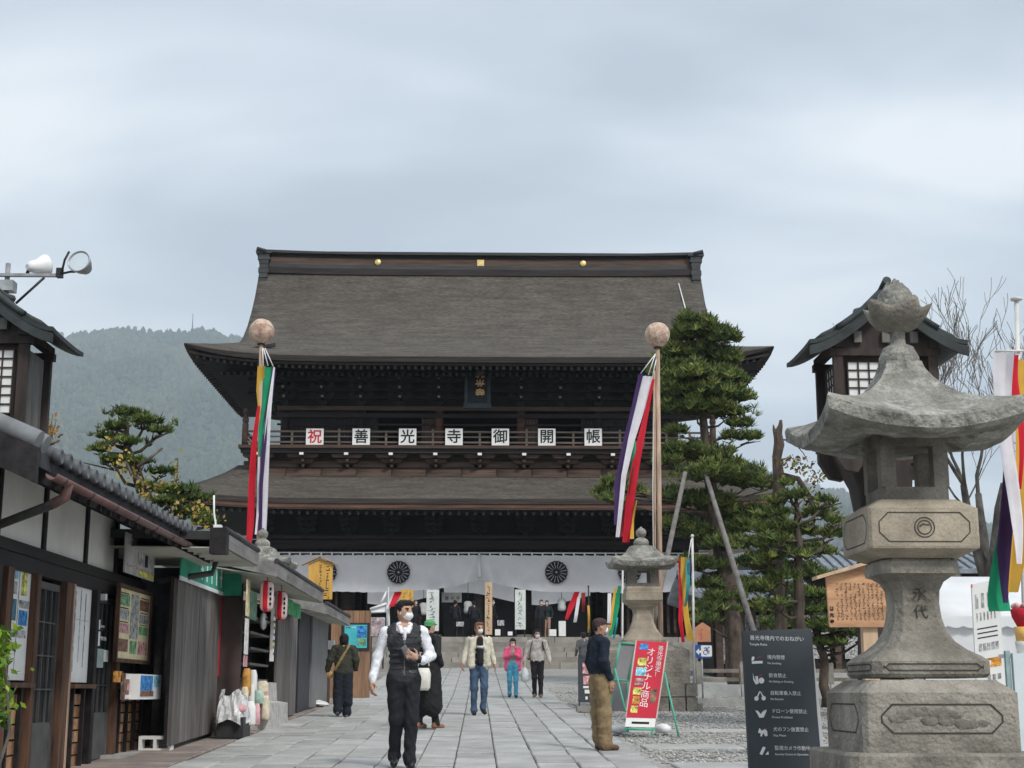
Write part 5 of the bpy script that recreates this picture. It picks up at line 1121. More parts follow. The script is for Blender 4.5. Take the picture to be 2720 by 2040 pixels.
m = MB(); m.xf = Matrix.Translation(p); m.hexa([(-.1, -.3, .08), (.35, -.3, .05), (.35, .3, .05), (-.1, .3, .08)], [(-.1, -.3, .2), (.3, -.25, .1), (.3, .25, .1), (-.1, .3, .22)]); m.build('cover', m_paper, t_)
for a in (-.2, .2):
    m = MB(); m.xf = Matrix.Translation(p+Vector((-.1, a, .07))) @ Matrix.Rotation(R(90), 4, 'X'); m.lathe([(.07, -.02), (.07, .02)], (0, 0, 0), 12); m.build('wheel', m_iron, t_)
# ---- yellow notice board on a post behind the stalls
def ink_columns(m, org, rt, up, ncol, nrow, cw_, rh, fill=.8, off=.004, n=(0, -1, 0), seed=1):
    r2 = random.Random(seed); org, rt, up, n = Vector(org), Vector(rt), Vector(up), Vector(n)
    for c in range(ncol):
        for r_ in range(nrow):
            if r2.random() > fill: continue
            for k in range(3):
                a = r2.uniform(-.32, .1)*cw_; b = a+r2.uniform(.2, .55)*cw_; z = -(r_+.2+.27*k)*rh; h = rh*r2.uniform(.07, .16)
                if r2.random() < .45: a, b, h = a+.1*cw_, a+.2*cw_, rh*.35
                o_ = org+rt*(c*cw_)+n*off
                m.add([o_+rt*a+up*z, o_+rt*b+up*z, o_+rt*b+up*(z-h), o_+rt*a+up*(z-h)], [(0, 1, 2, 3)])
m_ycard = M('yellow_wood_board', (.66, .38, .09), .6, .15, 3, .15, 14, stretch=(3, 3, .5))
yb = P(850, 1540, 33.5); t_ = thing('notice_post', 'yellow wooden notice board with small gable roof above the last stall', 'notice board', (yb.x, 33.5, gz(33.5)))
a, b = P(820, 1495, 33.5), P(882, 1592, 33.5); m = MB(); m.prism([(a.x, b.z), (b.x, b.z), (b.x, a.z-.02), (yb.x, a.z+.1), (a.x, a.z-.02)], 33.48, 33.54); m.build('board', m_ycard, t_)
m = MB(); ink_columns(m, (b.x-.1, 33.48, a.z-.05), (-1, 0, 0), (0, 0, 1), 1, 5, .16, .15, .95, seed=3); ink_columns(m, (b.x-.27, 33.48, a.z-.02), (-1, 0, 0), (0, 0, 1), 1, 12, .1, .07, .95, seed=4); ink_columns(m, (a.x+.1, 33.48, b.z+.3), (-1, 0, 0), (0, 0, 1), 1, 2, .1, .1, 1, seed=5); tag(m.build('brush_writing', m_black, t_), kind='stuff')
for sg in (-1, 1):
    m = MB(); m.hexa([(yb.x, 33.4, a.z+.13), (yb.x+sg*.42, 33.4, a.z-.06), (yb.x+sg*.42, 33.62, a.z-.06), (yb.x, 33.62, a.z+.13)], [(yb.x, 33.4, a.z+.16), (yb.x+sg*.42, 33.4, a.z-.03), (yb.x+sg*.42, 33.62, a.z-.03), (yb.x, 33.62, a.z+.16)]); m.build('roof_board', m_bamboo, t_)
m = MB(); m.box(yb.x-.05, yb.x+.05, 33.55, 33.63, gz(33.5), b.z+.4); m.build('post', m_ycard, t_)
# ---- map cabinet
m_plainwood = M('brown_board', (.27, .155, .09), .7, .25, 3, .2, 12, stretch=(4, 4, .4), rvar=.12)
cy = 38.0; a, b = P(878, 1622, cy), P(986, 1640, cy); t_ = thing('map_board', 'brown wooden map board with turquoise map behind the person in green', 'map board', ((a.x+b.x)/2, cy, gz(cy)))
n = 7
for k in range(n):
    x0, x1 = a.x+(b.x-a.x)*k/n, a.x+(b.x-a.x)*(k+1)/n; m = MB(); m.box(x0+.004, x1-.004, cy-.03+rng.uniform(-.006, .006), cy+.03, gz(cy)-.05, a.z); m.build('board_plank', m_plainwood, t_)
p, q = P(916, 1660, cy), P(975, 1700, cy); zq = P(916, 1696, cy).z
m = MB(); m.box(p.x-.07, q.x+.07, cy-.06, cy-.037, zq-.3, p.z+.05); m.build('map_frame', m_iron, t_)
m = MB(); m.box(p.x, q.x, cy-.07, cy-.061, zq-.24, p.z); mpn = m.build('map_panel', M('turquoise_map', (.07, .48, .52), .4, .12, 4), t_)
for (u0, u1, v0, v1, mt) in ((.55, .98, .45, .95, m_blue), (.6, .95, .1, .42, m_grnp), (.05, .5, .85, .93, m_skyp), (.05, .5, .1, .14, m_skyp)): m = MB(); w_ = q.x-p.x; h_ = p.z-zq+.24; m.box(p.x+w_*u0, p.x+w_*u1, cy-.074, cy-.0705, zq-.24+h_*v0, zq-.24+h_*v1); m.build('map_print', mt, mpn)
# ================================================================ gate interior and what stands in front of it
hall = thing('main_hall', 'dark main hall seen through the gate openings, hung with white curtain', 'hall', (0, 125, 3.4))
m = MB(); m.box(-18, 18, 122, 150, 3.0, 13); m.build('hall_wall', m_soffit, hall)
for x in range(-15, 16, 5): m = MB(); m.tube([(x, 120.5, 3.3), (x, 120.5, 11.5)], .4, 12); m.build('hall_column', m_darkwood, hall)
m = MB(); m.shell(lambda u, v: (-22+44*u, 117+17*v, 12+9*v**1.4+1.0*abs(2*u-1)**5*(1-v)), 20, 8, (0, 0, -.6)); m.build('hall_roof', [m_bark], hall)
a, b = P(1270, 1560, 119.8), P(1270, 1590, 119.8)
m = MB(); m.grid(lambda u, v: (-14+28*u, 119.9+.1*math.sin(u*60), a.z+1.2-(a.z+1.2-b.z-.5*math.cos(u*14))*v), 60, 2); m.build('hall_curtain', m_cloth, hall)
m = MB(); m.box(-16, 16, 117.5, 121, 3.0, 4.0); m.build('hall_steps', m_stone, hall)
def standing(name, label, cat, px, Y, y0, y1, w, mat, ink=None, z0=None, dpt=.05, group=None, seed=1, legs=True):
    a, b = P(px, y0, Y), P(px, y1, Y); base = zPod if Y > 63 else gz(Y); root = thing(name, label, cat, (a.x, Y, base), group); hw2 = w/2*Y/3900
    m = MB(); m.box(a.x-hw2, a.x+hw2, Y-dpt/2, Y+dpt/2, b.z, a.z); m.build('board', mat, root)
    if ink:
        m = MB(); ink_columns(m, (a.x+hw2*(.0 if ink[0] == 1 else .6), Y-dpt/2, a.z-.1), (-1, 0, 0), (0, 0, 1), ink[0], ink[1], 2*hw2*.8/ink[0], (a.z-b.z-.2)/ink[1], .9, seed=seed); tag(m.build('brush_writing', m_black, root), kind='stuff')
    if b.z > base+.05 and legs:
        for s_ in (-.8, .8): m = MB(); m.box(a.x+s_*hw2-.03, a.x+s_*hw2+.03, Y-.02, Y+.04, base, b.z+.02); m.build('leg', m_darkwood, root)
    return root
m_palew = M('pale_board', (.66, .70, .67), .7, .08, 3); m_newwood = M('fresh_timber', (.58, .41, .27), .7, .15, 3, .15, 12, stretch=(4, 4, .5))
standing('sutra_board', 'tall white inscribed board in the gate left of the timber post', 'board', 1150, 64.3, 1566, 1676, 33, m_palew, (1, 14), seed=11)
standing('sutra_board', 'tall white inscribed board in the gate right of the timber post', 'board', 1382, 64.3, 1566, 1672, 28, m_palew, (1, 14), seed=12)
post = standing('inscribed_post', 'square fresh timber post with brush writing at the middle of the gate', 'post', 1298, 63.8, 1547, 1686, 19, m_newwood, (1, 8), dpt=.3, seed=13)
standing('ochre_board', 'ochre wooden board on a pole at the left gate opening', 'board', 1080, 64.2, 1566, 1613, 36, m_ycard, (2, 4), seed=14)
standing('white_sign', 'white hanging sign with three dark characters left of the post', 'sign', 1200, 66.6, 1574, 1600, 52, m_paper, None, legs=False)
sgn = bpy.data.objects['white_sign']; q = P(1200, 1590, 66.55); [lettering(c_, .2, m_black, (q.x+dx_, 66.57, q.z), sgn) for c_, dx_ in zip('善光寺', (-.22, 0.03, .28))]
for px, py, lb in ((1125, 1617, 'white paper lantern hanging left in the gate'), (1243, 1613, 'white paper lantern hanging just left of the timber post'), (1492, 1606, 'white paper lantern hanging right in the gate beside red streamers')):
    c = P(px, py, 66.0); t_ = thing('white_lantern', lb, 'paper lantern', (c.x, 66, c.z-.3), 'white paper lanterns in the gate')
    m = MB(); m.lathe([(.1, -.28), (.17, -.24), (.19, -.1), (.165, .0), (.19, .1), (.17, .22), (.1, .27)], c, 16); m.build('paper_body', m_paper, t_); m = MB(); m.tube([(c.x, 66, c.z+.26), (c.x, 66, 7.2)], .012, 5); m.build('cord', m_iron, t_)
for (px, y0, y1, w, mt, lb, nm) in ((1468, 1672, 1690, 18, m_paper, 'white box on the platform edge right of the post', 'white_box'), (1493, 1650, 1690, 18, m_paper, 'white upright screen beside the white box in the gate', 'white_screen'), (1330, 1648, 1662, 18, m_gryp, 'grey low table just right of the timber post', 'grey_table'), (1222, 1652, 1664, 20, m_gryp, 'grey low table left of the timber post', 'grey_table'), (1355, 1678, 1688, 12, m_paper, 'small white bundle at the foot of the right sutra board', 'white_bundle'), (1322, 1672, 1688, 14, m_paper, 'white bag standing right at the foot of the timber post', 'white_bag')):
    t_ = standing(nm, lb, nm.split('_')[1], px, 63.9, y0, y1, w, mt, None, dpt=.35, legs='table' in nm)
# left of the opening: banner sheets, photo board and white awning frame
standing('photo_board', 'framed photo board with pale portrait behind the man in the vest', 'photo board', 1003, 60.5, 1640, 1690, 40, m_gryp, None, legs=True)
q = P(1003, 1662, 60.4); t_ = bpy.data.objects['photo_board']; m = MB(); m.box(q.x-.24, q.x+.24, 60.45, 60.47, q.z-.36, q.z+.3); m.build('photo', M('photo_print', (.5, .4, .42), .5, .6, 3, 0, col2=(.06, .04, .04)), t_)
t_ = thing('white_awning', 'folded white awning frame at the left gate opening', 'awning', (P(1005, 1600, 61).x, 61, gz(61)))
for pts, r_ in (([(983, 1618), (1030, 1602)], .05), ([(983, 1626), (1025, 1624)], .05), ([(1010, 1606), (1028, 1571)], .05), ([(1030, 1600), (1032, 1700)], .07)):
    m = MB(); m.tube([P(a, b, 61) for a, b in pts], r_, 8); m.build('frame_tube', m_white, t_)
m = MB(); p_ = [P(a, b, 61.05) for a, b in ((983, 1618), (1030, 1602), (1028, 1625), (984, 1628))]; m.shell(lambda u, v: p_[0].lerp(p_[1], u).lerp(p_[3].lerp(p_[2], u), v), 6, 3, (0, .02, 0)); m.build('canvas', m_cloth, t_)
t_ = thing('red_white_banner', 'small red and white banner above the head of the man in the vest', 'banner', (P(1050, 1600, 60.8).x, 60.8, gz(60.8)))
ribbon('red_cloth', [(1058, 1572), (1050, 1590), (1040, 1612)], 60.7, [20, 18, 14], m_rd, t_); ribbon('white_cloth', [(1046, 1574), (1038, 1600), (1030, 1618)], 60.75, [9, 12, 10], m_wh, t_)
m = MB(); m.tube([P(1032, 1560, 60.85), (P(1034, 1700, 60.85).x, 60.85, gz(60.8))], .03, 6); m.build('pole', m_mast, t_)
# ================================================================ right side: signs and stands
m_slate = M('slate_sign_paint', (.05, .06, .068), .5, .12, 2, .05); m_signblue = M('sign_blue', (.03, .09, .3), .5, .1); m_let = M('sign_lettering', (.72, .72, .72), .6, .05); m_letred = M('sign_red', (.5, .08, .08), .6)
YS = 13.0; tl, tr_ = P(1973, 1676, YS), P(2156, 1669, YS+.12); zg = gz(YS)
sg_ = thing('rules_sign', 'dark slate information sign with white icons beside the big stone lantern', 'sign', ((tl.x+tr_.x)/2, YS, zg))
m = MB(); lean = .16
def sp(u, v, d=0):   # u across, v down in metres from the top
    b = tl.lerp(tr_, u); w_ = (tr_-tl).normalized(); nrm = Vector((w_.y, -w_.x, 0)); return b+Vector((0, 0, -v))+Vector((0, -lean*v/1.5, 0))+nrm*d
H_ = tl.z-zg
m.hexa([sp(0, H_, 0), sp(1, H_, 0), sp(1, H_, -.04), sp(0, H_, -.04)], [sp(0, 0, 0), sp(1, 0, 0), sp(1, 0, -.04), sp(0, 0, -.04)]); m.build('panel', m_slate, sg_)
m = MB(); bk = Vector((.07, .5, 0)); m.hexa([sp(0.2, H_)+bk, sp(1, H_)+bk+Vector((.06, 0, 0)), sp(1, H_)+bk+Vector((.06, .03, 0)), sp(0.2, H_)+bk+Vector((0, .03, 0))], [sp(0.2, .02, -.045), sp(1, .02, -.045), sp(1, .02, -.07), sp(0.2, .02, -.07)]); m.build('rear_panel', m_signblue, sg_)
m = MB(); m.hexa([sp(1, H_)+bk+Vector((.061, 0, 0)), sp(1, H_)+bk+Vector((.10, 0, 0)), sp(1, H_)+bk+Vector((.10, .03, 0)), sp(1, H_)+bk+Vector((.061, .03, 0))], [sp(1, .02, -.045)+Vector((.001, 0, 0)), sp(1, .02, -.045)+Vector((.014, 0, 0)), sp(1, .02, -.07)+Vector((.014, 0, 0)), sp(1, .02, -.07)+Vector((.001, 0, 0))]); m.build('side_edge', m_white, sg_)
upv = (sp(0, 0)-sp(0, 1)).normalized(); wv = (tr_-tl).normalized(); nv = wv.cross(upv)*1.0
if nv.y > 0: nv = -nv
def sl_(body, size, px, py, mat=m_let, bold=.0, nm='lettering'):
    u = (px-1973)/183; v = (py-1673)*YS/3900*1.0; lettering(body, size, mat, sp(u, v, .004), sg_, normal=nv, bold=bold*size/.05, ext=.001, align='LEFT', up=upv, name=nm)
sl_('善光寺境内でのおねがい', .046, 1990, 1692); sl_('Temple Rules', .030, 1988, 1708)
rows = [(1750, '境内禁煙', 'No Smoking'), (1797, '飲食禁止', 'No Eating or Drinking'), (1842, '自転車乗入禁止', 'No Bicycles'), (1888, 'ドローン使用禁止', 'Drones Prohibited'), (1934, '犬のフン放置禁止', 'Dog Waste'), (1981, '監視カメラ作動中', 'Security Camera in Operation')]
for k, (py, ja, en) in enumerate(rows):
    x = 2033+2*k*.6; sl_(ja, .041, x, py-6); sl_(en, .025, x, py+9)
    u = (2006+k*1.2-1973)/183; v = (py-1673)*YS/3900; c = sp(u, v, .005); W_ = lambda a, b: c+wv*a+upv*b
    m = MB(); q = .004
    def poly(pts): m.add([W_(a, b) for a, b in pts], [tuple(range(len(pts)))])
    if k == 0: poly([(-.05, -.03), (.05, -.03), (.05, -.008), (-.05, -.008)]); poly([(-.052, -.004), (-.03, .0), (-.022, .022), (-.03, .034), (-.048, .028)])
    elif k == 1: poly([(-.05, .05), (-.038, .0), (-.01, -.05), (-.03, -.05), (-.05, -.01)]); poly([(-.03, .02), (-.005, .02), (0, -.045), (-.022, -.045)]); poly([(.006+.026*math.cos(t)+.02, -.02+.026*math.sin(t)) for t in np.linspace(0, 6.28, 12, endpoint=False)])
    elif k == 2:
        for cx2 in (-.033, .033): poly([(cx2+.02*math.cos(t), -.02+.02*math.sin(t)) for t in np.linspace(0, 6.28, 12, endpoint=False)])
        poly([(-.03, -.005), (-.005, .04), (.006, .04), (-.02, -.012)]); poly([(0, .04), (.012, .036), (.04, -.015), (.028, -.02)])
    elif k == 3: poly([(-.055, .035), (-.03, .03), (-.005, .0), (.02, .03), (.05, .036), (.045, .018), (.02, -.03), (-.02, -.03), (-.04, .01)])
    elif k == 4: poly([(-.045, .0), (-.028, .04), (-.01, .015), (.02, .03), (.04, .01), (.042, -.03), (.02, -.035), (.005, -.005), (-.012, -.035), (-.025, -.03), (-.02, -.008)])
    else: poly([(-.045, -.02), (-.01, .04), (.015, .03), (-.02, -.032)]); poly([(.008, -.03), (.04, -.03), (.035, .0)])
    m.build('icon', m_let, sg_)
    if k < 5: m = MB(); m.add([W_(-.0, .015)+nv*.002, W_(.04, .03)+nv*.002, W_(.04, .034)+nv*.002, W_(0, .019)+nv*.002], [(0, 1, 2, 3)]); m.build('red_bar', m_letred, sg_)
# ---- red banner stand with green frame
m_green = M('green_frame_paint', (.10, .42, .30), .5, .15, 4, .05); m_redban = M('red_banner', (.55, .006, .035), .5, .1, 3, .03); m_panelgrey = M('grey_board', (.26, .26, .27), .6, .1, 3)
YR2 = 22.0; rbn = thing('sale_banner_stand', 'leaning red sale banner on a green metal stand in the gravel', 'banner stand', (P(1715, 1900, YR2).x, YR2, gz(YR2)))
tl2, tr2, bl2, br2 = P(1692, 1702, YR2+.35), P(1771, 1706, YR2+.35), P(1661, 1930, YR2), P(1738, 1932, YR2)
def bp(u, v, d=0): return tl2.lerp(tr2, u).lerp(bl2.lerp(br2, u), v)+Vector((0, -d, 0))
def bq(name, u0, u1, v0, v1, d, mat, par, th=.012):
    m = MB(); m.hexa([bp(u0, v1, d), bp(u1, v1, d), bp(u1, v1, d-th), bp(u0, v1, d-th)], [bp(u0, v0, d), bp(u1, v0, d), bp(u1, v0, d-th), bp(u0, v0, d-th)]); return m.build(name, mat, par)
bq('banner', 0, 1, 0, .895, .0, m_redban, rbn); bq('banner_foot', -.01, 1.01, .9, 1, .004, m_paper, rbn, .02)
m_frame_p = M('pale_frame', (.55, .4, .36), .5, .1)
bq('frame_rail', -.05, -.006, -.01, .9, .01, m_frame_p, rbn, .03); bq('frame_rail', 1.006, 1.05, -.01, .9, .01, m_frame_p, rbn, .03)
nb = Vector((0, -1, .25)).normalized(); upb = (tl2-bl2).normalized()
for i, ch in enumerate('オリジナル商品'): lettering(ch, .135, M('banner_white', (.85, .78, .78), .6) if i == 0 else bpy.data.materials['banner_white'], bp(.52, .13+.1*i, .006), rbn, normal=nb, bold=.0, ext=.001, up=upb)
for i, ch in enumerate('善光寺限定！'): lettering(ch, .085, bpy.data.materials['banner_white'], bp(.83, .08+.062*i, .006), rbn, normal=nb, bold=.0, ext=.001, up=upb)
for (u0, u1, v0, v1, mt) in ((.12, .42, .2, .29, m_yel), (.1, .45, .31, .41, m_skyp), (.12, .4, .44, .52, m_pink), (.1, .38, .55, .63, m_yel), (.12, .36, .65, .74, m_orange), (.1, .34, .76, .84, m_yel), (.7, .92, .56, .72, m_brn), (.12, .4, .03, .1, m_blue)): bq('print', u0, u1, v0, v1, .004, mt, rbn, .003)
bq('print', .2, .8, .94, .965, .0075, m_black, rbn, .003)
for pts in ([(1765, 1786), (1803, 1956)], [(1633, 1775), (1662, 1890)], [(1735, 1932), (1733, 1951)], [(1664, 1930), (1664, 1948)]):
    m = MB(); m.tube([P(a, b, YR2+.3-.3*k) for k, (a, b) in enumerate(pts)], .016, 6); m.build('frame_leg', m_green, rbn)
q1, q2 = P(1664, 1936, YR2), P(1736, 1938, YR2); m = MB(); m.tube([q1, q2], .018, 6); m.build('frame_leg', m_green, rbn)
t_ = thing('blank_board_stand', 'grey blank board in a green frame left of the red banner', 'board stand', (P(1655, 1890, 22.9).x, 22.9, gz(22.9)))
pp = [P(a, b, 22.9) for a, b in ((1647, 1708), (1690, 1711), (1668, 1808), (1628, 1806))]
m = MB(); m.add([p for p in pp]+[p+Vector((0, .02, 0)) for p in pp], [(0, 1, 2, 3), (7, 6, 5, 4), (0, 4, 5, 1), (1, 5, 6, 2), (2, 6, 7, 3), (3, 7, 4, 0)]); m.build('upper_board', m_panelgrey, t_)
for a, b in zip(pp, pp[1:]+pp[:1]): m = MB(); m.tube([a+Vector((0, -.01, 0)), b+Vector((0, -.01, 0))], .018, 6); m.build('frame_bar', m_green, t_)
p2 = [P(a, b, 22.9) for a, b in ((1627, 1813), (1666, 1815), (1660, 1890), (1622, 1888))]
m = MB(); m.add([p for p in p2]+[p+Vector((0, .02, 0)) for p in p2], [(0, 1, 2, 3), (7, 6, 5, 4), (0, 4, 5, 1), (1, 5, 6, 2), (2, 6, 7, 3), (3, 7, 4, 0)]); m.build('lower_board', m_panelgrey, t_)
for a, b in (((1627, 1813), (1620, 1925)), ((1666, 1813), (1668, 1928))): m = MB(); p_, q_ = P(*a, 22.9), P(*b, 22.9); m.tube([p_, (q_.x, 22.9, gz(22.9))], .016, 6); m.build('leg', m_green, t_)
for px, py, lb in ((1642, 1900, 'white weight bag lying left of the red banner foot'), (1760, 1908, 'white weight bag lying right of the red banner foot')):
    c = P(px, py, 22.6); m = MB(); m.xf = Matrix.Translation((c.x, 22.6, gz(22.6)+.07)) @ Matrix.Diagonal((.13, .2, .075, 1)); m.lathe([(.3, -.95), (.85, -.7), (1, -.1), (.9, .4), (.5, .85), (.1, 1)], (0, 0, 0), 14); tag(m.build('weight_bag', M('white_bag_plastic', (.75, .77, .77), .4, .1, 5, .3, 8)), lb, 'weight bag', 'white weight bags at the banner stand')
# ---- dark banner stand behind the man in navy
t_ = thing('dark_banner_stand', 'dark upright banner with pink pictures behind the man in navy', 'banner stand', (P(1552, 1850, 30.5).x, 30.5, gz(30.5)))
a, b = P(1535, 1748, 30.5), P(1572, 1866, 30.5); m = MB(); m.box(a.x, b.x, 30.5, 30.53, b.z, a.z); m.build('panel', m_slate, t_)
for (x0, x1, y0, y1, mt) in ((1547, 1563, 1760, 1790, m_pink), (1549, 1566, 1795, 1818, m_pink), (1549, 1566, 1822, 1828, m_paper), (1553, 1566, 1832, 1842, m_paper), (1555, 1561, 1850, 1858, m_paper)):
    p_, q_ = P(x0, y0, 30.49), P(x1, y1, 30.49); m = MB(); m.box(p_.x, q_.x, 30.487, 30.497, q_.z, p_.z); m.build('print', mt, t_)
for x in (a.x+.02, b.x-.02): m = MB(); m.tube([(x, 30.515, gz(30.5)), (x, 30.515, a.z+.03)], .014, 6); m.build('leg', m_iron, t_)
m = MB(); m.box(a.x-.03, b.x+.03, 30.35, 30.7, gz(30.5)-.01, gz(30.5)+.1); m.build('foot_weight', m_stone, t_)
# ---- wooden notice board with brush writing
YN = 17.2; a, b = P(2193, 1534, YN), P(2420, 1666, YN); cx_n = (a.x+b.x)/2; nbd = thing('wooden_notice_board', 'gabled pale wood notice board with brush writing behind the big stone lantern', 'notice board', (cx_n, YN, gz(YN)))
m_cedar = M('cedar_board', (.55, .31, .17), .7, .2, 2.5, .15, 12, stretch=(1, 4, 4))
apx = P(2306, 1497, YN).z
m = MB(); m.prism([(a.x+.02, b.z), (b.x-.02, b.z), (b.x, a.z), (cx_n, apx-.02), (a.x, a.z)], YN-.02, YN+.03); m.build('board', m_cedar, nbd)
for sg in (-1, 1):
    m = MB(); e_ = cx_n+sg*(b.x-a.x)/2+sg*.13; ze_ = a.z-.0; m.hexa([(cx_n, YN-.12, apx-.015), (e_, YN-.12, ze_-.03), (e_, YN+.14, ze_-.03), (cx_n, YN+.14, apx-.015)], [(cx_n, YN-.12, apx+.025), (e_, YN-.12, ze_+.01), (e_, YN+.14, ze_+.01), (cx_n, YN+.14, apx+.025)]); m.build('roof_board', m_newwood, nbd)
m = MB(); ink_columns(m, (P(2340, 1560, YN).x, YN-.02, P(2340, 1548, YN).z), (-1, 0, 0), (0, 0, 1), 11, 14, .052, .031, .93, seed=21); tag(m.build('brush_writing', m_black, nbd), kind='stuff')
for i, ch in enumerate('善光寺'): lettering(ch, .05, m_black, (P(2207, 1600, YN).x, YN-.023, P(2207, 1618+17*i, YN).z), nbd, bold=.002, ext=.001)
p_ = P(2315, 1700, YN); m = MB(); m.box(p_.x-.085, p_.x+.085, YN+.032, YN+.16, gz(YN)-.05, apx-.12); m.build('post', m_newwood, nbd)
# ---- white tent
YT = 26.0; tent = thing('white_tent', 'white marquee tent with scalloped valance behind the big stone lantern', 'tent', (P(2600, 1800, YT).x, YT, gz(YT)))
a, b = P(2440, 1636, YT), P(2980, 1636, YT); rt_ = P(2600, 1532, YT+1.6).z
m_tent = M('tent_canvas', (.82, .83, .84), .7, .04, 2, .1, 4, trans=.2)
m = MB(); m.shell(lambda u, v: (a.x+(b.x-a.x)*u, YT+3.2*v, a.z+(rt_-a.z)*(1-abs(2*v-1)**1.1)), 4, 8, (0, 0, -.02)); m.build('roof_canvas', m_tent, tent)
zv = P(2500, 1668, YT).z
m = MB(); m.grid(lambda u, v: (a.x+(b.x-a.x)*u, YT-.02, a.z-(a.z-zv)*v*(.82+.18*abs(math.sin(u*math.pi*14)))), 120, 2); m.build('valance', m_tent, tent)
m = MB(); m.box(a.x, b.x, YT+.1, YT+.12, gz(YT), a.z); m.build('front_sheet', m_tent, tent)
for x in (a.x+.05, (a.x+b.x)/2, b.x-.05):
    for y in (YT+.02, YT+3.1): m = MB(); m.tube([(x, y, gz(y)), (x, y, a.z)], .025, 8); m.build('tent_pole', m_steel, tent)
# ---- leaning white timetable sign
YW = 14.4; t_ = thing('timetable_sign', 'tall leaning white sign with an orange bar right of the big lantern', 'sign', (P(2630, 1850, YW).x, YW, gz(YW)))
w4 = [P(a, b, YW) for a, b in ((2581, 1552), (2652, 1538), (2683, 2030), (2606, 2040))]
m = MB(); m.add(w4+[p+Vector((0, .03, 0)) for p in w4], [(0, 1, 2, 3), (7, 6, 5, 4), (0, 4, 5, 1), (1, 5, 6, 2), (2, 6, 7, 3), (3, 7, 4, 0)]); m.build('panel', m_paper, t_)
def wq(u, v, d=.004): return w4[0].lerp(w4[1], u).lerp(w4[3].lerp(w4[2], u), v)+Vector((0, -d, 0))
def wrect(u0, u1, v0, v1, mt, nm='print', d=.004):
    m = MB(); m.hexa([wq(u0, v1, d), wq(u1, v1, d), wq(u1, v1, 0), wq(u0, v1, 0)], [wq(u0, v0, d), wq(u1, v0, d), wq(u1, v0, 0), wq(u0, v0, 0)]); m.build(nm, mt, t_)
for k in range(4): wrect(.1+.22*k, .2+.22*k, .06, .14, m_gryp if k != 3 else m_ycard)
for k in range(6): wrect(.12+.13*k, .16+.13*k, .165, .21, m_gryp)
for v in (.25, .275, .3): wrect(.12, .85, v, v+.006, m_black)
for k in range(5): wrect(.15+.15*k, .26+.15*k, .335, .375, m_gryp)
wrect(.08, .92, .42, .47, m_orange); wrect(.35, .55, .433, .457, m_paper, d=.006)
for k in range(3): wrect(.4+.18*k, .52+.18*k, .51, .54, m_gryp); wrect(.4+.18*k, .52+.18*k, .58, .6, m_gryp); wrect(.4+.18*k, .52+.18*k, .65, .67, m_gryp)
for u in (0, 1): wrect(u-.02, u+.02, 0, .02, m_redprint)
# ---- pale cabinet with offering at the right edge
YC = 12.2; a = P(2690, 1735, YC); t_ = thing('pale_cabinet', 'pale blue-white cabinet cut by the right picture edge', 'cabinet', (a.x+.4, YC, gz(YC)))
m = MB(); m.box(a.x, a.x+1.1, YC, YC+.05, gz(YC)-.05, a.z); m.build('body', M('pale_cabinet_paint', (.64, .72, .74), .45, .05, 2, .03), t_)
m = MB(); m.box(a.x+.10, a.x+.5, YC-.006, YC-.001, P(2715, 1765, YC).z-.02, P(2715, 1742, YC).z); m.build('label_plate', m_gryp, t_)
m = MB(); m.box(a.x-.05, a.x-.012, YC+.03, YC+.07, gz(YC)-.05, a.z+.02); m.build('corner_tube', M('corner_teal', (.3, .42, .42), .4), t_)
ov = P(2724, 1690, YC+.15); t_ = thing('offering_bowl', 'red pot with pink flowers in an orange wrap on the pale cabinet', 'offering', (ov.x, YC+.15, a.z))
m = MB(); m.box(a.x+.02, a.x+1.1, YC+.06, YC+.4, a.z-.03, a.z-.001); m.build('tray', m_paper, t_)
m = MB(); m.lathe([(.07, a.z), (.085, a.z+.06), (.09, a.z+.1)], (ov.x, YC+.15, 0), 16); m.build('dish', m_paper, t_)
m = MB(); m.lathe([(.075, a.z+.1), (.09, a.z+.22)], (ov.x, YC+.15, 0), 16); m.build('wrap', M('orange_wrap', (.85, .5, .15), .6, .2, 9), t_)
m = MB(); m.lathe([(.06, a.z+.22), (.1, a.z+.3), (.11, a.z+.36), (.1, a.z+.37)], (ov.x, YC+.15, 0), 16); m.build('pot', m_redprint, t_)
for k in range(7): m = MB(); m.lathe([(.005, -.03), (.03, -.01), (.032, .01), (.01, .03)], (ov.x+.07*math.cos(k*.9), YC+.15+.07*math.sin(k*.9), a.z+.39), 8); m.build('flower', m_pink, t_)
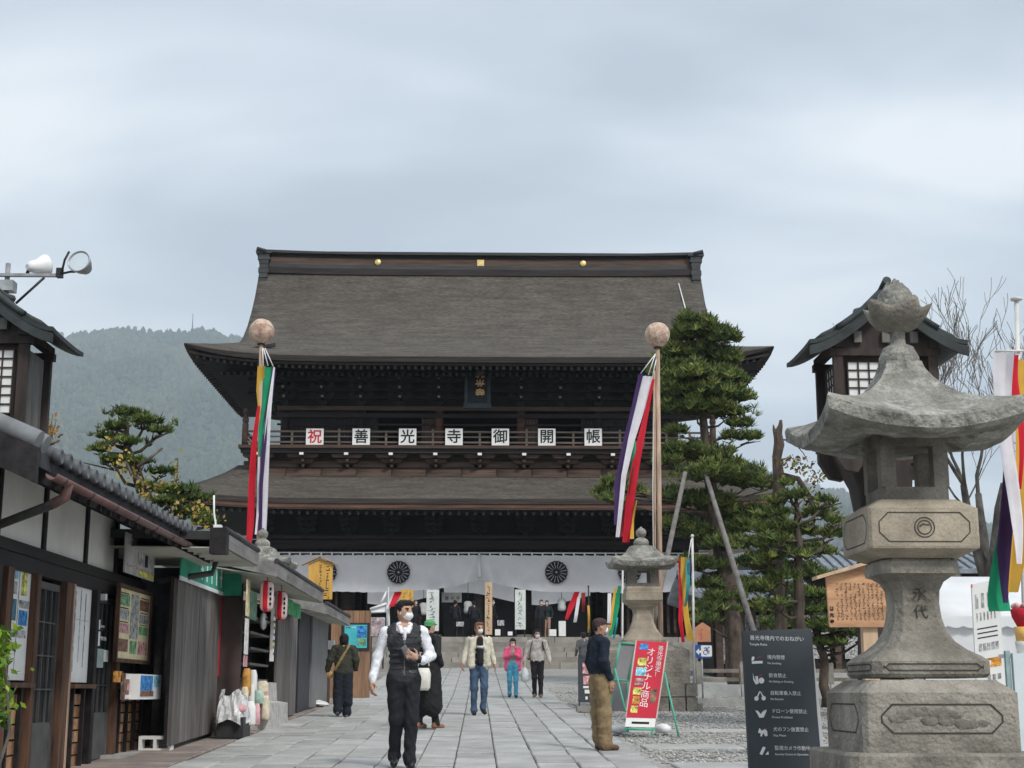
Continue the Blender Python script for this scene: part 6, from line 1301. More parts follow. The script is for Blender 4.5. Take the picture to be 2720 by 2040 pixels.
# ---- five-colour flag at the right edge
YFL = 13.4; fp = P(2704, 1700, YFL); flg = thing('five_colour_flag', 'white flagpole with hanging five-colour cloths at the right picture edge', 'flag', (fp.x, YFL, gz(YFL)))
tp_ = P(2700, 800, YFL); m = MB(); m.tube([(fp.x, YFL, gz(YFL)), (tp_.x, YFL, tp_.z)], .022, 8); m.lathe([(.03, 0), (.055, .01), (.055, .03), (.02, .04)], tp_, 12); m.build('pole', m_mast, flg)
m = MB(); q = P(2640, 935, YFL); m.tube([(q.x, YFL-.03, q.z), (q.x+.5, YFL-.03, q.z+.01)], .012, 6); m.build('cross_bar', m_mast, flg)
for nm, mt, pts, wd, ph in (('white_cloth', m_wh, [(2664, 936), (2672, 1050), (2685, 1171), (2691, 1277), (2695, 1390), (2697, 1500)], [42, 36, 28, 26, 24, 12], 0), ('red_cloth', m_rd, [(2697, 937), (2699, 1045), (2703, 1141), (2705, 1300)], [28, 26, 14, 8], 1),
        ('yellow_cloth', m_ye, [(2726, 950), (2720, 1080), (2716, 1171), (2713, 1322), (2706, 1439), (2697, 1572)], [30, 34, 40, 46, 40, 20], 2), ('navy_cloth', m_pu, [(2650, 1000), (2656, 1060), (2667, 1171), (2671, 1277), (2674, 1390), (2676, 1460), (2681, 1600)], [6, 8, 17, 26, 36, 32, 8], 3), ('green_cloth', m_gn, [(2652, 1340), (2655, 1400), (2657, 1470), (2660, 1560), (2662, 1623)], [4, 14, 26, 36, 40], 4)):
    ribbon(nm, pts, YFL-.5+.13*ph, [w*1.35 for w in wd], mt, flg, tw=.2, ph=ph)
# ---- low stone fence, kerbs and small signs under the pines
fn_ = thing('stone_fence', 'low grey stone post-and-rail fence under the pines', 'fence', (P(1910, 1820, 41).x, 41, gz(41)))
x0, x1 = P(1858, 1800, 41).x, P(2320, 1800, 41).x
zf0, zf1 = P(1900, 1828, 41).z, P(1900, 1762, 41).z
k = 0; x = x0
while x < x1:
    m = MB(); m.box(x-.09, x+.09, 40.9, 41.1, gz(41)-.05, zf1); m.box(x-.07, x+.07, 40.92, 41.08, zf1, zf1+.05); m.build('fence_post', m_lant, fn_)
    for zz in (.35, .7): m = MB(); m.box(x+.095, x+1.10, 40.94, 41.06, zf0+zz*(zf1-zf0)-.05, zf0+zz*(zf1-zf0)+.05); m.build('fence_rail', m_lant, fn_)
    x += 1.2
kb = thing('stone_kerb', 'pale stone kerb steps running below the stone fence', 'kerb', (P(1950, 1850, 38).x, 38, gz(38)))
for (yy, h, za) in ((39.8, .3, 1830), (33.6, .14, 1882)):
    x = P(1850, 1840, yy).x
    for j in range(8): m = MB(); m.box(x+.01, x+1.19, yy, yy+.4, gz(yy)-.1, gz(yy)+h); m.build('kerb_stone', m_pave, kb); x += 1.2
t_ = thing('parking_signs', 'orange board and blue wheelchair sign on one post under the pines', 'sign', (P(1866, 1800, 36).x, 36, gz(36)))
a, b = P(1845, 1656, 36), P(1888, 1705, 36); m = MB(); m.prism([(a.x, b.z), (b.x, b.z), (b.x, a.z-.1), ((a.x+b.x)/2, a.z+.03), (a.x, a.z-.1)], 35.98, 36.0); m.build('orange_board', M('orange_board', (.5, .24, .13), .7, .15, 3), t_)
m = MB(); ink_columns(m, (P(1862, 1660, 36).x, 35.98, a.z-.1), (-1, 0, 0), (0, 0, 1), 1, 3, .16, .1, 1, seed=31); tag(m.build('print', m_redprint, t_), kind='stuff')
a, b = P(1845, 1713, 36), P(1888, 1748, 36); m = MB(); m.box(a.x, b.x, 35.97, 36.0, b.z, a.z); m.build('blue_board', m_signblue, t_)
lettering('♿', .26, m_let, (P(1876, 1731, 36).x, 35.965, (a.z+b.z)/2), t_, ext=.002); m = MB(); p_ = P(1857, 1731, 35.965); m.add([(p_.x-.08, 35.965, p_.z), (p_.x, 35.965, p_.z+.08), (p_.x, 35.965, p_.z+.03), (p_.x+.08, 35.965, p_.z+.03), (p_.x+.08, 35.965, p_.z-.03), (p_.x, 35.965, p_.z-.03), (p_.x, 35.965, p_.z-.08)], [tuple(range(7))]); m.build('arrow', m_let, t_)
q = P(1866, 1800, 36); m = MB(); m.tube([(q.x, 36.03, gz(36)), (q.x, 36.03, a.z)], .025, 6); m.build('post', m_steel, t_)
# ---- halls seen between the pines
def side_hall(name, label, Y, px0, px1, ytop, yeave, mat_roof, depth=8):
    a, b = P(px0, yeave, Y), P(px1, yeave, Y); top = P(px0, ytop, Y+depth/2).z; root = thing(name, label, 'building', ((a.x+b.x)/2, Y+2, gz(Y)))
    m = MB(); m.box(a.x+1, b.x-1, Y+1.2, Y+depth-1, gz(Y)-.3, a.z+.2); m.build('wall', m_darkwood, root)
    for k in range(6): xx = a.x+1.2+(b.x-a.x-2.4)*k/5; m = MB(); m.box(xx-.12, xx+.12, Y+.95, Y+1.18, gz(Y)-.2, a.z+.1); m.build('pillar', m_brownwood, root)
    for k in range(5): xx = a.x+1.5+(b.x-a.x-2.4)*k/5; m = MB(); m.box(xx, xx+(b.x-a.x-2.4)/5-.6, Y+1.1, Y+1.16, gz(Y)+.5, gz(Y)+2.2); m.build('window', m_gryp, root)
    m = MB(); m.shell(lambda u, v: (a.x+(b.x-a.x)*u, Y+depth*v, a.z+(top-a.z)*(1-abs(2*v-1)**1.25)+.2*abs(2*u-1)**6), 12, 12, (0, 0, -.18)); r_ = m.build('roof', mat_roof, root)
    n = 26
    for k in range(n): xx = a.x+(b.x-a.x)*(k+.5)/n; m = MB(); m.tube([(xx, Y+depth*v, a.z+(top-a.z)*(1-abs(2*v-1)**1.25)+.05) for v in (0, .15, .3, .5)], .07, 5); m.build('tile_roll', mat_roof, r_)
    m = MB(); m.box(a.x, b.x, Y+depth/2-.2, Y+depth/2+.2, top-.05, top+.35); m.build('ridge', mat_roof, r_)
    return root
m_tile2 = M('far_grey_tile', (.22, .25, .28), .6, .2, 3)
side_hall('side_hall', 'grey tiled temple hall half hidden behind the right-hand pines', 58, 2040, 2760, 1462, 1510, m_tile2)
side_hall('office_hall', 'low dark hall with grey roof behind the trunk of the big pine', 52, 1830, 2160, 1540, 1580, m_tile2, 6)
# ================================================================ trees and plants
m_bark1 = M('pine_bark', (.085, .065, .05), .95, .4, 6, .8, 14, stretch=(1, 1, .4)); m_bark2 = M('grey_bark', (.13, .12, .105), .95, .35, 6, .6, 14, stretch=(1, 1, .4))
pm = [M('pine_needle_dark', (.06, .095, .03), .8, .3, 4, 0), M('pine_needle_mid', (.12, .165, .042), .8, .3, 4, 0), M('pine_needle_light', (.21, .24, .06), .8, .3, 4, 0)]
pm2 = [M('needle_deep', (.05, .085, .025), .8, .3, 4, 0), M('needle_green', (.09, .14, .035), .8, .3, 4, 0), M('needle_bright', (.16, .20, .045), .8, .3, 4, 0)]
def tufts(centres, nn, ln, wd, spread=.9, up=.6):
    n = len(centres); d = nr.normal(0, 1, (n, nn, 3)); d[:, :, 2] = np.abs(d[:, :, 2])*.7+up; d[:, :, :2] *= spread
    d /= np.linalg.norm(d, axis=2, keepdims=True); l = ln*nr.uniform(.6, 1.25, (n, nn, 1))
    s = np.cross(d, nr.normal(0, 1, (n, nn, 3))); s /= np.linalg.norm(s, axis=2, keepdims=True)+1e-6
    b = centres[:, None, :]+d*l*.05; t = centres[:, None, :]+d*l
    V = np.stack([b-s*wd*.35, b+s*wd*.35, b*.45+t*.55+s*wd*.5, t, b*.45+t*.55-s*wd*.5], 2).reshape(-1, 3)
    k = n*nn; base = np.arange(k)*5
    return V, np.stack([base, base+1, base+2, base+3, base+4], -1)
def pine(name, label, Y, trunk, rad, pads, ntuft=1.0, nn=12, ln=.17, wd=.03, mats=pm, group='pine trees'):
    tp = [P(a, b, Y+dy) for a, b, dy in trunk]; base = tp[0]; base.z = gz(Y)-.05
    root = thing(name, label, 'pine tree', tuple(base), group)
    m = MB(); q = []
    for i in range(len(tp)-1):
        for k in range(4): q.append((tp[i].lerp(tp[i+1], k/4)+Vector((nr.normal(0, .03), nr.normal(0, .03), 0)), rad[i]+(rad[i+1]-rad[i])*k/4))
    q.append((tp[-1], rad[-1])); m.tube([a for a, r_ in q], [r_ for a, r_ in q], 9); m.build('trunk', m_bark1, root)
    cen = []; s = Y/3900; bm = MB()
    for (px, py, rx, ry) in pads:
        dy = nr.normal(0, rx*s*.55); c = P(px, py, Y+dy); rxm, rzm = rx*s*1.12, ry*s*1.25
        # branch from the trunk to the pad
        t0 = min(q, key=lambda t: (t[0].z-(c.z-.35))**2+.15*(t[0].x-c.x)**2); a = t0[0]
        mid = a.lerp(c, .55)+Vector((nr.normal(0, .1), nr.normal(0, .1), -.15))
        bm.tube([a, mid, c+Vector((0, 0, -rzm*.4))], [max(.03, t0[1]*.4), .035, .018], 6)
        for j in range(3):
            e_ = c+Vector((nr.normal(0, rxm*.5), nr.normal(0, rxm*.4), -rzm*.2)); bm.tube([mid.lerp(c, .6), e_], [.02, .01], 5)
        k = int(ntuft*max(24, 420*rxm*rzm/(.6*.25)*.33)); u = nr.normal(0, 1, (k, 3)); u /= np.linalg.norm(u, axis=1, keepdims=True); r_ = nr.random((k, 1))**.45
        u[:, 2] = np.where(u[:, 2] < -.25, -u[:, 2]*.6, u[:, 2]); u *= r_
        lump = 1+.25*np.sin(u[:, :1]*7+px)+.2*np.sin(u[:, 1:2]*6+py)
        cen.append(np.array(c)+u*np.array([rxm, rxm*.85, rzm])*lump)
    bm.build('branches', m_bark1, root)
    cen = np.concatenate(cen); V, Fq = tufts(cen, nn, ln, wd)
    mi = np.repeat(nr.choice(3, len(cen), p=[.34, .4, .26]), nn)
    npmesh('crown', V, Fq, mats, mi=mi, parent=root); return root
pads1 = [(1838, 862, 48, 20), (1880, 885, 52, 24), (1825, 900, 55, 24), (1920, 905, 42, 22), (1800, 945, 50, 24), (1868, 948, 65, 28), (1935, 960, 38, 22), (1785, 990, 48, 24), (1850, 1005, 75, 30), (1930, 1010, 52, 25), (1788, 1042, 50, 24), (1880, 1050, 80, 28), (1955, 1062, 46, 24), (1780, 1088, 44, 20), (1850, 1092, 66, 24), (1930, 1102, 55, 22), (1965, 1132, 34, 14), (1990, 1168, 30, 13), (1945, 1165, 28, 11), (1795, 1150, 28, 12), (1800, 1205, 46, 20), (1862, 1215, 70, 26), (1930, 1248, 56, 20), (1770, 1235, 34, 18), (1900, 1268, 95, 26), (1980, 1288, 62, 20), (2040, 1292, 40, 18), (1640, 1290, 36, 15), (1602, 1312, 28, 12), (1622, 1332, 32, 12), (1685, 1312, 34, 13), (1800, 1332, 52, 24), (1880, 1342, 58, 28), (1950, 1372, 56, 28), (1975, 1412, 42, 22), (1790, 1402, 40, 22), (1850, 1425, 55, 26), (1920, 1452, 48, 24), (1880, 1512, 52, 18), (1900, 1560, 56, 18), (1832, 1500, 28, 16), (1920, 1592, 52, 18), (1905, 1622, 56, 18), (1880, 1652, 36, 13)]
pine('pine_tree', 'tall pruned pine with layered dark foliage in front of the gate right corner', 45, [(1962, 1800, 0), (1955, 1700, 0), (1935, 1560, .2), (1905, 1400, 0), (1882, 1250, -.2), (1865, 1100, 0), (1850, 880, 0)], [.34, .30, .26, .22, .17, .12, .05], pads1, ntuft=1.3, ln=.25, wd=.032)
pine('pine_tree', 'sparser grey-stemmed pine right of the tall pine', 29, [(2135, 1800, 0), (2128, 1640, 0), (2122, 1480, 0), (2112, 1310, 0)], [.13, .12, .09, .03], [(2110, 1325, 34, 16), (2165, 1372, 46, 18), (2062, 1372, 42, 17), (2130, 1422, 50, 20), (2205, 1425, 44, 18), (2060, 1442, 44, 19), (2110, 1482, 44, 17), (2190, 1335, 30, 12), (2030, 1410, 30, 15), (2225, 1390, 30, 12), (2090, 1290, 22, 10), (2055, 1340, 34, 15), (2075, 1405, 38, 17), (2045, 1490, 42, 18), (2090, 1540, 46, 18), (2040, 1560, 36, 16), (2060, 1610, 36, 16)], ntuft=.8, ln=.17, wd=.024, mats=pm)
pine('pine_tree', 'low bright green clipped pine left of the wooden notice board', 33, [(2195, 1850, 0), (2192, 1760, 0), (2170, 1690, 0), (2150, 1600, 0)], [.12, .1, .08, .03], [(2152, 1590, 62, 20), (2105, 1622, 62, 20), (2192, 1628, 62, 22), (2072, 1664, 48, 18), (2142, 1668, 72, 22), (2222, 1676, 64, 22), (2205, 1716, 60, 18), (2292, 1690, 50, 20), (2125, 1712, 40, 14), (2265, 1640, 40, 16)], ntuft=1.5, ln=.14, wd=.022, mats=pm2)
lp_ = pine('pine_tree', 'pine with flat green pads and yellow vine leaves above the tiled shop roof', 27, [(385, 1560, 0), (380, 1400, 0), (365, 1260, 0), (345, 1190, 0), (335, 1110, 0)], [.16, .14, .1, .07, .03], [(335, 1106, 52, 13), (385, 1124, 58, 13), (310, 1142, 44, 12), (425, 1150, 36, 10), (285, 1166, 38, 12), (335, 1180, 44, 12), (265, 1200, 30, 11), (305, 1230, 48, 12), (372, 1232, 26, 9), (425, 1258, 36, 10), (470, 1312, 62, 16), (525, 1332, 38, 16), (440, 1340, 52, 15), (500, 1368, 52, 15), (545, 1395, 34, 14), (400, 1300, 30, 10)], ntuft=1.7, ln=.14, wd=.02, mats=pm2)
def leaves(name, centres, size, mats, parent=None, origin=(0, 0, 0), aspect=.6, probs=None):
    n = len(centres); u = nr.normal(0, 1, (n, 3)); u /= np.linalg.norm(u, axis=1, keepdims=True); w = np.cross(u, nr.normal(0, 1, (n, 3))); w /= np.linalg.norm(w, axis=1, keepdims=True)
    s = (size*nr.uniform(.6, 1.3, (n, 1))); c = np.asarray(centres)
    V = np.stack([c-u*s, c+w*s*aspect, c+u*s, c-w*s*aspect], 1).reshape(-1, 3); f = np.arange(n*4).reshape(-1, 4)
    return npmesh(name, V, f, mats, mi=nr.choice(len(mats), n, p=probs), parent=parent, origin=origin)
ml_y = [M('leaf_yellow', (.55, .42, .09), .7, .2, 5, 0, trans=.3), M('leaf_olive', (.30, .28, .06), .7, .2, 5, 0, trans=.3), M('leaf_tan', (.42, .27, .10), .7, .2, 5, 0)]
cs = []
for (px, py, rx, ry, k) in ((285, 1190, 25, 45, 34), (340, 1255, 45, 25, 50), (400, 1285, 55, 20, 60), (470, 1262, 14, 45, 40), (500, 1350, 60, 20, 60), (540, 1385, 35, 25, 60), (330, 1215, 25, 30, 30), (380, 1320, 40, 20, 50)):
    for _ in range(k): cs.append(P(px+nr.normal(0, rx*.6), py+nr.normal(0, ry*.6), 26.6+nr.normal(0, .3)))
leaves('vine_leaves', np.array(cs), .045, ml_y, parent=lp_, probs=[.5, .3, .2])
m = MB()
for pts in ([(380, 1420), (400, 1300), (470, 1275), (472, 1220)], [(400, 1300), (350, 1262), (330, 1215)], [(365, 1240), (400, 1215), (432, 1190)], [(400, 1300), (380, 1285), (365, 1262)]): m.tube([P(a, b, 26.7) for a, b in pts], [.04, .03, .02, .012][:len(pts)], 6)
m.build('vine_stem', m_bark2, lp_)
ob = P(128, 1180, 24.6); t_ = thing('autumn_shrub', 'orange-leaved twig shrub beside the left lantern tower', 'shrub', (ob.x, 24.6, gz(24.6)))
m = MB(); m.tube([(ob.x, 24.6, gz(24.6)), P(128, 1190, 24.6), P(126, 1130, 24.6)], [.05, .03, .01], 6)
for a, b in ((150, 1115), (110, 1110), (160, 1170), (100, 1150), (140, 1100)): m.tube([P(128, 1185, 24.6), P(a, b, 24.6+nr.normal(0, .1))], [.02, .006], 5)
m.build('stem', m_bark2, t_); leaves('foliage', np.array([P(128+nr.normal(0, 16), 1150+nr.normal(0, 22), 24.6+nr.normal(0, .15)) for _ in range(150)]), .04, [ml_y[2], M('leaf_orange', (.5, .2, .06), .7, .2, 5, 0), ml_y[0]], parent=t_)
gp = P(8, 1780, 10.6); t_ = thing('leafy_shrub', 'bright green shrub at the lower left picture edge', 'shrub', (gp.x-.1, 10.6, gz(10.6)))
m = MB()
for k in range(5): m.tube([(gp.x-.1, 10.6, gz(10.6)), (gp.x-.15+.08*k-.1, 10.6+nr.normal(0, .06), 1.0), (gp.x-.25+.06*k, 10.6+nr.normal(0, .1), 1.5+.04*k)], [.015, .012, .006], 5)
m.build('stem', m_bark2, t_)
leaves('foliage', np.array([(gp.x-.12+nr.normal(0, .075), 10.6+nr.normal(0, .12), nr.uniform(P(8, 1930, 10.6).z, P(8, 1665, 10.6).z)) for _ in range(1100)]), .042, [M('leaf_lime', (.30, .45, .04), .5, .2, 6, 0, trans=.35), M('leaf_green', (.16, .30, .03), .5, .2, 6, 0, trans=.3), M('leaf_deep', (.07, .16, .025), .5, .2, 6, 0, trans=.2)], parent=t_, aspect=.45)
pine('pine_tree', 'dark dense pine filling the gap behind the dead trunk', 47, [(2075, 1780, 0), (2070, 1600, 0), (2065, 1420, 0)], [.2, .16, .05], [(2060, 1372, 40, 20), (2015, 1400, 40, 22), (2095, 1420, 55, 24), (2030, 1452, 60, 26), (2120, 1470, 50, 24), (2000, 1500, 46, 22), (2070, 1520, 60, 26), (2150, 1530, 50, 22), (2030, 1570, 50, 22), (1995, 1560, 40, 20), (2100, 1580, 56, 22), (2170, 1470, 40, 20), (2020, 1620, 40, 18)], ntuft=1.2, ln=.2, wd=.034)
# ---- bare winter tree at the right
def bare_tree(base_px, Y, label):
    b = P(base_px, 1480, Y); root = thing('bare_tree', label, 'tree', (b.x, Y, gz(Y))); m = MB(); tw = MB(); r2 = random.Random(5)
    def grow(p, d, l, r_, dep):
        q = p; pts = [p]; rr = [r_]
        for k in range(4):
            d = (d+Vector((r2.gauss(0, .13), r2.gauss(0, .13), r2.gauss(.05, .08)))).normalized(); q = q+d*l/4; pts.append(q); rr.append(r_*(1-.12*(k+1)))
        rr = [max(x, .0075) for x in rr]; (m if dep < 4 else tw).tube(pts, rr, 8 if dep < 2 else (5 if dep < 4 else 3), cap=dep < 2)
        if dep >= 6: return
        for k in range(2 if dep < 1 else r2.choice((2, 3, 3))):
            ax = Vector((r2.gauss(0, 1), r2.gauss(0, 1), r2.gauss(0, .4))).normalized(); nd = (d+ax*r2.uniform(.3, .62)+Vector((0, 0, .22))).normalized()
            grow(pts[r2.choice((2, 3, 4)) if k else 4], nd, l*r2.uniform(.6, .82), rr[-1]*r2.uniform(.48, .68), dep+1)
    grow(Vector((b.x, Y, gz(Y)-.1)), Vector((0, 0, 1)), 3.2, .3, 0)
    for d_ in ((-.28, .1, .95), (.5, -.2, .85), (.15, .4, .9), (.25, -.3, 1), (.6, .2, .8)): grow(Vector((b.x, Y, gz(Y)+2.7)), Vector(d_).normalized(), 2.3, .15, 1)
    m.build('trunk', m_bark2, root); tw.build('twigs', M('pale_twig', (.2, .185, .165), .9, .2, 5), root); return root
bare_tree(2618, 33, 'leafless winter tree behind the big lantern and five-colour flag')
# ---- dead trunk with brown-leaved climber
dt = P(2066, 1300, 30); t_ = thing('dead_trunk', 'broken dead tree trunk with a brown climber left of the big lantern', 'tree', (dt.x, 30, gz(30)))
m = MB(); m.tube([(dt.x-.02, 30, gz(30)), P(2066, 1500, 30), P(2070, 1400, 30), P(2064, 1320, 30), P(2070, 1285, 30), P(2066, 1250, 30), P(2063, 1215, 30), P(2069, 1180, 30), P(2066, 1150, 30), P(2073, 1130, 30), P(2074, 1116, 30)], [.14, .12, .13, .115, .13, .12, .10, .115, .09, .05, .03], 7, smooth=False)
m.tube([P(2064, 1180, 30), P(2056, 1140, 30), P(2054, 1128, 30)], [.05, .035, .01], 6); m.tube([P(2078, 1168, 30), P(2105, 1170, 29.9), P(2135, 1205, 29.9), P(2146, 1226, 29.9)], [.02, .014, .01, .006], 5)
m.tube([P(2075, 1262, 30), P(2120, 1272, 29.9), P(2145, 1310, 29.8), P(2160, 1350, 29.7), P(2200, 1380, 29.6)], [.07, .06, .05, .035, .02], 7); m.tube([P(2066, 1290, 30), P(2036, 1272, 30.1)], [.04, .02], 6); m.build('trunk', m_bark1, t_)
cs = [P(px+nr.normal(0, rx), py+nr.normal(0, ry), 29.8+nr.normal(0, .2)) for (px, py, rx, ry, k) in ((2100, 1225, 22, 9, 60), (2125, 1240, 18, 9, 50), (2165, 1265, 16, 10, 60), (2150, 1320, 20, 18, 70), (2190, 1350, 20, 14, 80), (2215, 1380, 20, 14, 60)) for _ in range(k)]
leaves('climber_leaves', np.array(cs), .05, [M('leaf_rust', (.17, .085, .03), .8, .3, 5, 0), M('leaf_umber', (.09, .07, .035), .8, .3, 5, 0), ml_y[1]], parent=t_)
# ---- props holding the pine
for (a, b, lb) in (((1820, 1255), (1727, 1690), 'grey timber prop leaning left under the tall pine'), ((1872, 1250), (2006, 1690), 'grey timber prop leaning right under the tall pine')):
    p_, q_ = P(*a, 43.4), P(*b, 41.5); q_ = q_+(q_-p_)*((q_.z-gz(41.2))/(p_.z-q_.z)); m = MB(); m.tube([q_, q_.lerp(p_, .5), p_], [.09, .08, .065], 9); tag(m.build('tree_prop', M('grey_prop_wood', (.19, .175, .165), .85, .25, 5, .3, 16)), lb, 'prop', 'timber props under the pine')
# ================================================================ people: one smooth-blended surface per figure
def surf_nets(D, org, h):
    S = D < 0; nx, ny, nz = D.shape
    cs = np.zeros((nx-1, ny-1, nz-1), np.int8)
    for dx in (0, 1):
        for dy in (0, 1):
            for dz in (0, 1): cs += S[dx:nx-1+dx, dy:ny-1+dy, dz:nz-1+dz]
    act = (cs > 0) & (cs < 8); idx = -np.ones(act.shape, np.int64); cells = np.argwhere(act); idx[act] = np.arange(len(cells))
    acc = np.zeros((len(cells), 3)); cnt = np.zeros(len(cells)); i, j, k = cells.T
    corners = [(a, b, c) for a in (0, 1) for b in (0, 1) for c in (0, 1)]
    for a in corners:
        for ax in range(3):
            if a[ax]: continue
            b = list(a); b[ax] = 1
            d0 = D[i+a[0], j+a[1], k+a[2]]; d1 = D[i+b[0], j+b[1], k+b[2]]; x = (d0 < 0) != (d1 < 0)
            t = np.where(x, d0/np.where(x, d0-d1, 1), 0); p = np.array(a, float)[None]+np.eye(3)[ax][None]*t[:, None]
            acc += p*x[:, None]; cnt += x
    V = (cells+acc/cnt[:, None])*h+org; F = []
    for ax in range(3):
        sl0 = [slice(None)]*3; sl1 = [slice(None)]*3; sl0[ax] = slice(0, -1); sl1[ax] = slice(1, None)
        ch = S[tuple(sl0)] != S[tuple(sl1)]; e = np.argwhere(ch); o = [q for q in range(3) if q != ax]
        e = e[(e[:, o[0]] > 0) & (e[:, o[1]] > 0) & (e[:, o[0]] < D.shape[o[0]]-1) & (e[:, o[1]] < D.shape[o[1]]-1)]
        q = []
        for da, db in ((0, 0), (-1, 0), (-1, -1), (0, -1)):
            c = e.copy(); c[:, o[0]] += da; c[:, o[1]] += db; q.append(idx[c[:, 0], c[:, 1], c[:, 2]])
        q = np.stack(q, 1); inside = S[e[:, 0], e[:, 1], e[:, 2]]
        if ax == 1: inside = ~inside
        q[~inside] = q[~inside][:, ::-1]; F.append(q)
    F = np.concatenate(F); return V, F[(F >= 0).all(1)], cells
class Fig:
    def __init__(s): s.p = []
    def cap(s, a, b, ra, rb, mt, k=.02, fl=None): s.p.append(('c', np.array(a, float), np.array(b, float), ra, rb, mt, k, fl)); return s
    def ell(s, c, r, mt, k=.02, rot=0.0, tilt=0.0): s.p.append(('e', np.array(c, float), np.array(r, float), rot, tilt, mt, k)); return s
    def chain(s, pts, rs, mt, k=.02):
        for a, b, ra, rb in zip(pts, pts[1:], rs, rs[1:]): s.cap(a, b, ra, rb, mt, k)
        return s
    def mesh(s, h):
        lo = np.full(3, 1e9); hi = -lo
        for p in s.p:
            if p[0] == 'c': r = max(p[3], p[4]); lo = np.minimum(lo, np.minimum(p[1], p[2])-r); hi = np.maximum(hi, np.maximum(p[1], p[2])+r)
            else: r = p[2].max(); lo = np.minimum(lo, p[1]-r); hi = np.maximum(hi, p[1]+r)
        lo -= 3*h; hi += 3*h; n = np.ceil((hi-lo)/h).astype(int)+1
        D = np.full(n, 1.0); T = np.full(n, 1.0); MI = np.zeros(n, np.int16)
        for p in s.p:
            if p[0] == 'c': r = max(p[3], p[4]); a0, a1 = np.minimum(p[1], p[2])-r-.06, np.maximum(p[1], p[2])+r+.06
            else: r = p[2].max(); a0, a1 = p[1]-r-.06, p[1]+r+.06
            i0 = np.clip(np.floor((a0-lo)/h).astype(int), 0, n-1); i1 = np.clip(np.ceil((a1-lo)/h).astype(int)+1, 1, n)
            g = np.meshgrid(*[lo[q]+h*np.arange(i0[q], i1[q]) for q in range(3)], indexing='ij'); X = np.stack(g, -1)
            if p[0] == 'c':
                ba = p[2]-p[1]; pa = X-p[1]; t = np.clip((pa@ba)/max(ba@ba, 1e-9), 0, 1); d = np.linalg.norm(pa-t[..., None]*ba, axis=-1)-(p[3]+(p[4]-p[3])*t); mt, k = p[5], p[6]
            else:
                q = X-p[1]; c_, s_ = math.cos(-p[3]), math.sin(-p[3]); q = np.stack([q[..., 0]*c_-q[..., 1]*s_, q[..., 0]*s_+q[..., 1]*c_, q[..., 2]], -1)
                c_, s_ = math.cos(-p[4]), math.sin(-p[4]); q = np.stack([q[..., 0], q[..., 1]*c_-q[..., 2]*s_, q[..., 1]*s_+q[..., 2]*c_], -1)
                k0 = np.linalg.norm(q/p[2], axis=-1); k1 = np.linalg.norm(q/p[2]**2, axis=-1); d = k0*(k0-1)/np.maximum(k1, 1e-6); mt, k = p[5], p[6]
            sl = tuple(slice(i0[q], i1[q]) for q in range(3)); O = D[sl]
            hh = np.clip(.5+.5*(O-d)/max(k, 1e-4), 0, 1); D[sl] = O*(1-hh)+d*hh-k*hh*(1-hh)
            cl = d < T[sl]; T[sl] = np.where(cl, d, T[sl]); MI[sl] = np.where(cl, mt, MI[sl])
        V, F, cells = surf_nets(D, lo, h); vm = MI[tuple(np.round((V-lo)/h).astype(int).T)]
        return V, F, vm[F[:, 0]]
    def build(s, name, label, pos, mats, h, yaw=0.0, scale=1.0):
        V, F, mi = s.mesh(h)
        if h < .02:     # cloth folds
            fn = np.cross(V[F[:, 1]]-V[F[:, 0]], V[F[:, 2]]-V[F[:, 0]]); nv_ = np.zeros_like(V)
            for q in range(4): np.add.at(nv_, F[:, q], fn)
            nv_ /= np.linalg.norm(nv_, axis=1, keepdims=True)+1e-12
            cl = np.zeros(len(V)); cm = np.isin(mi, (2, 4)); cl[np.unique(F[cm])] = 1; cl[np.unique(F[~cm])] = 0
            x, y, z = V.T; wv_ = np.sin(34*z+9*np.sin(11*x+3*y)+14*y)*.5+np.sin(61*z-25*x+7*np.sin(17*y))*.35+np.sin(23*x+29*y+19*z)*.4
            hm_ = np.zeros(len(V)); hm_[np.unique(F[mi == 1])] = 1; hw_v = np.sin(150*x+40*np.sin(30*z))*np.sin(120*y+60*z)+.6*np.sin(210*z+90*x)
            V = V+nv_*(wv_*cl*.0065+hw_v*hm_*.0035)[:, None]
        c, q = math.cos(yaw), math.sin(yaw); V = V*scale; V = np.stack([V[:, 0]*c-V[:, 1]*q, V[:, 0]*q+V[:, 1]*c, V[:, 2]], -1)
        o = npmesh('body', V+np.array(pos), F, mats, mi=mi, parent=s.root(name, label, pos), smooth=True); return o.parent
    def root(s, name, label, pos): return thing(name, label, 'person', tuple(pos))
def fab(n, c, r=.85): return M('cloth_'+n, c, r, .2, 9, .35, 26)
m_skin = M('skin', (.50, .30, .21), .55, .1, 12, .05, spec=.4); m_skin2 = M('skin_tan', (.42, .24, .16), .55, .1, 12, .05, spec=.4); m_hair = M('black_hair', (.016, .013, .012), .5, .3, 30, .5, 60); m_hairb = M('brown_hair', (.17, .085, .045), .5, .3, 30, .4, 60); m_mask = M('mask_white', (.82, .82, .82), .8, .04, 8, .1, 30)
m_shoe = M('black_shoe', (.018, .017, .018), .35, .2); m_eye = M('dark_eye', (.02, .015, .012), .3)
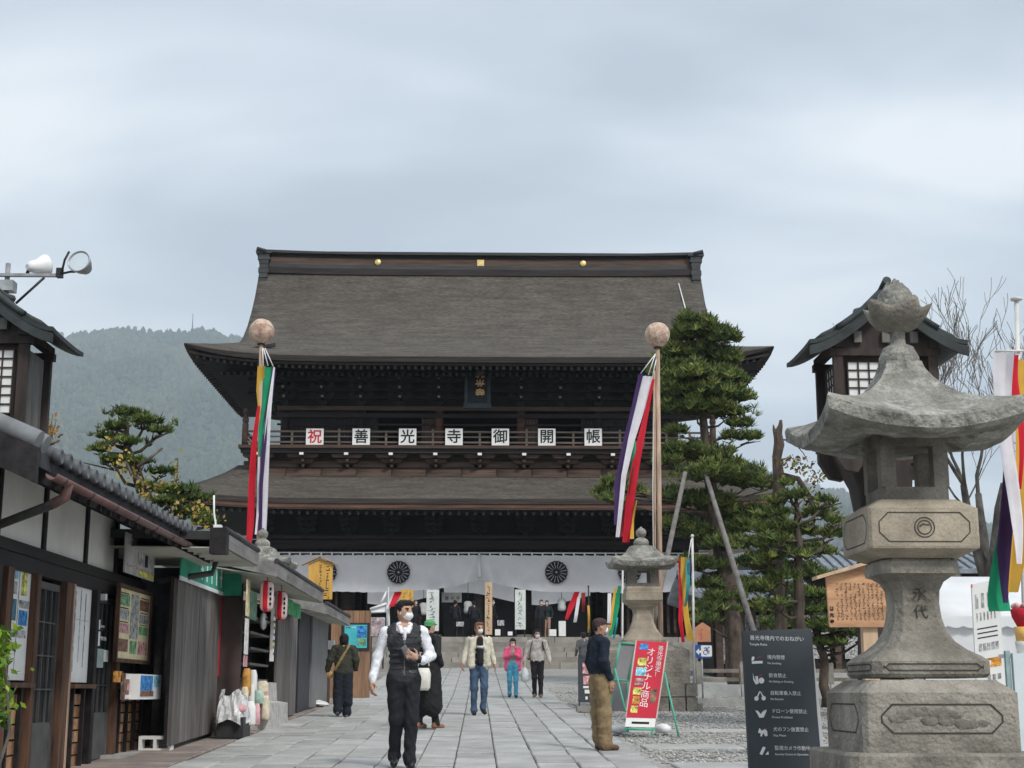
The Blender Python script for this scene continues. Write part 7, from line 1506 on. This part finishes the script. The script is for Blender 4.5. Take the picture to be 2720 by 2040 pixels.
def hand(f, w, d, side, mt, curl=.5, palm=None, s=1.0):
    """five separate fingers: w wrist, d finger direction, side = thumb side, palm = normal the fingers curl toward"""
    d = Vector(d).normalized(); sd = Vector(side); sd = (sd-d*sd.dot(d)).normalized(); pn = d.cross(sd) if palm is None else Vector(palm); w = Vector(w)
    f.cap(w, w+d*.05*s, .026*s, .03*s, mt, .015); f.cap(w+d*.045*s+sd*.018*s, w+d*.085*s+sd*.02*s, .020*s, .019*s, mt, .012); f.cap(w+d*.045*s-sd*.018*s, w+d*.08*s-sd*.02*s, .019*s, .017*s, mt, .012)
    for i, (o, l) in enumerate(((.030, .068), (.0105, .078), (-.0105, .073), (-.030, .056))):
        a = w+d*.088*s+sd*o*s; b = a+(d*math.cos(curl*.6)+pn*math.sin(curl*.6)).normalized()*l*.55*s; c = b+(d*math.cos(curl*1.5)+pn*math.sin(curl*1.5)).normalized()*l*.55*s
        f.chain([a, b, c], [.0092*s, .0086*s, .0075*s], mt, .004)
    a = w+d*.025*s+sd*.03*s; b = a+(d*.6+sd*.75+pn*.25).normalized()*.042*s; c = b+(d*.9+sd*.25+pn*.45).normalized()*.034*s; f.chain([a, b, c], [.0125*s, .0105*s, .0085*s], mt, .006)
def head(f, c, yaw, sk, hr, mask=None, hair='short', eyes=True, cap=None, pitch=0.0):
    c = Vector(c); F_ = Vector((math.sin(yaw), -math.cos(yaw), -math.sin(pitch))).normalized(); S_ = Vector((math.cos(yaw), math.sin(yaw), 0)); U_ = S_.cross(F_)*1.0
    if U_.z < 0: U_ = -U_
    q = lambda x, y, z: c+S_*x+F_*y+U_*z
    f.ell(c, (.074, .094, .112), sk, .02, rot=yaw); f.ell(q(0, .022, -.058), (.052, .056, .052), sk, .03, rot=yaw)
    f.ell(q(0, .093, -.012), (.013, .016, .026), sk, .012, rot=yaw)
    for s_ in (-1, 1):
        f.ell(q(s_*.077, -.008, -.012), (.011, .02, .03), sk, .006, rot=yaw)
        if eyes: f.ell(q(s_*.031, .084, .012), (.0145, .010, .0085), 9, .001, rot=yaw); f.ell(q(s_*.032, .084, .034), (.02, .009, .006), hr, .001, rot=yaw)
    if mask is not None:
        f.ell(q(0, .070, -.044), (.050, .042, .042), mask, .006, rot=yaw); f.ell(q(0, .095, -.03), (.014, .022, .022), mask, .012, rot=yaw)
        for s_ in (-1, 1): f.cap(q(s_*.05, .055, -.03), q(s_*.078, .0, -.008), .004, .004, mask, .002)
    else: f.ell(q(0, .088, -.055), (.023, .008, .007), sk, .002, rot=yaw)
    if cap is not None:
        f.ell(q(0, -.004, .055), (.086, .1, .066), cap, .006, rot=yaw); f.ell(q(0, -.02, .02), (.083, .085, .05), cap, .006, rot=yaw); f.ell(q(0, .10, .04), (.062, .062, .011), cap, .01, rot=yaw); f.ell(q(0, -.06, -.02), (.06, .04, .05), hr, .01, rot=yaw)
    else:
        f.ell(q(0, -.022, .046), (.085, .094, .082), hr, .015, rot=yaw); f.ell(q(0, -.05, -.01), (.08, .066, .075), hr, .02, rot=yaw)
        f.ell(q(.015, .045, .088), (.062, .05, .03), hr, .012, rot=yaw)
        for s_ in (-1, 1): f.ell(q(s_*.066, -.002, .04), (.02, .045, .05), hr, .01, rot=yaw)
        if hair == 'bob':
            for s_ in (-1, 1): f.cap(q(s_*.068, -.005, .03), q(s_*.07, .0, -.07), .03, .022, hr, .02)
            f.ell(q(0, -.055, -.045), (.08, .05, .075), hr, .02, rot=yaw)
    f.cap(c+Vector((0, .012, -.09)), c+Vector((0, .02, -.2)), .05, .056, sk, .02)
def legs(f, mt, shoe, pose, hipw=.085, r=(.098, .07, .052), sole=None, hip=.9):
    for s_, (ky, ay, kx, ax, lift, kz) in zip((-1, 1), pose):
        H = (s_*hipw, 0, hip); K = (s_*hipw*1.08+kx, ky, .49+kz); A = (s_*hipw*1.05+ax, ay, .1+lift)
        f.chain([H, K, A], [r[0], r[1], r[2]], mt, .03); f.cap((A[0], A[1], A[2]+.02), (A[0], A[1]-.01, A[2]-.01), r[2]+.008, r[2]+.012, mt, .02)
        tl_ = lift*.6; f.cap((A[0], A[1]+.04, .045+lift), (A[0]+s_*.01, A[1]-.15, .036+lift-tl_), .04, .034, shoe, .02); f.cap((A[0], A[1]-.04, .05+lift-tl_*.4), (A[0]+s_*.012, A[1]-.16, .034+lift-tl_), .042, .034, shoe, .02)
def torso(f, mt, w=1.0, hip=1.0, mth=None):
    f.ell((0, 0, .96), (.162*hip, .115, .13), mt if mth is None else mth, .03); f.ell((0, 0, 1.10), (.148*w, .112, .15), mt, .05); f.ell((0, -.005, 1.28), (.172*w, .122, .17), mt, .05)
    f.cap((-.135*w, .01, 1.405), (.135*w, .01, 1.405), .066, .066, mt, .04); f.cap((-.06, .015, 1.45), (.06, .015, 1.45), .05, .05, mt, .03)
PP = lambda px, Y: Vector((P(px, 1800, Y).x, Y, gz(Y)+.012))
# ---- man in white shirt and black quilted vest
f = Fig(); SK, HR, SH, VE, TR, SO, PH, WA, MK = 0, 1, 2, 3, 4, 5, 6, 7, 8
legs(f, TR, SO, [(-.03, .12, .02, .01, .035, .0), (-.06, -.08, -.01, -.02, 0, .01)], r=(.1, .074, .058))
torso(f, VE, 1.02, 1.02)
f.ell((0, 0, .95), (.166, .118, .12), VE, .02)
for i in range(6): f.ell((0, -.004, 1.02+i*.066), (.176-.006*abs(i-3.5), .130-.004*abs(i-3), .036), VE, .006)   # quilting
f.ell((0, 0, .86), (.155, .115, .1), TR, .03)
for s_ in (-1, 1): f.cap((s_*.10, -.02, 1.46), (s_*.155, -.06, 1.30), .04, .03, VE, .02)
# white collar and shirt front
f.cap((-.055, -.035, 1.475), (-.035, -.125, 1.395), .03, .02, 10, .008); f.cap((.055, -.035, 1.475), (.035, -.125, 1.395), .03, .02, 10, .008); f.cap((-.05, .06, 1.49), (.05, .06, 1.49), .03, .03, 10, .02); f.cap((0, -.115, 1.42), (0, -.130, 1.335), .03, .012, 10, .006)
f.cap((-.05, -.05, 1.46), (.05, -.05, 1.46), .03, .03, SK, .01)
f.chain([(-.19, .02, 1.405), (-.275, .05, 1.15), (-.315, .0, .93)], [.062, .052, .045], SH, .03); f.cap((-.315, 0, .95), (-.32, -.01, .905), .05, .038, SH, .008)
hand(f, (-.322, -.012, .885), (-.12, -.28, -1), (.35, -1, 0), SK, .7, palm=(.8, .1, .1))
f.chain([(.19, .02, 1.405), (.285, .03, 1.16), (.19, -.17, 1.10)], [.062, .055, .046], SH, .03)
f.cap((.17, -.178, 1.105), (.155, -.183, 1.11), .037, .037, WA, .004)
hand(f, (.14, -.185, 1.12), (-1, -.15, .45), (.1, -.3, 1), SK, 1.0, palm=(-.2, .75, .5))
f.cap((.03, -.17, 1.12), (-.025, -.178, 1.225), .02, .02, PH, .002); f.cap((.055, -.17, 1.135), (.0, -.178, 1.24), .02, .02, PH, .002)
head(f, (0, -.015, 1.615), R(38), SK, HR, MK)
f.cap((-.02, -.06, 1.70), (.06, -.07, 1.705), .026, .022, HR, .02); f.cap((0, -.132, 1.33), (0, -.128, .95), .006, .006, 6, .002); f.cap((.06, -.115, .99), (.13, -.08, 1.0), .006, .006, 6, .002)
mats = [m_skin, m_hair, fab('white_shirt', (.78, .79, .83)), M('quilted_vest', (.022, .023, .028), .6, .2, 9, .4, 30, spec=.4), fab('black_trousers', (.014, .015, .019)), m_shoe, M('phone_grey', (.16, .15, .15), .3), M('watch_black', (.012, .012, .013), .3), m_mask, m_eye, M('collar_white', (.8, .8, .84), .8, .04, 8, .05)]
f.build('person', 'masked man in black quilted vest and white shirt walking toward the camera', PP(1072, 16.0), mats, .0085, R(6), 1.745/1.725)
# ---- man in cream jacket, black shirt and jeans
def simple(f, sleeve, L_arm, R_arm, sk=0, r=(.062, .055, .042), hs=True):
    for s_, pts, cfg in ((-1, L_arm, None), (1, R_arm, None)):
        sh = (s_*.185, .01, 1.40); f.chain([sh, pts[0], pts[1]], r, sleeve, .03)
        d = Vector(pts[1])-Vector(pts[0]); d.normalize(); f.cap(Vector(pts[1]), Vector(pts[1])+d*.03, .03, .028, sk, .01)
        if hs: hand(f, Vector(pts[1])+d*.03, d, (0, -1, .1) if abs(d.y) < .8 else (0, 0, 1), sk, .6, palm=(-s_, 0, 0))
f = Fig(); legs(f, 4, 5, [(-.02, .03, .0, .0, 0, 0), (-.1, -.02, 0, -.01, .05, .02)])
torso(f, 3, 1, 1, mth=4); f.ell((0, -.01, .98), (.16, .112, .1), 3, .02)
for s_ in (-1, 1):
    f.cap((s_*.125, -.045, 1.38), (s_*.145, -.045, .93), .07, .08, 2, .02); f.cap((s_*.08, .04, 1.40), (s_*.08, .05, .98), .085, .09, 2, .02); f.cap((s_*.06, -.07, 1.45), (s_*.09, -.11, 1.25), .025, .02, 2, .01)
f.cap((0, -.135, 1.40), (0, -.142, .98), .06, .068, 3, .01); f.ell((0, -.172, 1.262), (.068, .04, .028), 6, .002)
simple(f, 2, [(-.255, .03, 1.16), (-.295, -.03, .98)], [(.25, .05, 1.15), (.29, .0, .98)])
head(f, (0, -.01, 1.605), R(14), 0, 1, 8); mats2 = [m_skin2, m_hairb, fab('cream_jacket', (.62, .57, .46)), fab('black_tee', (.016, .016, .02)), fab('blue_jeans', (.06, .10, .17)), m_shoe, fab('tee_print', (.55, .58, .6)), m_shoe, m_mask, m_eye]
f.build('person', 'masked man in open cream jacket and blue jeans walking up the path middle', PP(1272, 28.2), mats2, .012, R(8), 1.0)
# ---- person in pink coat
f = Fig(); legs(f, 4, 5, [(-.03, .04, 0, 0, .03, 0), (-.06, -.06, .0, 0, 0, 0)]); torso(f, 3, .95, .95, mth=6)
for s_ in (-1, 1):
    f.cap((s_*.12, .0, 1.36), (s_*.165, .01, .84), .09, .085, 2, .03); f.cap((s_*.09, .05, 1.36), (s_*.11, .06, .84), .085, .09, 2, .03); f.cap((s_*.08, -.06, 1.4), (s_*.13, -.09, 1.18), .05, .04, 2, .02); f.cap((s_*.07, .02, 1.46), (s_*.05, -.05, 1.44), .05, .045, 2, .02)
    f.ell((s_*.085, -.02, .88), (.1, .1, .12), 6, .02)
f.chain([(-.185, .0, 1.38), (-.22, -.06, 1.15), (-.05, -.2, 1.22)], [.065, .06, .045], 2, .03); f.chain([(.185, .0, 1.38), (.22, -.06, 1.15), (.06, -.2, 1.22)], [.065, .06, .045], 2, .03)
hand(f, (-.03, -.205, 1.235), (.4, -.2, .7), (0, -.5, .6), 0, 1.0, palm=(.3, .6, .2)); hand(f, (.04, -.205, 1.235), (-.4, -.2, .7), (0, -.5, .6), 0, 1.0, palm=(-.3, .6, .2))
head(f, (0, -.05, 1.58), R(5), 0, 1, 8, hair='bob', pitch=.35)
f.build('person', 'person in bright pink coat and blue trousers looking down at their hands', PP(1362, 37.8), [m_skin, m_hair, fab('pink_coat', (.72, .10, .22)), fab('grey_top', (.3, .29, .29)), fab('blue_trousers', (.07, .28, .42)), m_shoe, fab('blue_shorts', (.07, .30, .45)), m_shoe, m_mask, m_eye], .014, 0, 1.50/1.72)
# ---- person in beige jacket
f = Fig(); legs(f, 4, 5, [(-.07, .05, .02, .02, .02, .02), (-.02, -.02, .0, 0, 0, 0)]); torso(f, 2, 1.05, 1.02, mth=2); f.ell((0, 0, 1.08), (.19, .14, .2), 2, .03); f.ell((0, .0, .9), (.16, .118, .1), 4, .03)
f.cap((-.08, .0, 1.47), (-.02, -.08, 1.44), .05, .03, 2, .02); f.cap((.08, .0, 1.47), (.02, -.08, 1.44), .05, .03, 2, .02)
f.chain([(-.12, -.09, 1.44), (-.16, -.14, 1.25), (-.2, -.1, 1.02)], [.014, .014, .014], 6, .004); f.cap((-.21, -.07, .98), (-.215, .05, .98), .03, .03, 6, .02)
f.cap((.14, -.1, 1.42), (.17, -.13, 1.22), .016, .03, 6, .004)
simple(f, 2, [(-.26, .02, 1.15), (-.33, -.02, .95)], [(.27, .03, 1.15), (.32, -.05, .95)], r=(.075, .068, .05))
head(f, (.0, -.02, 1.605), R(20), 0, 1, 8, hair='bob')
f.build('person', 'person in pale beige jacket and black trousers beside the pink coat', PP(1427, 38.0), [m_skin, m_hair, fab('beige_jacket', (.58, .53, .48)), m_shoe, fab('dark_trousers', (.02, .018, .02)), fab('brown_shoe', (.24, .13, .09)), fab('bag_strap', (.06, .04, .04)), m_shoe, m_mask, m_eye], .014, R(-4), .985)
t_ = thing('shopping_bag', 'white carrier bag hanging between the pink coat and the beige jacket', 'bag', tuple(PP(1394, 37.9)+Vector((0, 0, .4)))); c = Vector(WL[t_.name]); m = MB(); m.lathe([(.06, 0), (.1, .03), (.095, .2), (.06, .32), (.02, .36)], c, 10, sq=4); m.tube([c+Vector((0, 0, .34)), c+Vector((.01, 0, .5))], .01, 5); m.build('bag', M('white_bag', (.7, .74, .72), .5, .1, 8, .3), t_)
# ---- person in olive jacket seen from behind
f = Fig(); legs(f, 4, 5, [(-.02, .02, 0, 0, 0, 0), (.03, .14, 0, 0, .05, .0)], r=(.11, .1, .085)); torso(f, 2, 1.02, 1.05, mth=2); f.ell((0, .01, 1.1), (.19, .145, .24), 2, .03); f.ell((0, .01, .92), (.2, .15, .12), 2, .03)
for s_ in (-1, 1): f.cap((s_*.075, .02, .86), (s_*.09, .02, .3), .12, .115, 4, .03)
f.chain([(-.11, .02, 1.47), (-.08, .135, 1.38), (.06, .165, 1.15), (.17, .12, .96)], [.022, .024, .026, .024], 6, .004)
f.chain([(-.19, .0, 1.40), (-.26, .02, 1.16), (-.25, -.05, .98)], [.072, .07, .055], 2, .03); f.chain([(.19, .0, 1.40), (.28, .03, 1.16), (.33, -.02, .97)], [.072, .072, .06], 2, .03)
hand(f, (.335, -.03, .94), (.1, -.2, -1), (-.3, -1, 0), 0, .6, palm=(-1, 0, 0)); f.ell((.28, -.05, .86), (.07, .06, .07), 7, .01)
head(f, (0, .0, 1.585), R(0), 0, 1, None, hair='bob')
f.build('person', 'person in dark olive jacket and wide trousers walking away by the stalls', PP(912, 27.6), [m_skin, m_hair, fab('olive_jacket', (.04, .042, .03)), m_shoe, fab('navy_wide_trousers', (.014, .018, .026)), M('grey_shoe', (.2, .18, .2), .6, .2), fab('mustard_strap', (.28, .2, .08)), fab('mustard_pouch', (.5, .34, .12)), m_mask, m_eye], .012, R(180), 1.52/1.72)
# ---- man in navy sweater and cap, seen from behind at the right
f = Fig(); legs(f, 4, 5, [(-.03, -.03, 0, .0, 0, 0), (-.02, -.05, 0, 0, 0, 0)], r=(.11, .088, .078)); torso(f, 2, 1.02, 1.0, mth=4); f.ell((0, .0, 1.12), (.172, .135, .18), 2, .03); f.ell((0, .0, 1.0), (.165, .125, .06), 2, .02)
for s_ in (-1, 1): f.cap((s_*.09, -.01, .5), (s_*.095, -.03, .16), .088, .084, 4, .02); f.ell((s_*.09, -.02, .3), (.09, .095, .03), 4, .01); f.ell((s_*.09, -.03, .18), (.092, .1, .03), 4, .01)
f.chain([(-.18, .0, 1.39), (-.23, .05, 1.14), (-.2, -.06, .93)], [.066, .058, .046], 2, .03); f.chain([(.18, .0, 1.39), (.22, .04, 1.14), (.2, -.04, .92)], [.066, .058, .046], 2, .03)
hand(f, (.2, -.05, .88), (0, -.15, -1), (-.2, -1, 0), 0, .6, palm=(-1, 0, 0)); hand(f, (-.2, -.07, .89), (0, -.15, -1), (.2, -1, 0), 0, .6, palm=(1, 0, 0))
head(f, (0, -.02, 1.60), R(-8), 0, 1, 8, cap=6)
f.build('person', 'man in navy sweater, brown cap and khaki trousers standing at the path edge', PP(1592, 18.7), [m_skin2, m_hair, fab('navy_sweater', (.012, .019, .033)), m_shoe, fab('khaki_trousers', (.26, .185, .10)), M('brown_leather', (.11, .06, .04), .5, .2), fab('brown_cap', (.06, .038, .038)), m_shoe, m_mask, m_eye], .0105, R(112), 1.625/1.72)
# ---- woman with black skirt behind the vest man
f = Fig(); legs(f, 4, 5, [(-.06, -.08, .02, 0, 0, 0), (.05, .12, 0, 0, .02, 0)]); torso(f, 2, 1.0, 1.0); 
for s_ in (-1, 1): f.cap((s_*.07, .0, .98), (s_*.11, .03, .36), .14, .17, 4, .05)
f.ell((0, .0, 1.0), (.18, .14, .16), 2, .03); f.chain([(.185, .0, 1.40), (.26, .06, 1.16), (.24, -.06, 1.0)], [.066, .06, .046], 2, .03); f.chain([(-.185, .0, 1.40), (-.24, .06, 1.16), (-.22, -.06, 1.0)], [.066, .06, .046], 2, .03)
hand(f, (.24, -.08, .97), (0, -.3, -1), (-.2, -1, 0), 0, .6, palm=(-1, 0, 0)); f.ell((.27, .0, .95), (.06, .17, .16), 7, .02); f.cap((.25, -.1, 1.05), (.2, .0, 1.4), .012, .012, 7, .004)
head(f, (0, -.02, 1.60), R(0), 0, 1, 8, cap=6)
f.build('person', 'walker in long black skirt mostly hidden behind the vest man', PP(1138, 23.6), [m_skin, m_hair, fab('black_jacket', (.02, .02, .022)), m_shoe, fab('black_skirt', (.016, .016, .018)), fab('tan_shoe', (.3, .14, .09)), fab('green_cap', (.1, .35, .14)), M('black_tote', (.015, .015, .016), .4), m_mask, m_eye], .013, R(140), .985)
t_ = thing('tote_bag', 'white tote bag beside the elbow of the vest man', 'bag', tuple(PP(1124, 23.2)+Vector((0, 0, .6)))); c = Vector(WL[t_.name]); m = MB(); m.lathe([(.08, 0), (.11, .04), (.12, .25), (.09, .34)], c, 14, sq=3)
m.tube([c+Vector((-.08, -.05, .37)), c+Vector((-.04, -.03, .58)), c+Vector((.06, -.03, .55)), c+Vector((.09, -.05, .37))], .012, 5); m.build('bag', M('white_canvas', (.7, .69, .62), .8, .1, 8, .3), t_)
# ---- distant grey walker and people standing on the platform
def far_person(px, Y, base, label, top, bottom, sk=m_skin, sc_=.96, yaw=0, mask=True, extra=None, h=.024):
    f = Fig(); legs(f, 4, 5, [(-.03, .05, 0, 0, 0, 0), (-.03, -.05, 0, 0, 0, 0)]); torso(f, 2)
    simple(f, 2, [(-.25, .04, 1.15), (-.26, -.03, .93)], [(.25, .04, 1.15), (.24, -.08, .95)], hs=False); head(f, (0, 0, 1.6), 0, 0, 1, 8 if mask else None, eyes=False)
    if extra: extra(f)
    a = P(px, 1700, Y); f.build('person', label, (a.x, Y, base), [sk, m_hair, top, m_shoe, bottom, m_shoe, m_shoe, m_shoe, m_mask, m_eye], h, yaw, sc_)
far_person(1549, 47, gz(47), 'grey-jacketed walker far off left of the man in navy', fab('grey_jacket', (.10, .10, .11)), fab('charcoal_trousers', (.05, .05, .055)), yaw=R(200), sc_=.93)
dk = fab('dark_navy_coat', (.02, .022, .03)); dk2 = fab('dark_teal_coat', (.015, .03, .035)); bl_ = fab('black_legs', (.012, .012, .014)); ft = M('bare_legs', (.4, .26, .2), .6, .1)
far_person(1209, 65.0, zPod, 'dark figure standing left of the hanging white lantern in the gate', dk, bl_, yaw=R(150)); far_person(1258, 65.4, zPod, 'dark figure just right of the hanging white lantern in the gate', dk, bl_, yaw=R(190))
far_person(1308, 64.4, zPod, 'dark figure in black right behind the timber post', bl_, bl_, yaw=R(60)); far_person(1438, 64.6, zPod, 'dark figure carrying something red right of the white board', dk, bl_, yaw=R(10)); far_person(1453, 65.0, zPod, 'dark-coated visitor with bare legs facing out of the gate', dk2, ft, yaw=R(-10))
far_person(1103, 64.8, zPod, 'shadowed figure at the left gate opening behind the vest man', dk, bl_, yaw=R(30))
